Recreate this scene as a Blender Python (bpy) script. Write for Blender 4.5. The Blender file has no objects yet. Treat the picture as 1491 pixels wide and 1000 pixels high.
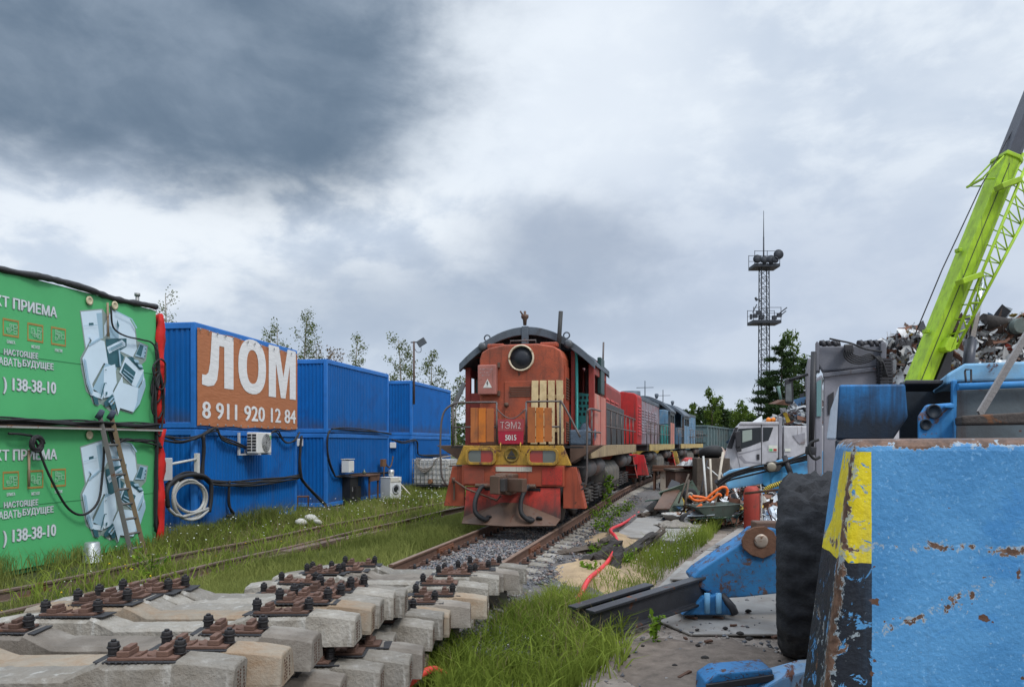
import bpy, bmesh, math, random
import numpy as np
from mathutils import Vector, Matrix, noise as mnoise
random.seed(7); rng = np.random.default_rng(7)
PI = math.pi; R = math.radians
S = bpy.context.scene
COL = S.collection
F, HOR, CX, EYE = 1100.0, 645.0, 745.5, 2.2      # focal length in photo pixels, horizon row, centre column, eye height

# ------------------------------------------------------------------ camera, sky, sun, exposure
cam_d = bpy.data.cameras.new('camera'); cam = bpy.data.objects.new('camera', cam_d); COL.objects.link(cam)
cam.location = (0, 0, EYE); cam.rotation_euler = (R(90), 0, 0)
cam_d.sensor_width = 36; cam_d.lens = 36*F/1491; cam_d.shift_y = (HOR-500)/1491
cam_d.clip_start = 0.1; cam_d.clip_end = 3000
S.camera = cam
S.view_settings.view_transform = 'Standard'; S.view_settings.look = 'None'
S.view_settings.exposure = 0.18; S.view_settings.gamma = 1
S.cycles.max_bounces = 6; S.cycles.transparent_max_bounces = 8

SUN_EL, SUN_AZ = R(48), R(140)                    # azimuth clockwise from +Y (north)
sun_d = bpy.data.lights.new('sun', 'SUN'); sun = bpy.data.objects.new('sun', sun_d); COL.objects.link(sun)
sun_d.energy = 1.5; sun_d.angle = R(14); sun_d.color = (1.0, 0.955, 0.89)
_d = Vector((math.sin(SUN_AZ)*math.cos(SUN_EL), math.cos(SUN_AZ)*math.cos(SUN_EL), math.sin(SUN_EL)))
sun.rotation_euler = _d.to_track_quat('Z', 'Y').to_euler()

def build_world():
    w = bpy.data.worlds.new('World'); S.world = w; w.use_nodes = True
    nt = w.node_tree; N = nt.nodes; L = nt.links; N.clear()
    def n(t, **k):
        x = N.new(t)
        for a, b in k.items(): setattr(x, a, b)
        return x
    def val(x, s):
        if isinstance(x, (int, float)): s.default_value = x
        else: L.new(x, s)
    def m(op, a, b=None, c=None, clamp=False):
        x = n('ShaderNodeMath', operation=op, use_clamp=clamp); val(a, x.inputs[0])
        if b is not None: val(b, x.inputs[1])
        if c is not None: val(c, x.inputs[2])
        return x.outputs[0]
    def sm(v, a, b):
        x = n('ShaderNodeMapRange', interpolation_type='SMOOTHERSTEP'); L.new(v, x.inputs[0])
        x.inputs[1].default_value = a; x.inputs[2].default_value = b; return x.outputs[0]
    def mix(fac, a, b):
        x = n('ShaderNodeMix', data_type='RGBA'); val(fac, x.inputs[0])
        for s, q in ((x.inputs[6], a), (x.inputs[7], b)):
            if isinstance(q, tuple): s.default_value = (*q, 1)
            else: L.new(q, s)
        return x.outputs[2]
    tc = n('ShaderNodeTexCoord'); sp = n('ShaderNodeSeparateXYZ'); L.new(tc.outputs['Generated'], sp.inputs[0])
    x, y, z = sp.outputs
    # a flat cloud deck overhead: the direction meets it at (x, y)/(z+k)
    zz = m('MAXIMUM', z, 0.0); dn = m('ADD', zz, 0.16)
    px, py = m('DIVIDE', x, dn), m('DIVIDE', y, dn)
    cb = n('ShaderNodeCombineXYZ'); L.new(px, cb.inputs[0]); L.new(py, cb.inputs[1])
    def noise(scale, detail, rough=0.55, dist=0.0, off=(0, 0, 0), src=None):
        mp = n('ShaderNodeMapping'); mp.inputs['Location'].default_value = off; L.new(src or cb.outputs[0], mp.inputs[0])
        t = n('ShaderNodeTexNoise'); t.inputs['Scale'].default_value = scale; t.inputs['Detail'].default_value = detail
        t.inputs['Roughness'].default_value = rough; t.inputs['Distortion'].default_value = dist
        L.new(mp.outputs[0], t.inputs['Vector']); return t.outputs['Fac']
    st = n('ShaderNodeMapping'); st.inputs['Scale'].default_value = (1, 1, 1.8); L.new(tc.outputs['Generated'], st.inputs[0]); iso = st.outputs[0]
    n1 = noise(2.2, 8, 0.55, 0.5, (3.1, 1.7, 0), iso); n2 = noise(5.0, 10, 0.55, 0.35, (0.4, 5.2, 1), iso); n3 = noise(12, 9, 0.57, 0.2, (1.4, 2.2, 3), iso)
    # bearing and climb of the view direction, for the places of the big clouds
    yy = m('MAXIMUM', y, 0.12); u = m('DIVIDE', x, yy); v = m('DIVIDE', z, yy)
    wob = m('MULTIPLY', m('SUBTRACT', n2, 0.5), 0.55); wob2 = m('MULTIPLY', m('SUBTRACT', n3, 0.5), 0.29)
    def blob(cu, cv, ru, rv, soft0, soft1, k=1.0):
        a = m('POWER', m('ABSOLUTE', m('DIVIDE', m('SUBTRACT', u, cu), ru)), 2.0)
        b = m('POWER', m('ABSOLUTE', m('DIVIDE', m('SUBTRACT', v, cv), rv)), 2.0)
        d = m('ADD', m('SQRT', m('ADD', a, b)), m('MULTIPLY', m('ADD', wob, wob2), k))
        return m('SUBTRACT', 1.0, sm(d, soft0, soft1))
    front = sm(y, 0.05, 0.3)
    base = mix(sm(m('ADD', m('MULTIPLY', n1, 0.55), m('MULTIPLY', n2, 0.45)), 0.36, 0.62), (0.53, 0.61, 0.725), (0.66, 0.73, 0.82))
    c = mix(m('MULTIPLY', sm(m('ADD', m('MULTIPLY', n2, 0.55), m('MULTIPLY', n3, 0.45)), 0.45, 0.62), 0.6), base, (0.80, 0.86, 0.92))
    # lit band of torn cloud under the dark bank
    c = mix(m('MULTIPLY', m('MULTIPLY', blob(-0.35, 0.27, 0.62, 0.13, 0.4, 1.2, 1.2), sm(m('ADD', m('MULTIPLY', n2, 0.5), m('MULTIPLY', n3, 0.5)), 0.40, 0.60)), 0.85), c, (0.80, 0.85, 0.90))
    c = mix(m('MULTIPLY', blob(0.08, 0.52, 0.22, 0.34, 0.1, 1.5, 0.9), 0.75), c, (0.79, 0.85, 0.92))
    # grey-blue lower right, near-even
    c = mix(m('MULTIPLY', blob(0.45, 0.16, 0.55, 0.22, 0.2, 1.35, 0.4), 0.7), c, (0.46, 0.53, 0.655))
    c = mix(m('MULTIPLY', blob(0.07, 0.26, 0.20, 0.09, 0.1, 1.25, 1.5), 0.75), c, (0.29, 0.355, 0.465))
    c = mix(m('MULTIPLY', blob(-0.10, 0.18, 0.36, 0.085, 0.1, 1.4, 1.6), 0.75), c, (0.34, 0.41, 0.52))
    streak = m('MULTIPLY', blob(0.2, 0.085, 0.2, 0.018, 0.2, 1.5, 1.6), 0.6)
    c = mix(streak, c, (0.33, 0.41, 0.53))
    # the dark rain cloud up left
    dk = m('MAXIMUM', blob(-0.56, 0.57, 0.62, 0.25, 0.50, 1.10, 0.8), blob(-0.33, 0.47, 0.34, 0.205, 0.35, 1.12, 0.95))
    dcol = mix(sm(m('ADD', m('ADD', m('MULTIPLY', n1, 0.45), m('MULTIPLY', n2, 0.40)), m('MULTIPLY', n3, 0.15)), 0.36, 0.64), (0.095, 0.145, 0.21), (0.22, 0.285, 0.37))
    c = mix(m('MULTIPLY', m('MULTIPLY', dk, front), 0.93), c, dcol)
    # pale haze at the foot of the sky
    c = mix(m('MULTIPLY', m('SUBTRACT', 1.0, sm(z, -0.02, 0.10)), 0.5), c, (0.56, 0.64, 0.73))
    # an overcast sky is about two to three times brighter overhead than low down
    up = m('ADD', 1.0, m('MULTIPLY', sm(z, 0.52, 0.95), 2.0))
    sky = n('ShaderNodeTexSky', sky_type='NISHITA', sun_disc=False); sky.sun_elevation = SUN_EL; sky.sun_rotation = SUN_AZ
    b1 = n('ShaderNodeBackground'); L.new(sky.outputs[0], b1.inputs[0]); b1.inputs[1].default_value = 0.08
    b2 = n('ShaderNodeBackground'); L.new(c, b2.inputs[0]); L.new(up, b2.inputs[1])
    ms = n('ShaderNodeMixShader'); ms.inputs[0].default_value = 0.94; L.new(b1.outputs[0], ms.inputs[1]); L.new(b2.outputs[0], ms.inputs[2])
    o = n('ShaderNodeOutputWorld'); L.new(ms.outputs[0], o.inputs[0])
build_world()

# ------------------------------------------------------------------ measuring helpers (photo pixel at a known distance -> metres)
def P(px, py, Y): return Vector(((px-CX)/F*Y, Y, EYE-(py-HOR)/F*Y))
def G(px, py, z=0.0):
    Y = F*(EYE-z)/(py-HOR); return Vector(((px-CX)/F*Y, Y, z))

# ------------------------------------------------------------------ materials
MATS = {}
def mat(name, col, rough=0.6, metal=0.0, var=0.18, scale=2.5, rust=0.0, rustcol=(0.10, 0.045, 0.022), rscale=3.0, bump=0.15, bscale=40,
        rnd=0.0, rndcol=None, streak=0.0, streakcol=(0.05, 0.045, 0.04), dirt=0.0, dirtcol=(0.16, 0.14, 0.11), spec=0.4, trans=0.0, ssc=1.0, zdirt=None, dscale=1.1, scratch=None):
    if name in MATS: return MATS[name]
    m = bpy.data.materials.new(name); m.use_nodes = True; nt = m.node_tree; N = nt.nodes; L = nt.links
    b = N['Principled BSDF']; b.inputs['Specular IOR Level'].default_value = spec
    tc = N.new('ShaderNodeTexCoord'); oc = tc.outputs['Object']
    def noise(sc, det=6, rg=0.6, dist=0.0, vec=None, scl=None):
        t = N.new('ShaderNodeTexNoise'); t.inputs['Scale'].default_value = sc; t.inputs['Detail'].default_value = det
        t.inputs['Roughness'].default_value = rg; t.inputs['Distortion'].default_value = dist
        if scl:
            mp = N.new('ShaderNodeMapping'); mp.inputs['Scale'].default_value = scl; L.new(oc, mp.inputs[0]); L.new(mp.outputs[0], t.inputs['Vector'])
        else: L.new(vec or oc, t.inputs['Vector'])
        return t.outputs['Fac']
    def ramp(v, a, b_):
        x = N.new('ShaderNodeMapRange'); x.interpolation_type = 'SMOOTHSTEP'; L.new(v, x.inputs[0]); x.inputs[1].default_value = a; x.inputs[2].default_value = b_; return x.outputs[0]
    def mix(fac, a, b_, k=1.0):
        if k != 1.0:
            q = N.new('ShaderNodeMath'); q.operation = 'MULTIPLY'; L.new(fac, q.inputs[0]); q.inputs[1].default_value = k; fac = q.outputs[0]
        x = N.new('ShaderNodeMix'); x.data_type = 'RGBA'; L.new(fac, x.inputs[0])
        for s, c in ((x.inputs[6], a), (x.inputs[7], b_)):
            if isinstance(c, tuple): s.default_value = (*c, 1)
            else: L.new(c, s)
        return x.outputs[2]
    c = tuple(col)
    if rnd:
        oi = N.new('ShaderNodeObjectInfo')
        c = mix(oi.outputs['Random'], tuple(v*(1-rnd) for v in col), rndcol or tuple(min(1, v*(1+rnd)) for v in col))
    if var:
        hi, lo = N.new('ShaderNodeMix'), None
        nz = noise(scale, 8, 0.62, 0.3)
        f = N.new('ShaderNodeMapRange'); L.new(nz, f.inputs[0]); f.inputs[1].default_value = 0.3; f.inputs[2].default_value = 0.7
        f.inputs[3].default_value = 1-var; f.inputs[4].default_value = 1+var*0.7
        x = hi; x.data_type = 'RGBA'; x.blend_type = 'MULTIPLY'; x.inputs[0].default_value = 1
        if isinstance(c, tuple): x.inputs[6].default_value = (*c, 1)
        else: L.new(c, x.inputs[6])
        L.new(f.outputs[0], x.inputs[7]); c = x.outputs[2]
    ro = rough
    if dirt: c = mix(ramp(noise(dscale, 9, 0.68, 0.6), 0.60-dirt*0.35, 0.72), c, dirtcol, 0.75)
    if streak: c = mix(ramp(noise(1.0, 7, 0.6, 0.2, None, (9*ssc, 9*ssc, 0.55*ssc)), 0.62-streak*0.25, 0.74), c, streakcol, 0.7)
    if zdirt:      # splashed mud along the foot: (height, colour)
        sp = N.new('ShaderNodeSeparateXYZ'); L.new(oc, sp.inputs[0]); ad = N.new('ShaderNodeMath'); ad.operation = 'ADD'; zz = N.new('ShaderNodeMath'); zz.operation = 'SUBTRACT'; L.new(sp.outputs[2], zz.inputs[0]); zz.inputs[1].default_value = zdirt[2] if len(zdirt) > 2 else 0.0; L.new(zz.outputs[0], ad.inputs[0])
        q = N.new('ShaderNodeMath'); q.operation = 'MULTIPLY'; L.new(noise(3, 6) if len(zdirt) < 3 else noise(1, 8, .65, .3, None, (14, 14, 3)), q.inputs[0]); q.inputs[1].default_value = -zdirt[0]*1.5; L.new(q.outputs[0], ad.inputs[1])
        x = N.new('ShaderNodeMapRange'); L.new(ad.outputs[0], x.inputs[0]); x.inputs[1].default_value = zdirt[0]*0.4; x.inputs[2].default_value = -zdirt[0]*0.7
        c = mix(x.outputs[0], c, zdirt[1], 0.7 if len(zdirt) < 3 else 0.95)
    if scratch:    # (density, colour): thin ragged scrape lines
        for sc, off in ((scratch[0], 0), (scratch[0]*1.9, 1)):
            nz_ = noise(sc, 5, 0.6, 1.5, None, (1, 1, 1.0+off)); ab = N.new('ShaderNodeMath'); ab.operation = 'SUBTRACT'; L.new(nz_, ab.inputs[0]); ab.inputs[1].default_value = .5
            a2 = N.new('ShaderNodeMath'); a2.operation = 'ABSOLUTE'; L.new(ab.outputs[0], a2.inputs[0]); gate = ramp(noise(sc*.7, 4), .45, .55)
            ln = N.new('ShaderNodeMapRange'); L.new(a2.outputs[0], ln.inputs[0]); ln.inputs[1].default_value = .014; ln.inputs[2].default_value = .005
            g2 = N.new('ShaderNodeMath'); g2.operation = 'MULTIPLY'; L.new(ln.outputs[0], g2.inputs[0]); L.new(gate, g2.inputs[1]); c = mix(g2.outputs[0], c, scratch[1], .85)
    if rust:
        rf = ramp(noise(rscale, 12, 0.68, 0.8), 0.68-rust*0.3, 0.72-rust*0.26)
        rc = mix(noise(rscale*5, 4), rustcol, tuple(v*2.0 for v in rustcol))
        c = mix(rf, c, rc)
        x = N.new('ShaderNodeMapRange'); L.new(rf, x.inputs[0]); x.inputs[3].default_value = rough; x.inputs[4].default_value = 0.92; L.new(x.outputs[0], b.inputs['Roughness'])
    else:
        b.inputs['Roughness'].default_value = rough
    if isinstance(c, tuple): b.inputs['Base Color'].default_value = (*c, 1)
    else: L.new(c, b.inputs['Base Color'])
    b.inputs['Metallic'].default_value = metal
    if trans: b.inputs['Transmission Weight'].default_value = trans
    if bump:
        bp = N.new('ShaderNodeBump'); bp.inputs['Strength'].default_value = bump; bp.inputs['Distance'].default_value = 0.02
        L.new(noise(bscale, 6, 0.65), bp.inputs['Height']); L.new(bp.outputs[0], b.inputs['Normal'])
    MATS[name] = m; return m

def leafmat(name, c0, c1, tr=0.35):
    if name in MATS: return MATS[name]
    m = bpy.data.materials.new(name); m.use_nodes = True; nt = m.node_tree; N = nt.nodes; L = nt.links
    N.remove(N['Principled BSDF'])
    at = N.new('ShaderNodeAttribute'); at.attribute_name = 'tone'
    x = N.new('ShaderNodeMix'); x.data_type = 'RGBA'; L.new(at.outputs['Fac'], x.inputs[0]); x.inputs[6].default_value = (*c0, 1); x.inputs[7].default_value = (*c1, 1)
    d = N.new('ShaderNodeBsdfDiffuse'); t = N.new('ShaderNodeBsdfTranslucent'); ms = N.new('ShaderNodeMixShader'); ms.inputs[0].default_value = tr
    L.new(x.outputs[2], d.inputs[0]); L.new(x.outputs[2], t.inputs[0]); L.new(d.outputs[0], ms.inputs[1]); L.new(t.outputs[0], ms.inputs[2])
    L.new(ms.outputs[0], N['Material Output'].inputs[0]); MATS[name] = m; return m

def glassmat(name, col, rough=0.08):
    return mat(name, col, rough, 0.0, 0.1, 1.0, bump=0, spec=0.9)

# ------------------------------------------------------------------ mesh builder
class MB:
    def __init__(s): s.v = []; s.f = []; s.m = []; s.sm = []
    def add(s, vs, fs, mi=0, smooth=False):
        o = len(s.v); s.v += [tuple(q) for q in vs]
        for q in fs: s.f.append([o+i for i in q]); s.m.append(mi); s.sm.append(smooth)
        return s
    def box(s, x0, x1, y0, y1, z0, z1, mi=0):
        vs = [(x0,y0,z0),(x1,y0,z0),(x1,y1,z0),(x0,y1,z0),(x0,y0,z1),(x1,y0,z1),(x1,y1,z1),(x0,y1,z1)]
        return s.add(vs, [(0,3,2,1),(4,5,6,7),(0,1,5,4),(1,2,6,5),(2,3,7,6),(3,0,4,7)], mi)
    def cbox(s, c, size, mi=0, rot=None):
        c = Vector(c); a, b, d = (q/2 for q in size); vs = []
        for z in (-d, d):
            for x, y in ((-a,-b),(a,-b),(a,b),(-a,b)):
                p = Vector((x, y, z)); p = (rot @ p if rot else p) + c; vs.append(p)
        return s.add(vs, [(0,3,2,1),(4,5,6,7),(0,1,5,4),(1,2,6,5),(2,3,7,6),(3,0,4,7)], mi)
    def bar(s, p0, p1, w, h=None, mi=0, up=(0,0,1)):
        p0, p1 = Vector(p0), Vector(p1); h = h or w; d = (p1-p0).normalized(); up = Vector(up)
        if abs(d.dot(up)) > 0.98: up = Vector((0,1,0))
        r = d.cross(up).normalized()*w/2; t = r.cross(d).normalized()*h/2
        vs = [p+a for p in (p0, p1) for a in (-r-t, r-t, r+t, -r+t)]
        return s.add(vs, [(0,1,2,3),(7,6,5,4),(0,4,5,1),(1,5,6,2),(2,6,7,3),(3,7,4,0)], mi)
    def tube(s, pts, r, n=8, mi=0, closed=False, rad=None):
        pts = [Vector(p) for p in pts]; N = len(pts); vs = []; prev = None
        for i, p in enumerate(pts):
            a = pts[(i-1) % N] if (closed or i) else p; b = pts[(i+1) % N] if (closed or i < N-1) else p
            d = (b-a)
            d = d.normalized() if d.length > 1e-9 else Vector((0,0,1))
            if prev is None:
                u = Vector((0,0,1)) if abs(d.z) < 0.9 else Vector((1,0,0)); x = d.cross(u).normalized()
            else:
                x = prev - d*prev.dot(d); x = x.normalized() if x.length > 1e-6 else d.orthogonal().normalized()
            prev = x; y = d.cross(x); rr = rad[i] if rad else r
            vs += [p + x*math.cos(2*PI*k/n)*rr + y*math.sin(2*PI*k/n)*rr for k in range(n)]
        fs = []
        for i in range(N if closed else N-1):
            j = (i+1) % N
            fs += [(i*n+k, i*n+(k+1) % n, j*n+(k+1) % n, j*n+k) for k in range(n)]
        s.add(vs, fs, mi, True)
        if not closed:
            o = len(s.v)-len(vs)
            s.f.append([o+k for k in range(n)][::-1]); s.f.append([o+(N-1)*n+k for k in range(n)]); s.m += [mi, mi]; s.sm += [False, False]
        return s
    def cyl(s, p0, p1, r0, r1=None, n=16, mi=0):
        return s.tube([p0, p1], r0, n, mi, rad=[r0, r0 if r1 is None else r1])
    def lathe(s, prof, o=(0,0,0), axis='z', n=20, mi=0):
        o = Vector(o); vs = []
        for r, h in prof:
            for k in range(n):
                a = 2*PI*k/n; c, q = r*math.cos(a), r*math.sin(a)
                vs.append(o + (Vector((c,q,h)) if axis == 'z' else Vector((h,c,q)) if axis == 'x' else Vector((q,h,c))))
        fs = [(i*n+k, i*n+(k+1) % n, (i+1)*n+(k+1) % n, (i+1)*n+k) for i in range(len(prof)-1) for k in range(n)]
        s.add(vs, fs, mi, True); o_ = len(s.v)-len(vs)
        s.f.append([o_+k for k in range(n)][::-1]); s.f.append([o_+(len(prof)-1)*n+k for k in range(n)]); s.m += [mi, mi]; s.sm += [False, False]
        return s
    def prism(s, pts, d, mi=0):
        """pts: planar outline in 3D; swept along vector d"""
        pts = [Vector(p) for p in pts]; d = Vector(d); n = len(pts)
        return s.add(pts + [p+d for p in pts], [tuple(range(n))[::-1], tuple(range(n, 2*n))] + [(i, (i+1) % n, n+(i+1) % n, n+i) for i in range(n)], mi)
    def xz(s, pts, y0, y1, mi=0): return s.prism([(a, y0, b) for a, b in pts], (0, y1-y0, 0), mi)
    def yz(s, pts, x0, x1, mi=0): return s.prism([(x0, a, b) for a, b in pts], (x1-x0, 0, 0), mi)
    def xy(s, pts, z0, z1, mi=0): return s.prism([(a, b, z0) for a, b in pts], (0, 0, z1-z0), mi)
    def build(s, name, mats, parent=None, bevel=0.0, seg=2, recalc=True):
        me = bpy.data.meshes.new(name)
        me.from_pydata(s.v, [], s.f)
        for q in (mats if isinstance(mats, (list, tuple)) else [mats]): me.materials.append(q)
        me.polygons.foreach_set('material_index', s.m); me.polygons.foreach_set('use_smooth', s.sm)
        if recalc:
            bm = bmesh.new(); bm.from_mesh(me); bmesh.ops.recalc_face_normals(bm, faces=bm.faces); bm.to_mesh(me); bm.free()
        me.update()
        o = bpy.data.objects.new(name, me); COL.objects.link(o)
        if parent: o.parent = parent
        if bevel:
            b = o.modifiers.new('bevel', 'BEVEL'); b.width = bevel; b.segments = seg; b.limit_method = 'ANGLE'; b.angle_limit = R(35)
            b.harden_normals = False
        return o

def npmesh(name, verts, faces, mats, parent=None, tone=None, mi=None, smooth=False):
    """verts (n,3), faces (m,k) arrays with equal k"""
    me = bpy.data.meshes.new(name); n, (m, k) = len(verts), faces.shape
    me.vertices.add(n); me.vertices.foreach_set('co', np.asarray(verts, np.float32).ravel())
    me.loops.add(m*k); me.loops.foreach_set('vertex_index', faces.astype(np.int32).ravel())
    me.polygons.add(m); me.polygons.foreach_set('loop_start', np.arange(0, m*k, k, dtype=np.int32)); me.polygons.foreach_set('loop_total', np.full(m, k, np.int32))
    for q in (mats if isinstance(mats, (list, tuple)) else [mats]): me.materials.append(q)
    if mi is not None: me.polygons.foreach_set('material_index', np.asarray(mi, np.int32))
    if smooth: me.polygons.foreach_set('use_smooth', np.ones(m, bool))
    me.update(calc_edges=True)
    if tone is not None:
        a = me.attributes.new('tone', 'FLOAT', 'POINT'); a.data.foreach_set('value', np.asarray(tone, np.float32))
    o = bpy.data.objects.new(name, me); COL.objects.link(o)
    if parent: o.parent = parent
    return o

def tag(o, label=None, cat=None, group=None, kind=None):
    if label: o['label'] = label
    if cat: o['category'] = cat
    if group: o['group'] = group
    if kind: o['kind'] = kind
    return o
def thing(name, label, cat, loc=(0,0,0), rotz=0.0, group=None, rot=None):
    o = bpy.data.objects.new(name, None); COL.objects.link(o); o.empty_display_size = 0.2
    o.location = loc; o.rotation_euler = rot or (0, 0, rotz)
    return tag(o, label, cat, group)
def dup(root, loc=None, rotz=None, label=None, skip=None):
    kids = {}
    for o in bpy.data.objects:
        if o.parent: kids.setdefault(o.parent.name, []).append(o)
    def rec(o, par):
        c = o.copy(); COL.objects.link(c)
        if par: c.parent = par
        for q in kids.get(o.name, []):
            if skip and q.name.startswith(skip) and random.random() < .16: continue
            k = rec(q, c)
            if skip and q.name.startswith('rail_plate'): k.location = (random.uniform(-.02, .02), random.uniform(-.012, .012), random.uniform(0, .006)); k.rotation_euler = (0, random.uniform(-.012, .012), random.uniform(-.012, .012))
        return c
    r = rec(root, None)
    if loc is not None: r.location = loc
    if rotz is not None: r.rotation_euler = (0, 0, rotz)
    if label: r['label'] = label
    return r

def text(s, name, m, parent, width, height, origin, right=(1,0,0), up=(0,0,1), bold=0.02, depth=0.004, spacing=1.0):
    """lettering: a mesh of the words, width x height metres, its lower-left at origin in the parent's axes"""
    cu = bpy.data.curves.new(name, 'FONT'); cu.body = s; cu.size = 1; cu.offset = min(bold, 0); cu.extrude = 0; cu.space_character = spacing; cu.resolution_u = 3
    t = bpy.data.objects.new(name, cu); COL.objects.link(t)
    dg = bpy.context.evaluated_depsgraph_get(); me = bpy.data.meshes.new_from_object(t.evaluated_get(dg))
    bpy.data.objects.remove(t); bpy.data.curves.remove(cu)
    co = np.empty(len(me.vertices)*3, np.float32); me.vertices.foreach_get('co', co); co = co.reshape(-1, 3)
    if bold > 0:       # heavier strokes: the outline again a little to each side, each copy a hair in front of the last
        bmx = bmesh.new(); rep = [(-bold, 0), (bold, 0), (-bold*.5, bold*.4), (bold*.5, -bold*.4), (0, 0)]
        for k, (sx, sy) in enumerate(rep):
            n0 = len(bmx.verts); bmx.from_mesh(me); bmx.verts.ensure_lookup_table()
            for q in bmx.verts[n0:]: q.co.x += sx; q.co.y += sy; q.co.z += k*.0008
        me2 = bpy.data.meshes.new(name); bmx.to_mesh(me2); bmx.free(); bpy.data.meshes.remove(me); me = me2
        co = np.empty(len(me.vertices)*3, np.float32); me.vertices.foreach_get('co', co); co = co.reshape(-1, 3)
    lo, hi = co.min(0), co.max(0); u = (co[:, 0]-lo[0])/(hi[0]-lo[0])*width; v = (co[:, 1]-lo[1])/(hi[1]-lo[1])*height
    rt, upv = np.array(Vector(right).normalized()), np.array(Vector(up).normalized()); nrm = np.cross(rt, upv)
    w = np.array(origin)[None]+u[:, None]*rt+v[:, None]*upv+nrm[None]*(depth+co[:, 2:3])
    me.vertices.foreach_set('co', w.astype(np.float32).ravel()); me.materials.clear(); me.materials.append(m); me.update(); me.name = name
    o = bpy.data.objects.new(name, me); COL.objects.link(o)
    if parent: o.parent = parent
    return o

def smooth_path(pts, k=6):
    pts = [Vector(p) for p in pts]; out = []
    for i in range(len(pts)-1):
        p0, p1, p2, p3 = pts[max(i-1, 0)], pts[i], pts[i+1], pts[min(i+2, len(pts)-1)]
        for j in range(k):
            t = j/k
            out.append(0.5*((2*p1)+(p2-p0)*t+(2*p0-5*p1+4*p2-p3)*t*t+(3*p1-p0-3*p2+p3)*t*t*t))
    return out+[pts[-1]]
# ------------------------------------------------------------------ ground, track
def TC(y): return -3.86+0.245*y+0.0022*max(0.0, y-26)**2           # track centre line
def TD(y): return Vector((0.245+0.0044*max(0.0, y-26), 1, 0)).normalized()
def fbm(x, y, s=1.0): return mnoise.fractal(Vector((x*s, y*s, 0.3)), 0.6, 2.0, 4)

def ground_material():
    m = bpy.data.materials.new('soil'); m.use_nodes = True; nt = m.node_tree; N = nt.nodes; L = nt.links; b = N['Principled BSDF']
    ge = N.new('ShaderNodeNewGeometry'); sp = N.new('ShaderNodeSeparateXYZ'); L.new(ge.outputs['Position'], sp.inputs[0])
    def noise(sc, det=8, rg=0.65, dist=0.0):
        t = N.new('ShaderNodeTexNoise'); t.inputs['Scale'].default_value = sc; t.inputs['Detail'].default_value = det; t.inputs['Roughness'].default_value = rg
        t.inputs['Distortion'].default_value = dist; L.new(ge.outputs['Position'], t.inputs['Vector']); return t.outputs['Fac']
    def rmp(v, a, c):
        x = N.new('ShaderNodeMapRange'); x.interpolation_type = 'SMOOTHSTEP'; L.new(v, x.inputs[0]); x.inputs[1].default_value = a; x.inputs[2].default_value = c; return x.outputs[0]
    def mix(f, a, c):
        x = N.new('ShaderNodeMix'); x.data_type = 'RGBA'; L.new(f, x.inputs[0])
        for s, q in ((x.inputs[6], a), (x.inputs[7], c)):
            if isinstance(q, tuple): s.default_value = (*q, 1)
            else: L.new(q, s)
        return x.outputs[2]
    dirt = mix(rmp(noise(1.3), 0.35, 0.65), (0.19, 0.155, 0.13), (0.31, 0.265, 0.23))
    dirt = mix(rmp(noise(14, 6), 0.56, 0.66), dirt, (0.09, 0.075, 0.065))
    dirt = mix(rmp(noise(30, 4), 0.62, 0.7), dirt, (0.30, 0.28, 0.26))
    turf = mix(rmp(noise(2.2), 0.4, 0.65), (0.035, 0.05, 0.015), (0.09, 0.085, 0.045))
    q = N.new('ShaderNodeMath'); q.operation = 'MULTIPLY_ADD'; L.new(sp.outputs[1], q.inputs[0]); q.inputs[1].default_value = -0.25; L.new(sp.outputs[0], q.inputs[2])
    w = N.new('ShaderNodeMath'); w.operation = 'MULTIPLY_ADD'; L.new(noise(0.8), w.inputs[0]); w.inputs[1].default_value = 1.6; L.new(q.outputs[0], w.inputs[2])
    c = mix(rmp(w.outputs[0], -4.4, -3.6), turf, dirt)
    L.new(c, b.inputs['Base Color']); b.inputs['Roughness'].default_value = 0.95; b.inputs['Specular IOR Level'].default_value = 0.2
    bp = N.new('ShaderNodeBump'); bp.inputs['Strength'].default_value = 0.7; bp.inputs['Distance'].default_value = 0.03
    L.new(noise(22, 8, 0.7), bp.inputs['Height']); L.new(bp.outputs[0], b.inputs['Normal']); return m

def ground():
    def axis(lo, hi, near, step):
        a = list(np.arange(-near[0], near[1]+1e-6, step)); s = step
        while a[-1] < hi: s *= 1.35; a.append(a[-1]+s)
        s = step
        while a[0] > -lo: s *= 1.35; a.insert(0, a[0]-s)
        return np.array(a)
    xs, ys = axis(900, 900, (12, 14), 0.4), axis(60, 1600, (-2, 36), 0.4)
    X, Y = np.meshgrid(xs, ys); Z = np.zeros_like(X)
    for i in range(X.shape[0]):
        for j in range(X.shape[1]):
            if abs(X[i, j]) < 30 and Y[i, j] < 60: Z[i, j] = 0.05*fbm(X[i, j], Y[i, j], 0.5)-0.02
    nx = len(xs); idx = np.arange(X.size).reshape(X.shape)
    f = np.stack([idx[:-1, :-1], idx[:-1, 1:], idx[1:, 1:], idx[1:, :-1]], -1).reshape(-1, 4)
    o = npmesh('ground', np.stack([X, Y, Z], -1).reshape(-1, 3), f, ground_material(), smooth=True)
    tag(o, 'bare earth and turf of the scrap yard', 'ground', kind='structure')
ground()

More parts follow.
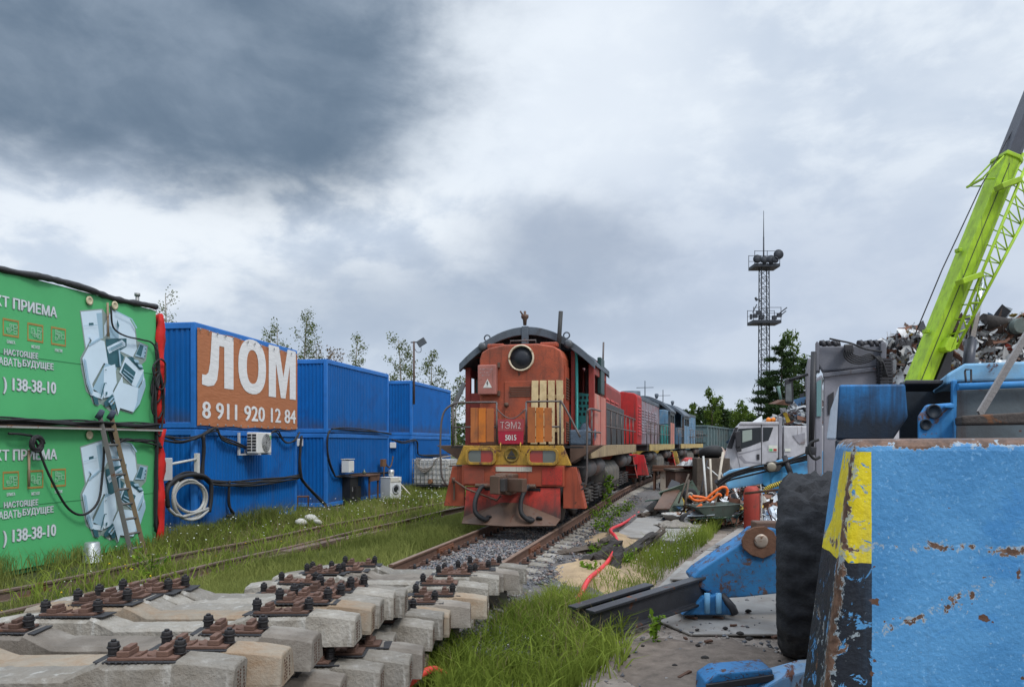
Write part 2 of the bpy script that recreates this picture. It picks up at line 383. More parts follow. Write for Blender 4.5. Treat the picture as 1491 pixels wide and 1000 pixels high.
GRAVEL = mat('gravel_bed', (0.115, 0.108, 0.105), 0.9, var=0.5, scale=18, bump=1.0, bscale=45, dirt=0.3, dirtcol=(0.14, 0.105, 0.075))
def ballast():
    ys = np.concatenate([np.arange(7.6, 40, 0.35), np.arange(40, 130, 2.0)]); us = np.linspace(-1.25, 2.7, 26); V = []
    for y in ys:
        d = TD(y); r = Vector((d.y, -d.x, 0))
        for u in us:
            e = max(0, (abs(u-0.75)-1.45)/0.55); edge = 1-min(1, e)
            p = Vector((TC(y), y, 0))+r*u
            nz = fbm(p.x, p.y, 1.3)
            z = 0.17*edge-0.04+0.035*nz - (0.10 if y < 8.2 else 0)
            if u > 1.3: z -= 0.05*(u-1.3)
            V.append((p.x, p.y, z))
    n = len(us); idx = np.arange(len(V)).reshape(-1, n)
    f = np.stack([idx[:-1, :-1], idx[:-1, 1:], idx[1:, 1:], idx[1:, :-1]], -1).reshape(-1, 4)
    tag(npmesh('ballast', np.array(V), f, GRAVEL, smooth=True), 'grey crushed stone bed under the railway track', 'ballast', kind='structure')
ballast()

OCT = np.array([[1,0,0],[-1,0,0],[0,1,0],[0,-1,0],[0,0,1],[0,0,-1]], float)
OCF = np.array([[0,2,4],[2,1,4],[1,3,4],[3,0,4],[2,0,5],[1,2,5],[3,1,5],[0,3,5]])
def stones(name, pts, smin, smax, mats, label, cat='stones'):
    n = len(pts); sz = smin+(smax-smin)*rng.random(n)**2
    v = OCT[None]*(0.6+0.8*rng.random((n, 6, 1)))+rng.normal(0, 0.22, (n, 6, 3)); a = rng.random(n)*6.28
    c, s = np.cos(a)[:, None], np.sin(a)[:, None]; x = v[..., 0]*c-v[..., 1]*s; y = v[..., 0]*s+v[..., 1]*c
    v = np.stack([x, y, v[..., 2]*0.7], -1)*sz[:, None, None]+np.asarray(pts)[:, None]
    f = (OCF[None]+6*np.arange(n)[:, None, None]).reshape(-1, 3)
    mi = np.repeat(rng.integers(0, len(mats), n), 8)
    return tag(npmesh(name, v.reshape(-1, 3), f, mats, mi=mi), label, cat, kind='stuff')
ST = [mat('stone_grey', (0.15, 0.145, 0.15), 0.9, bump=0.3), mat('stone_dark', (0.10, 0.10, 0.11), 0.9, bump=0.3), mat('stone_pale', (0.25, 0.235, 0.225), 0.9, bump=0.3),
      mat('stone_pink', (0.21, 0.155, 0.14), 0.9, bump=0.3), mat('stone_blue', (0.12, 0.13, 0.15), 0.9, bump=0.3)]
pts = []
for i in range(24000):
    y = 7.8+22*random.random()**1.7; u = random.uniform(-0.95, 2.3)
    if random.random() < 0.55: u = random.uniform(-0.72, 0.74)
    d = TD(y); p = Vector((TC(y), y, 0))+Vector((d.y, -d.x, 0))*u
    pts.append((p.x, p.y, (0.14 if u < 1.4 else 0.14-0.11*(u-1.4))+0.02*random.random()))
stones('ballast_stones', pts, 0.018, 0.042, ST, 'loose grey and pinkish crushed stones between the rails')

RAILRUST = mat('rail_rust', (0.15, 0.085, 0.06), 0.75, 0.2, 0.3, 6, rust=0.25, rustcol=(0.13, 0.055, 0.03), bump=0.3, bscale=60)
RAILTOP = mat('rail_top', (0.24, 0.165, 0.125), 0.55, 0.4, 0.2, 5, bump=0.1)
OLDRAIL = mat('old_rail', (0.15, 0.105, 0.085), 0.8, 0.1, 0.35, 3, rust=0.4, bump=0.3)
RP = [(-0.075,0),(0.075,0),(0.075,0.014),(0.012,0.032),(0.009,0.13),(0.034,0.143),(0.036,0.172),(0.026,0.18),(-0.026,0.18),(-0.036,0.172),(-0.034,0.143),(-0.009,0.13),(-0.012,0.032),(-0.075,0.014)]
def sweep(mb, prof, path, mi=0, topmi=None):
    path = [Vector(p) for p in path]; n = len(prof); vs = []
    for i, p in enumerate(path):
        d = (path[min(i+1, len(path)-1)]-path[max(i-1, 0)]).normalized(); r = d.cross(Vector((0,0,1))).normalized(); u = r.cross(d)
        vs += [p+r*a+u*b for a, b in prof]
    fs = [(i*n+k, i*n+(k+1) % n, (i+1)*n+(k+1) % n, (i+1)*n+k) for i in range(len(path)-1) for k in range(n)]
    o = len(mb.v); mb.add(vs, fs, mi)
    if topmi is not None:
        for q in range(len(fs)):
            if q % n in (6, 7, 8): mb.m[-len(fs)+q] = topmi
    mb.f.append([o+k for k in range(n)][::-1]); mb.f.append([o+(len(path)-1)*n+k for k in range(n)]); mb.m += [mi, mi]; mb.sm += [False, False]

def main_rail(side, y0, label):
    path = []
    for y in list(np.arange(y0, 27, 1.5))+list(np.arange(27, 125, 3)):
        d = TD(y); p = Vector((TC(y), y, 0.17))+Vector((d.y, -d.x, 0))*side*0.797; path.append(p)
    t = thing('rail', label, 'rail', path[0], 0, 'rails of the main track')
    mb = MB(); sweep(mb, RP, [p-path[0] for p in path], 0, 1); mb.build('running_rail', [RAILRUST, RAILTOP], t)
    # a bolted joint bar a little way in
    j0 = path[0]+(path[1]-path[0])*1.35; d = TD(y0); r = Vector((d.y, -d.x, 0))
    b = MB()
    for sd in (-1, 1):
        a = j0-path[0]+r*sd*0.03+Vector((0, 0, 0.085)); b.bar(a, a+d*0.85, 0.045, 0.10)
        for k in range(4):
            c = a+d*(0.1+0.21*k); b.cyl(c, c+r*sd*0.055, 0.022, n=6)
    b.build('joint_bar', mat('joint_rust', (0.16, 0.065, 0.035), 0.85, rust=0.5), t, 0.004)
main_rail(-1, 11.35, 'rusty rail on the left side under the red locomotive, ending behind the sleeper pile')
main_rail(1, 11.75, 'rusty rail on the right side under the red locomotive, beside the sleeper ends')

def siding_rail(x0, label, gap=0):
    path = [Vector((x0+0.3*y, y, -0.03+0.012*math.sin(y*1.3+x0))) for y in np.arange(6, 62, 1.0)]
    mb = MB(); sweep(mb, RP, [p-path[0] for p in path]); o = mb.build('rail', OLDRAIL); o.location = path[0]
    tag(o, label, 'rail', 'overgrown siding rails')
siding_rail(-10.33, 'old rail half sunk in grass nearest to the containers')
siding_rail(-8.98, 'old rail half sunk in grass nearer to the sleeper pile')
mb = MB()
for k, (a, b, w) in enumerate((((-4.55, 14.1), (-3.1, 18.4), 0.12), ((-4.75, 14.2), (-3.35, 17.9), 0.09), ((-4.4, 14.6), (-3.75, 16.6), 0.2))):
    mb.bar((*a, 0.05+0.02*k), (*b, 0.07+0.015*k), w, 0.06)
tag(mb.build('rusty_strips', OLDRAIL, None, 0.006), 'bundle of flat rusty steel strips lying in the grass along the siding', 'steel strips')

# ------------------------------------------------------------------ concrete sleepers
CONC = mat('concrete', (0.31, 0.29, 0.258), 0.92, var=0.3, scale=3.0, rnd=0.32, rndcol=(0.36, 0.335, 0.295), dirt=0.75, dirtcol=(0.15, 0.125, 0.095), dscale=3.2, bump=1.0, bscale=30, spec=0.2, streak=0.3, streakcol=(0.46, 0.45, 0.42))
CONC_B = mat('concrete_stained', (0.30, 0.262, 0.21), 0.92, var=0.3, scale=3.0, rnd=0.2, dirt=0.75, dscale=3.0, dirtcol=(0.21, 0.115, 0.05), bump=0.55, bscale=55, spec=0.2)
CONC_D = mat('concrete_dark', (0.19, 0.165, 0.14), 0.92, var=0.35, scale=3.0, rnd=0.2, dirt=0.4, dscale=2.0, dirtcol=(0.28, 0.26, 0.23), bump=0.55, bscale=55, spec=0.2)
PLATE = mat('plate_rust', (0.125, 0.07, 0.052), 0.85, 0.1, 0.3, 9, rust=0.35, rustcol=(0.11, 0.055, 0.035), rnd=0.25, bump=0.4, bscale=70)
PAD = mat('rubber_pad', (0.032, 0.032, 0.035), 0.75, bump=0.3)
BOLT = mat('bolt_black', (0.03, 0.028, 0.03), 0.55, 0.4, bump=0.2)
def sleeper_bm(cm):
    st = [(0, .145, .12), (.38, .145, .12), (.52, .205, .10), (.575, .228, .092), (.60, .205, .095), (.99, .213, .093), (1.015, .236, .088), (1.20, .222, .088), (1.345, .198, .086), (1.352, .188, .084)]
    fine = [st[0]]
    for (a0, b0, c0), (a1, b1, c1) in zip(st, st[1:]):
        k = max(1, int((a1-a0)/.045)); fine += [(a0+(a1-a0)*i/k, b0+(b1-b0)*i/k, c0+(c1-c0)*i/k) for i in range(1, k+1)]
    st = fine; st = [(-a, b, c) for a, b, c in st[:0:-1]]+st; sd = random.random()*40; mb = MB(); vs = []
    for x, h, w in st:
        j = lambda: random.uniform(-.0025, .0025)
        c = 0.020+.016*max(0, mnoise.noise(Vector((x*6, sd, 0))))+.012*max(0, mnoise.noise(Vector((x*19, sd, 4))))
        vs += [(x+j(), -.148+j(), 0), (x, .148, 0), (x+j(), .146+j(), .03), (x+j(), w+c+j(), h-.02), (x+j(), w-.008+j(), h+j()), (x+j(), -w+.008+j(), h+j()), (x+j(), -w-c+j(), h-.02), (x+j(), -.146+j(), .03)]
    n = 8; fs = [(i*n+k, i*n+(k+1) % n, (i+1)*n+(k+1) % n, (i+1)*n+k) for i in range(len(st)-1) for k in range(n)]
    vs = [(a, b*1.14, c) for a, b, c in vs]; mb.add(vs, fs); mb.add([vs[k] for k in range(n)], [tuple(range(n))]); mb.add([vs[(len(st)-1)*n+k] for k in range(n)], [tuple(range(n))])
    for sx in (-1, 1):                                  # rusted ends of the wire strands
        for yy in (-.06, -.02, .045):
            for k in range(7): mb.cbox((sx*1.353, yy+random.uniform(-.006, .006), .03+.02*k), (.006, .013, .013), 1)
    return mb
WIRE = mat('wire_ends', (0.07, 0.035, 0.022), 0.9)
def sleeper_thing(cm, label, group, detail):
    t = sleeper_bm(cm).build('sleeper', [cm, WIRE]); bm = bmesh.new(); bm.from_mesh(t.data); bmesh.ops.remove_doubles(bm, verts=bm.verts, dist=1e-5); bmesh.ops.recalc_face_normals(bm, faces=bm.faces); bm.to_mesh(t.data); bm.free()
    if detail:
        b = t.modifiers.new('bevel', 'BEVEL'); b.width = .006; b.segments = 2; b.limit_method = 'ANGLE'; b.angle_limit = R(30)
    tag(t, label, 'sleeper', group)
    for sx in (-1, 1):
        p = MB(); cx = sx*.797
        p.xy([(cx-.28, -.085), (cx+.28, -.105), (cx+.28, .105), (cx-.28, .085)], .214, .224, 0)
        if detail:
            for k in range(14): p.cbox((cx-.25+k*.038, -.1, .219), (.012, .014, .014), 0)
        p.box(cx-.2, cx+.2, -.08, .08, .2245, .243, 1)
        for q in (-1, 1):
            p.box(cx+q*.115-.035, cx+q*.115+.035, -.07, .07, .2435, .275, 1); p.box(cx+q*.105-.02, cx+q*.105+.02, -.045, .06, .2755, .298, 1)
            p.xz([(cx+q*.06, .2438), (cx+q*.02, .26), (cx+q*.02, .2438)], -.05, .05, 1)
        if not detail:
            for q in (-1, 1): p.cyl((cx+q*.17, 0, .24), (cx+q*.17, 0, .33), .022, n=6, mi=0)
        pl = p.build('rail_plate', [PAD, PLATE], t, .004 if detail else 0)
        if detail:
            for q in (-1, 1):
                b = MB(); x = cx+q*.19; y = random.uniform(-.02, .02)
                b.cyl((x, y, .243), (x, y, .252), .036, n=12); b.cyl((x, y, .252), (x, y, .285), .032, n=6)
                b.cyl((x, y, .285), (x, y, .298), .038, n=12); b.cyl((x, y, .298), (x, y, .325), .034, .031, n=6); b.cyl((x, y, .325), (x, y, .338), .016, n=8)
                b.build('bolt', BOLT, pl, .003)
    return t
TRK = 'sleepers laid under the main track'
s0 = sleeper_thing(CONC, 'weathered concrete sleeper under the rails of the main track, ends bare on the right', TRK, False); n = 0
for y in np.arange(11.9, 44, 0.56):
    o = s0 if n == 0 else dup(s0); n += 1
    o.location = (TC(y), y, -.055+random.uniform(-.01, .008)); d = TD(y); o.rotation_euler = (0, 0, math.atan2(d.y, d.x)-PI/2+random.uniform(-.015, .015))

# the pile of lifted sleepers: right-hand top end of each (x, y, height of top there), which layer
YAW = math.atan(0.245)
PILE = []
proto = {'a': sleeper_thing(CONC, '', 'sleepers lifted onto the pile', True), 'b': sleeper_thing(CONC_B, '', 'sleepers lifted onto the pile', True), 'd': sleeper_thing(CONC_D, '', 'sleepers lifted onto the pile', True)}
used = {k: False for k in proto}
def pile_sleeper(px, py, ztop, kind, label, dyaw=0.0, tilt=0.0, roll=0.0):
    e = G(px, py, ztop); a = .02+dyaw; ax = Vector((math.cos(a), math.sin(a), 0))
    c = e-ax*1.35; c.z = ztop-.2
    o = proto[kind] if not used[kind] else dup(proto[kind], skip='bolt'); used[kind] = True
    o.location = c; o.rotation_euler = (roll, tilt, a); o['label'] = label
UP, LO = 'upper layer', 'lower layer'
ZT, ZB = .90, .56
FZ = .60
rows = [
 (351, 962, ZT, 'a', 'nearest concrete sleeper of the pile, wire stubs dotting its square end', .00, 0),
 (418, 945, ZT, 'b', 'rust-streaked orange-brown sleeper end, second of the upper layer', .01, 0),
 (461, 921, ZT, 'd', 'dark mossy sleeper, third of the upper layer', -.02, 0),
 (521, 897, ZT, 'a', 'pale sleeper with chipped lower edge at the middle of the upper layer', .0, 0),
 (544, 880, ZT, 'b', 'sleeper with orange rust stain below its end, beyond the chipped pale one', .01, 0),
 (556, 872, ZT, 'a', 'narrow grey sleeper tucked beyond the rust-stained one', -.01, 0),
 (575, 863, ZT, 'a', 'pale sleeper, last but one of the upper layer', .02, 0),
 (591, 858, ZT, 'a', 'light grey sleeper ending the upper layer toward the track', .0, 0),
 (500, 985, ZB, 'd', 'grey sleeper of the lower layer below the rust-streaked end', .01, 0),
 (556, 968, ZB, 'a', 'broad sleeper of the lower layer beside the red pipe end', .0, 0),
 (598, 955, ZB, 'a', 'pale sleeper of the lower layer nearest the tall grass', -.01, 0),
 (616, 940, ZB, 'd', 'brownish sleeper of the lower layer in the edge of the tall grass', .02, 0),
 (631, 905, FZ, 'a', 'low grey sleeper just beyond the gap in the lower layer', .0, 0),
 (646, 895, FZ, 'a', 'sleeper of the lower layer under the far panel with a lichen spotted top', -.01, 0),
 (655, 889, FZ, 'b', 'yellowish sleeper between two grey ones under the far panel', .0, 0),
 (685, 880, FZ, 'd', 'dark square-ended sleeper standing out under the far panel', .02, 0),
 (709, 868, FZ, 'b', 'big tan sleeper end of the far panel above the bare gravel', .0, 0),
 (711, 850, FZ, 'a', 'sleeper of the far panel behind the big tan end', .01, 0),
 (727, 838, FZ, 'a', 'pale narrow sleeper in the middle of the far panel', -.01, 0),
 (733, 834, FZ, 'd', 'brown-grey sleeper beyond the pale narrow one', .0, 0),
 (755, 831, FZ, 'd', 'grey sleeper second from the track in the far panel', .02, 0),
 (766, 824, FZ, 'a', 'last sleeper of the far panel, touching the rail end', .0, 0),
]
for r in rows: pile_sleeper(*r[:5], dyaw=r[5], tilt=random.uniform(-.012, .012), roll=random.uniform(-.05, .05))
for k, (px, py, zt, kd) in enumerate(((505, 1012, .26, 'a'), (560, 990, .26, 'd'), (600, 975, .26, 'a'), (622, 955, .26, 'b'), (648, 925, .28, 'a'), (668, 905, .30, 'd'), (690, 892, .30, 'a'), (712, 878, .30, 'a'), (738, 858, .30, 'd'), (760, 846, .30, 'a'), (520, 960, .56, 'a'), (470, 985, .56, 'd'), (575, 925, .56, 'a'))):
    pile_sleeper(px, py, zt, kd, 'sleeper at the bottom of the pile, mostly hidden by the layers on it', dyaw=random.uniform(-.03, .03), tilt=random.uniform(-.01, .01))
# ------------------------------------------------------------------ site containers
BLUE = mat('blue_paint', (0.003, 0.115, 0.40), 0.5, var=0.14, scale=0.9, rust=0.0, dirt=0.3, dirtcol=(0.012, 0.075, 0.26), bump=0.08, bscale=12, spec=0.22, rnd=0.1, streak=0.3, streakcol=(0.03, 0.10, 0.27), zdirt=(0.5, (0.06, 0.07, 0.10)))
BLUE_T = mat('blue_trim', (0.02, 0.165, 0.52), 0.5, var=0.2, scale=2, rust=0.06, bump=0.05)
GREEN = mat('green_banner', (0.085, 0.42, 0.16), 0.55, var=0.08, scale=0.7, bump=0.12, bscale=3, spec=0.3)
GRE_SIDE = mat('green_box', (0.03, 0.16, 0.07), 0.6)
WHITE_P = mat('white_print', (0.62, 0.67, 0.70), 0.6, var=0.05, bump=0.0)
ICE = mat('ice_print', (0.60, 0.74, 0.85), 0.55, var=0.06, scale=1.5, bump=0.0); ICE2 = mat('ice_shade_print', (0.33, 0.50, 0.62), 0.55, var=0.06, bump=0)
TEAL = mat('teal_print', (0.035, 0.12, 0.15), 0.55, var=0.2, bump=0); GREYOUT = mat('grey_print', (0.26, 0.33, 0.31), 0.6, var=0.05, bump=0)
ORNG = mat('orange_print', (0.36, 0.22, 0.06), 0.6, var=0.15, bump=0); MINT = mat('mint_print', (0.30, 0.52, 0.36), 0.6, var=0.05, bump=0)
BLACK = mat('black_rubber', (0.018, 0.018, 0.02), 0.65, bump=0.3); TARP = mat('black_tarp', (0.028, 0.028, 0.03), 0.5, bump=0.9, bscale=9)
RUST = mat('rust', (0.11, 0.055, 0.035), 0.9, var=0.35, scale=5, bump=0.5); DARK = mat('dark_steel', (0.045, 0.045, 0.05), 0.6, 0.4, 0.3, 4, rust=0.2, bump=0.25)
STEEL = mat('grey_steel', (0.30, 0.30, 0.30), 0.5, 0.5, 0.25, 4, rust=0.15); WPLAST = mat('white_plastic', (0.70, 0.70, 0.68), 0.45, var=0.08, bump=0.02)

class Box:
    """frame of a container front: base corner nearest the camera, direction along the front, length"""
    def __init__(s, x, y, dx, dy, L, zb=0.0, D=2.45, H=2.53):
        n = math.hypot(dx, dy); s.B = Vector((x, y, zb)); s.d = Vector((dx/n, dy/n, 0)); s.L, s.D, s.H = L, D, H; s.rz = math.atan2(dy, dx)
    def f(s, px, py):
        u, v = (px-CX)/F, (HOR-py)/F; dx, dy = s.d.x, s.d.y
        t = (s.B.x*dy-s.B.y*dx)/(u*dy-dx); q = (t*u-s.B.x)*dx+(t-s.B.y)*dy
        return q, EYE+v*t
    def w(s, a, out, z):                       # along, outwards from the front, height -> world
        n = Vector((s.d.y, -s.d.x, 0)); return Vector((s.B.x, s.B.y, 0))+s.d*a+n*out+Vector((0, 0, z))
    def wp(s, px, py, out=0.05): a, z = s.f(px, py); return s.w(a, out, z)
def ribs(L, p=0.145, d=0.022):
    n = max(1, round(L/p)); p = L/n; out = []
    for i in range(n): out += [(i*p, 0), (i*p+p*.42, 0), (i*p+p*.52, d), (i*p+p*.9, d)]
    return out+[(L, 0)]
def container(bx, z0, label, m, mt, H=None):
    t = thing('container', label, 'container', (bx.B.x, bx.B.y, z0), bx.rz, 'site containers stacked in twos')
    L, D, H = bx.L, bx.D, H or bx.H
    def sheet(o, ex, ln, ey):
        pr = ribs(ln); vs = []; o, ex, ey = Vector(o), Vector(ex), Vector(ey)
        for z in (.12, H-.13): vs += [o+ex*a+ey*b+Vector((0, 0, z)) for a, b in pr]
        n = len(pr); MB().add(vs, [(i, i+1, n+i+1, n+i) for i in range(n-1)]).build('wall', m, t, recalc=False)
    sheet((.1, .03, 0), (1, 0, 0), L-.2, (0, 1, 0)); sheet((L-.1, D-.03, 0), (-1, 0, 0), L-.2, (0, -1, 0))
    sheet((.03, D-.1, 0), (0, -1, 0), D-.2, (1, 0, 0)); sheet((L-.03, .1, 0), (0, 1, 0), D-.2, (-1, 0, 0))
    for x in (0, L-.12):
        for y in (0, D-.12): MB().box(x, x+.12, y, y+.12, 0, H).build('corner_post', mt, t, .01)
    b = MB()
    for z in (.0, H-.14):
        b.box(.12, L-.12, .004, .09, z, z+.14); b.box(.12, L-.12, D-.09, D-.004, z, z+.14); b.box(.004, .09, .12, D-.12, z, z+.14); b.box(L-.09, L-.004, .12, D-.12, z, z+.14)
    b.build('frame', mt, t, .012)
    MB().box(.02, L-.02, .02, D-.02, H-.02, H+.012).build('roof', mt, t)
    return t
gB = Box(-8.78, 10.25, .203, .979, 5.9); b1 = Box(-7.56, 18.02, .1523, 1, 5.64); b2 = Box(-6.36, 25.93, .2062, 1, 5.9); b3 = Box(-4.62, 34.9, .1954, 1, 6.6)
container(gB, 0, 'lower green container with an advertising banner and a ladder against it', GRE_SIDE, GRE_SIDE)
container(gB, 2.56, 'upper green container under a strip of black tarpaulin', GRE_SIDE, GRE_SIDE, 2.45)
container(b1, 0, 'blue lower container with the air conditioner on its front', BLUE, BLUE_T)
container(b1, 2.56, 'blue upper container carrying the orange banner', BLUE, BLUE_T, 2.52)
container(b2, 0, 'blue lower container behind the washing machine and the table', BLUE, BLUE_T)
container(b2, 2.56, 'blue upper container in the middle stack with no banner or lamp', BLUE, BLUE_T, 2.52)
container(b3, 0, 'blue lower container behind the caged water tank', BLUE, BLUE_T)
container(b3, 2.56, 'blue upper container with the floodlight pole at its corner', BLUE, BLUE_T, 2.52)

# ---- green advertising banners
def print_poly(bx, t, org, pts, m, off, name):
    vs = [];
    for px, py in pts:
        a, z = bx.f(px, py); vs.append((a-org[0], -off, z-org[2]))
    return vs
def banner_green(z0, z1, dz, label):
    t = thing('advertising_banner', label, 'banner', gB.w(0, .03, z0), gB.rz, 'green advertising banners')
    # local axes: x along, -y outwards, z up from z0
    n = 40; vs = [(gB.L*i/n, .0, z) for z in (0, z1-z0) for i in range(n+1)]
    MB().add(vs, [(i, i+1, n+2+i, n+1+i) for i in range(n)]).build('sheet', GREEN, t, recalc=False)
    sh = MB()
    MB().box(0, gB.L, -.006, -.001, (z1-z0)*.44, (z1-z0)*.44+.008).build('seam', mat('seam_green', (0.035, 0.20, 0.08), 0.6), t)
    def loc(px, py): a, z = gB.f(px, py); return a, z-2.6
    def T(s, x0, y0, x1, y1, bold, nm, m=WHITE_P, out=True):
        a0, h0 = loc(x0, y0); a1, h1 = loc(x1, y1)
        if out: text(s, nm, GREYOUT, t, a1-a0+.02, h1-h0+.02, (a0-.01, -.004, h0-.01), bold=bold+.03)
        text(s, nm, m, t, a1-a0, h1-h0, (a0, -.008, h0), bold=bold)
    T('ПРИЕМА', 16, 449.5, 80, 448, .03, 'heading'); a0, h0 = loc(16, 449.5); a1, h1 = loc(80, 448); w = (a1-a0)/6.2
    text('ПУНКТ', 'heading', WHITE_P, t, w*5.1, h1-h0, (a0-w*5.6, -.008, h0), bold=.03)
    T('НАСТОЯЩЕЕ', 3, 518, 52.5, 514.5, .025, 'slogan'); T('БУДУЩЕЕ', 30, 535, 75, 529.5, .03, 'slogan')
    a0, h0 = loc(30, 535); a1, h1 = loc(75, 529.5); w = (a1-a0)/7.2; text('АВАТЬ', 'slogan', WHITE_P, t, w*4.9, (h1-h0), (a0-w*5.2, -.008, h0), bold=.03)
    T(') 138-38-10', 1.5, 573, 78.7, 556.5, .035, 'telephone_number')
    for (x0, y0, x1, y1), lab in (((1.5, 490.5, 25, 462), 'БУМАГА'), ((37.5, 498, 60.5, 468.5), 'МЕТАЛЛ'), ((72, 503.5, 93.5, 474), 'ПЛАСТИК')):
        a0, h0 = loc(x0, y0-2); a1, h1 = loc(x1, y1+5); fr = MB(); e = .02
        for q in ((a0, a1, h0, h0+e*1.6), (a0, a1, h1-e*1.6, h1), (a0, a0+e, h0+e*1.6, h1-e*1.6), (a1-e, a1, h0+e*1.6, h1-e*1.6)): fr.box(q[0], q[1], -.006, -.002, q[2], q[3])
        pic = fr.build('pictogram', ORNG, t); g = MB(); w, h = a1-a0, h1-h0; r2 = random.Random(lab)
        for k in range(7):
            x, z = a0+w*(.16+.5*r2.random()), h0+h*(.15+.45*r2.random()); ww, hh = w*(.12+.16*r2.random()), h*(.1+.2*r2.random()); th = .009
            for q in ((x, x+ww, z, z+th), (x, x+ww, z+hh, z+hh+th), (x, x+th, z+th, z+hh), (x+ww, x+ww+th, z, z+hh)): g.box(q[0], q[1], -.010-.002*k, -.009-.002*k, q[2], q[3])
        g.build('line_drawing', MINT, pic)
        text(lab, 'caption', WHITE_P, t, w*.52, .055, (a0+w*.22, -.008, h0-.115), bold=.03)
    # collage of old appliances in the shape of a recycling sign (photo zoom coordinates -> banner)
    def Z(pts): return [(105+.17*x, 440+.17*y) for x, y in pts]
    shapes = [
     ('outline', GREYOUT, [(52,72),(245,55),(285,110),(335,60),(480,135),(530,220),(545,330),(640,370),(620,500),(575,540),(600,600),(615,740),(560,880),(500,955),(395,925),(372,975),(350,930),(310,935),(235,870),(205,890),(165,870),(140,800),(105,760),(62,560),(55,480),(95,400)]),
     ('fridge', ICE, [(60,82),(240,66),(252,310),(215,318),(150,300),(105,395)]), ('fridge_side', ICE2, [(193,95),(243,90),(252,310),(222,312)]), ('fridge_label', TEAL, [(128,178),(168,176),(170,200),(130,203)]),
     ('tank', ICE, [(330,70),(475,140),(520,220),(540,400),(505,470),(385,415),(380,300),(290,250),(262,300),(258,200),(300,110)]), ('tank_shade', ICE2, [(300,200),(380,240),(385,310),(310,310)]),
     ('dark_mass', TEAL, [(270,315),(450,310),(450,380),(385,420),(430,470),(390,560),(290,530)]), ('heater', ICE, [(280,385),(410,322),(440,350),(440,375),(300,440)]), ('heater_side', ICE2, [(290,400),(405,345),(412,362),(300,420)]),
     ('microwave', ICE2, [(520,460),(565,350),(625,380),(600,480)]), ('microwave_door', TEAL, [(530,445),(567,362),(595,375),(572,465)]),
     ('stove', ICE, [(385,600),(440,465),(595,580),(540,730),(500,715)]), ('stove_side', ICE2, [(520,735),(592,590),(596,640),(545,732)]), ('oven_door', TEAL, [(398,600),(432,515),(525,600),(490,700)]), ('stove_top', TEAL, [(450,468),(500,470),(590,570),(560,580)]),
     ('arrow', ICE, [(120,285),(255,335),(290,545),(250,520),(150,700),(160,760),(250,790),(235,830),(135,795),(100,700),(65,480),(145,330)]), ('machine', ICE2, [(150,745),(265,520),(360,560),(330,680),(250,700),(240,800),(170,750)]),
     ('machine_front', ICE, [(250,560),(345,530),(360,690),(325,760),(330,800),(245,820)]), ('toaster', TEAL, [(150,795),(195,820),(205,880),(170,870)]), ('motor', TEAL, [(245,860),(320,785),(350,860),(345,920),(320,920),(300,880),(260,895)]), ('motor_cap', ORNG, [(310,840),(335,845),(335,870),(312,865)]),
     ('arrow', ICE, [(325,780),(405,630),(410,690),(560,740),(590,630),(605,720),(555,870),(500,940),(385,905),(372,960)]),
     ('oven_bars', ICE2, [(420,570),(510,640),(507,648),(417,578)]), ('oven_bars', ICE2, [(412,595),(500,668),(497,676),(409,603)]),
     ('fridge_line', ICE2, [(70,200),(190,193),(191,197),(71,204)]), ('fridge_foot', ICE2, [(112,360),(215,300),(222,312),(118,375)]), ('arrow_fold', ICE2, [(70,480),(100,690),(135,790),(150,770),(115,660),(90,500)]), ('arrow_fold', ICE2, [(540,745),(596,650),(602,715),(552,868),(500,935),(530,850)]),
     ('heater_fin', TEAL, [(300,395),(402,348),(404,352),(302,400)]), ('heater_fin', TEAL, [(304,410),(408,360),(410,364),(306,415)]), ('heater_fin', TEAL, [(308,425),(414,372),(416,376),(310,430)]), ('pipe', ICE2, [(365,410),(378,410),(392,545),(378,548)]), ('tap', TEAL, [(355,150),(372,200),(360,235),(350,190)]),
     ('hinge', TEAL, [(250,575),(262,575),(262,583),(250,583)]), ('hinge', TEAL, [(250,690),(262,690),(262,698),(250,698)]), ('hinge', TEAL, [(252,770),(268,765),(268,790),(254,795)]), ('knob', TEAL, [(592,395),(602,398),(600,410),(590,408)]), ('knob', TEAL, [(588,425),(598,428),(596,440),(586,438)]), ('knob', TEAL, [(584,455),(594,458),(592,468),(582,466)]),
     ('stove_ring', ICE2, [(490,490),(530,495),(540,520),(505,515)]), ('stove_ring', ICE2, [(525,530),(560,535),(572,560),(540,555)]), ('drain', TEAL, [(235,690),(246,690),(212,815),(203,815)]), ('motor_detail', ICE2, [(270,850),(315,805),(322,815),(280,862)]), ('motor_detail', ICE2, [(285,870),(325,830),(330,842),(295,882)]),
     ('tank_rim', ICE2, [(335,72),(475,142),(520,222),(510,225),(468,150),(332,82)])]
    pr = MB(); ms = [GREYOUT, ICE, ICE2, TEAL, ORNG]
    for k, (nm, m, pts) in enumerate(shapes):
        vs = []
        for px, py in Z(pts): a, h = loc(px, py); vs.append((a, -.004-.0016*k, h))
        pr.add(vs, [tuple(range(len(vs)))], ms.index(m))
    pr.build('appliance_picture', ms, t, recalc=False)
    for px, py in ((126, 438), (163, 445)):
        a, h = loc(px, py); q = MB().lathe([(.085, -.03), (.085, -.045), (.045, -.05), (.04, -.036)], (a, 0, h), 'y', 16); q.build('vent_ring', mat('cream_plastic', (0.55, 0.48, 0.33), 0.5), t)
    return t
banner_green(2.6, 5.0, 0, 'upper green advertising banner with white Cyrillic lettering and a picture of old appliances')
banner_green(.09, 2.49, 0, 'lower green advertising banner with the ladder leaning across its picture')
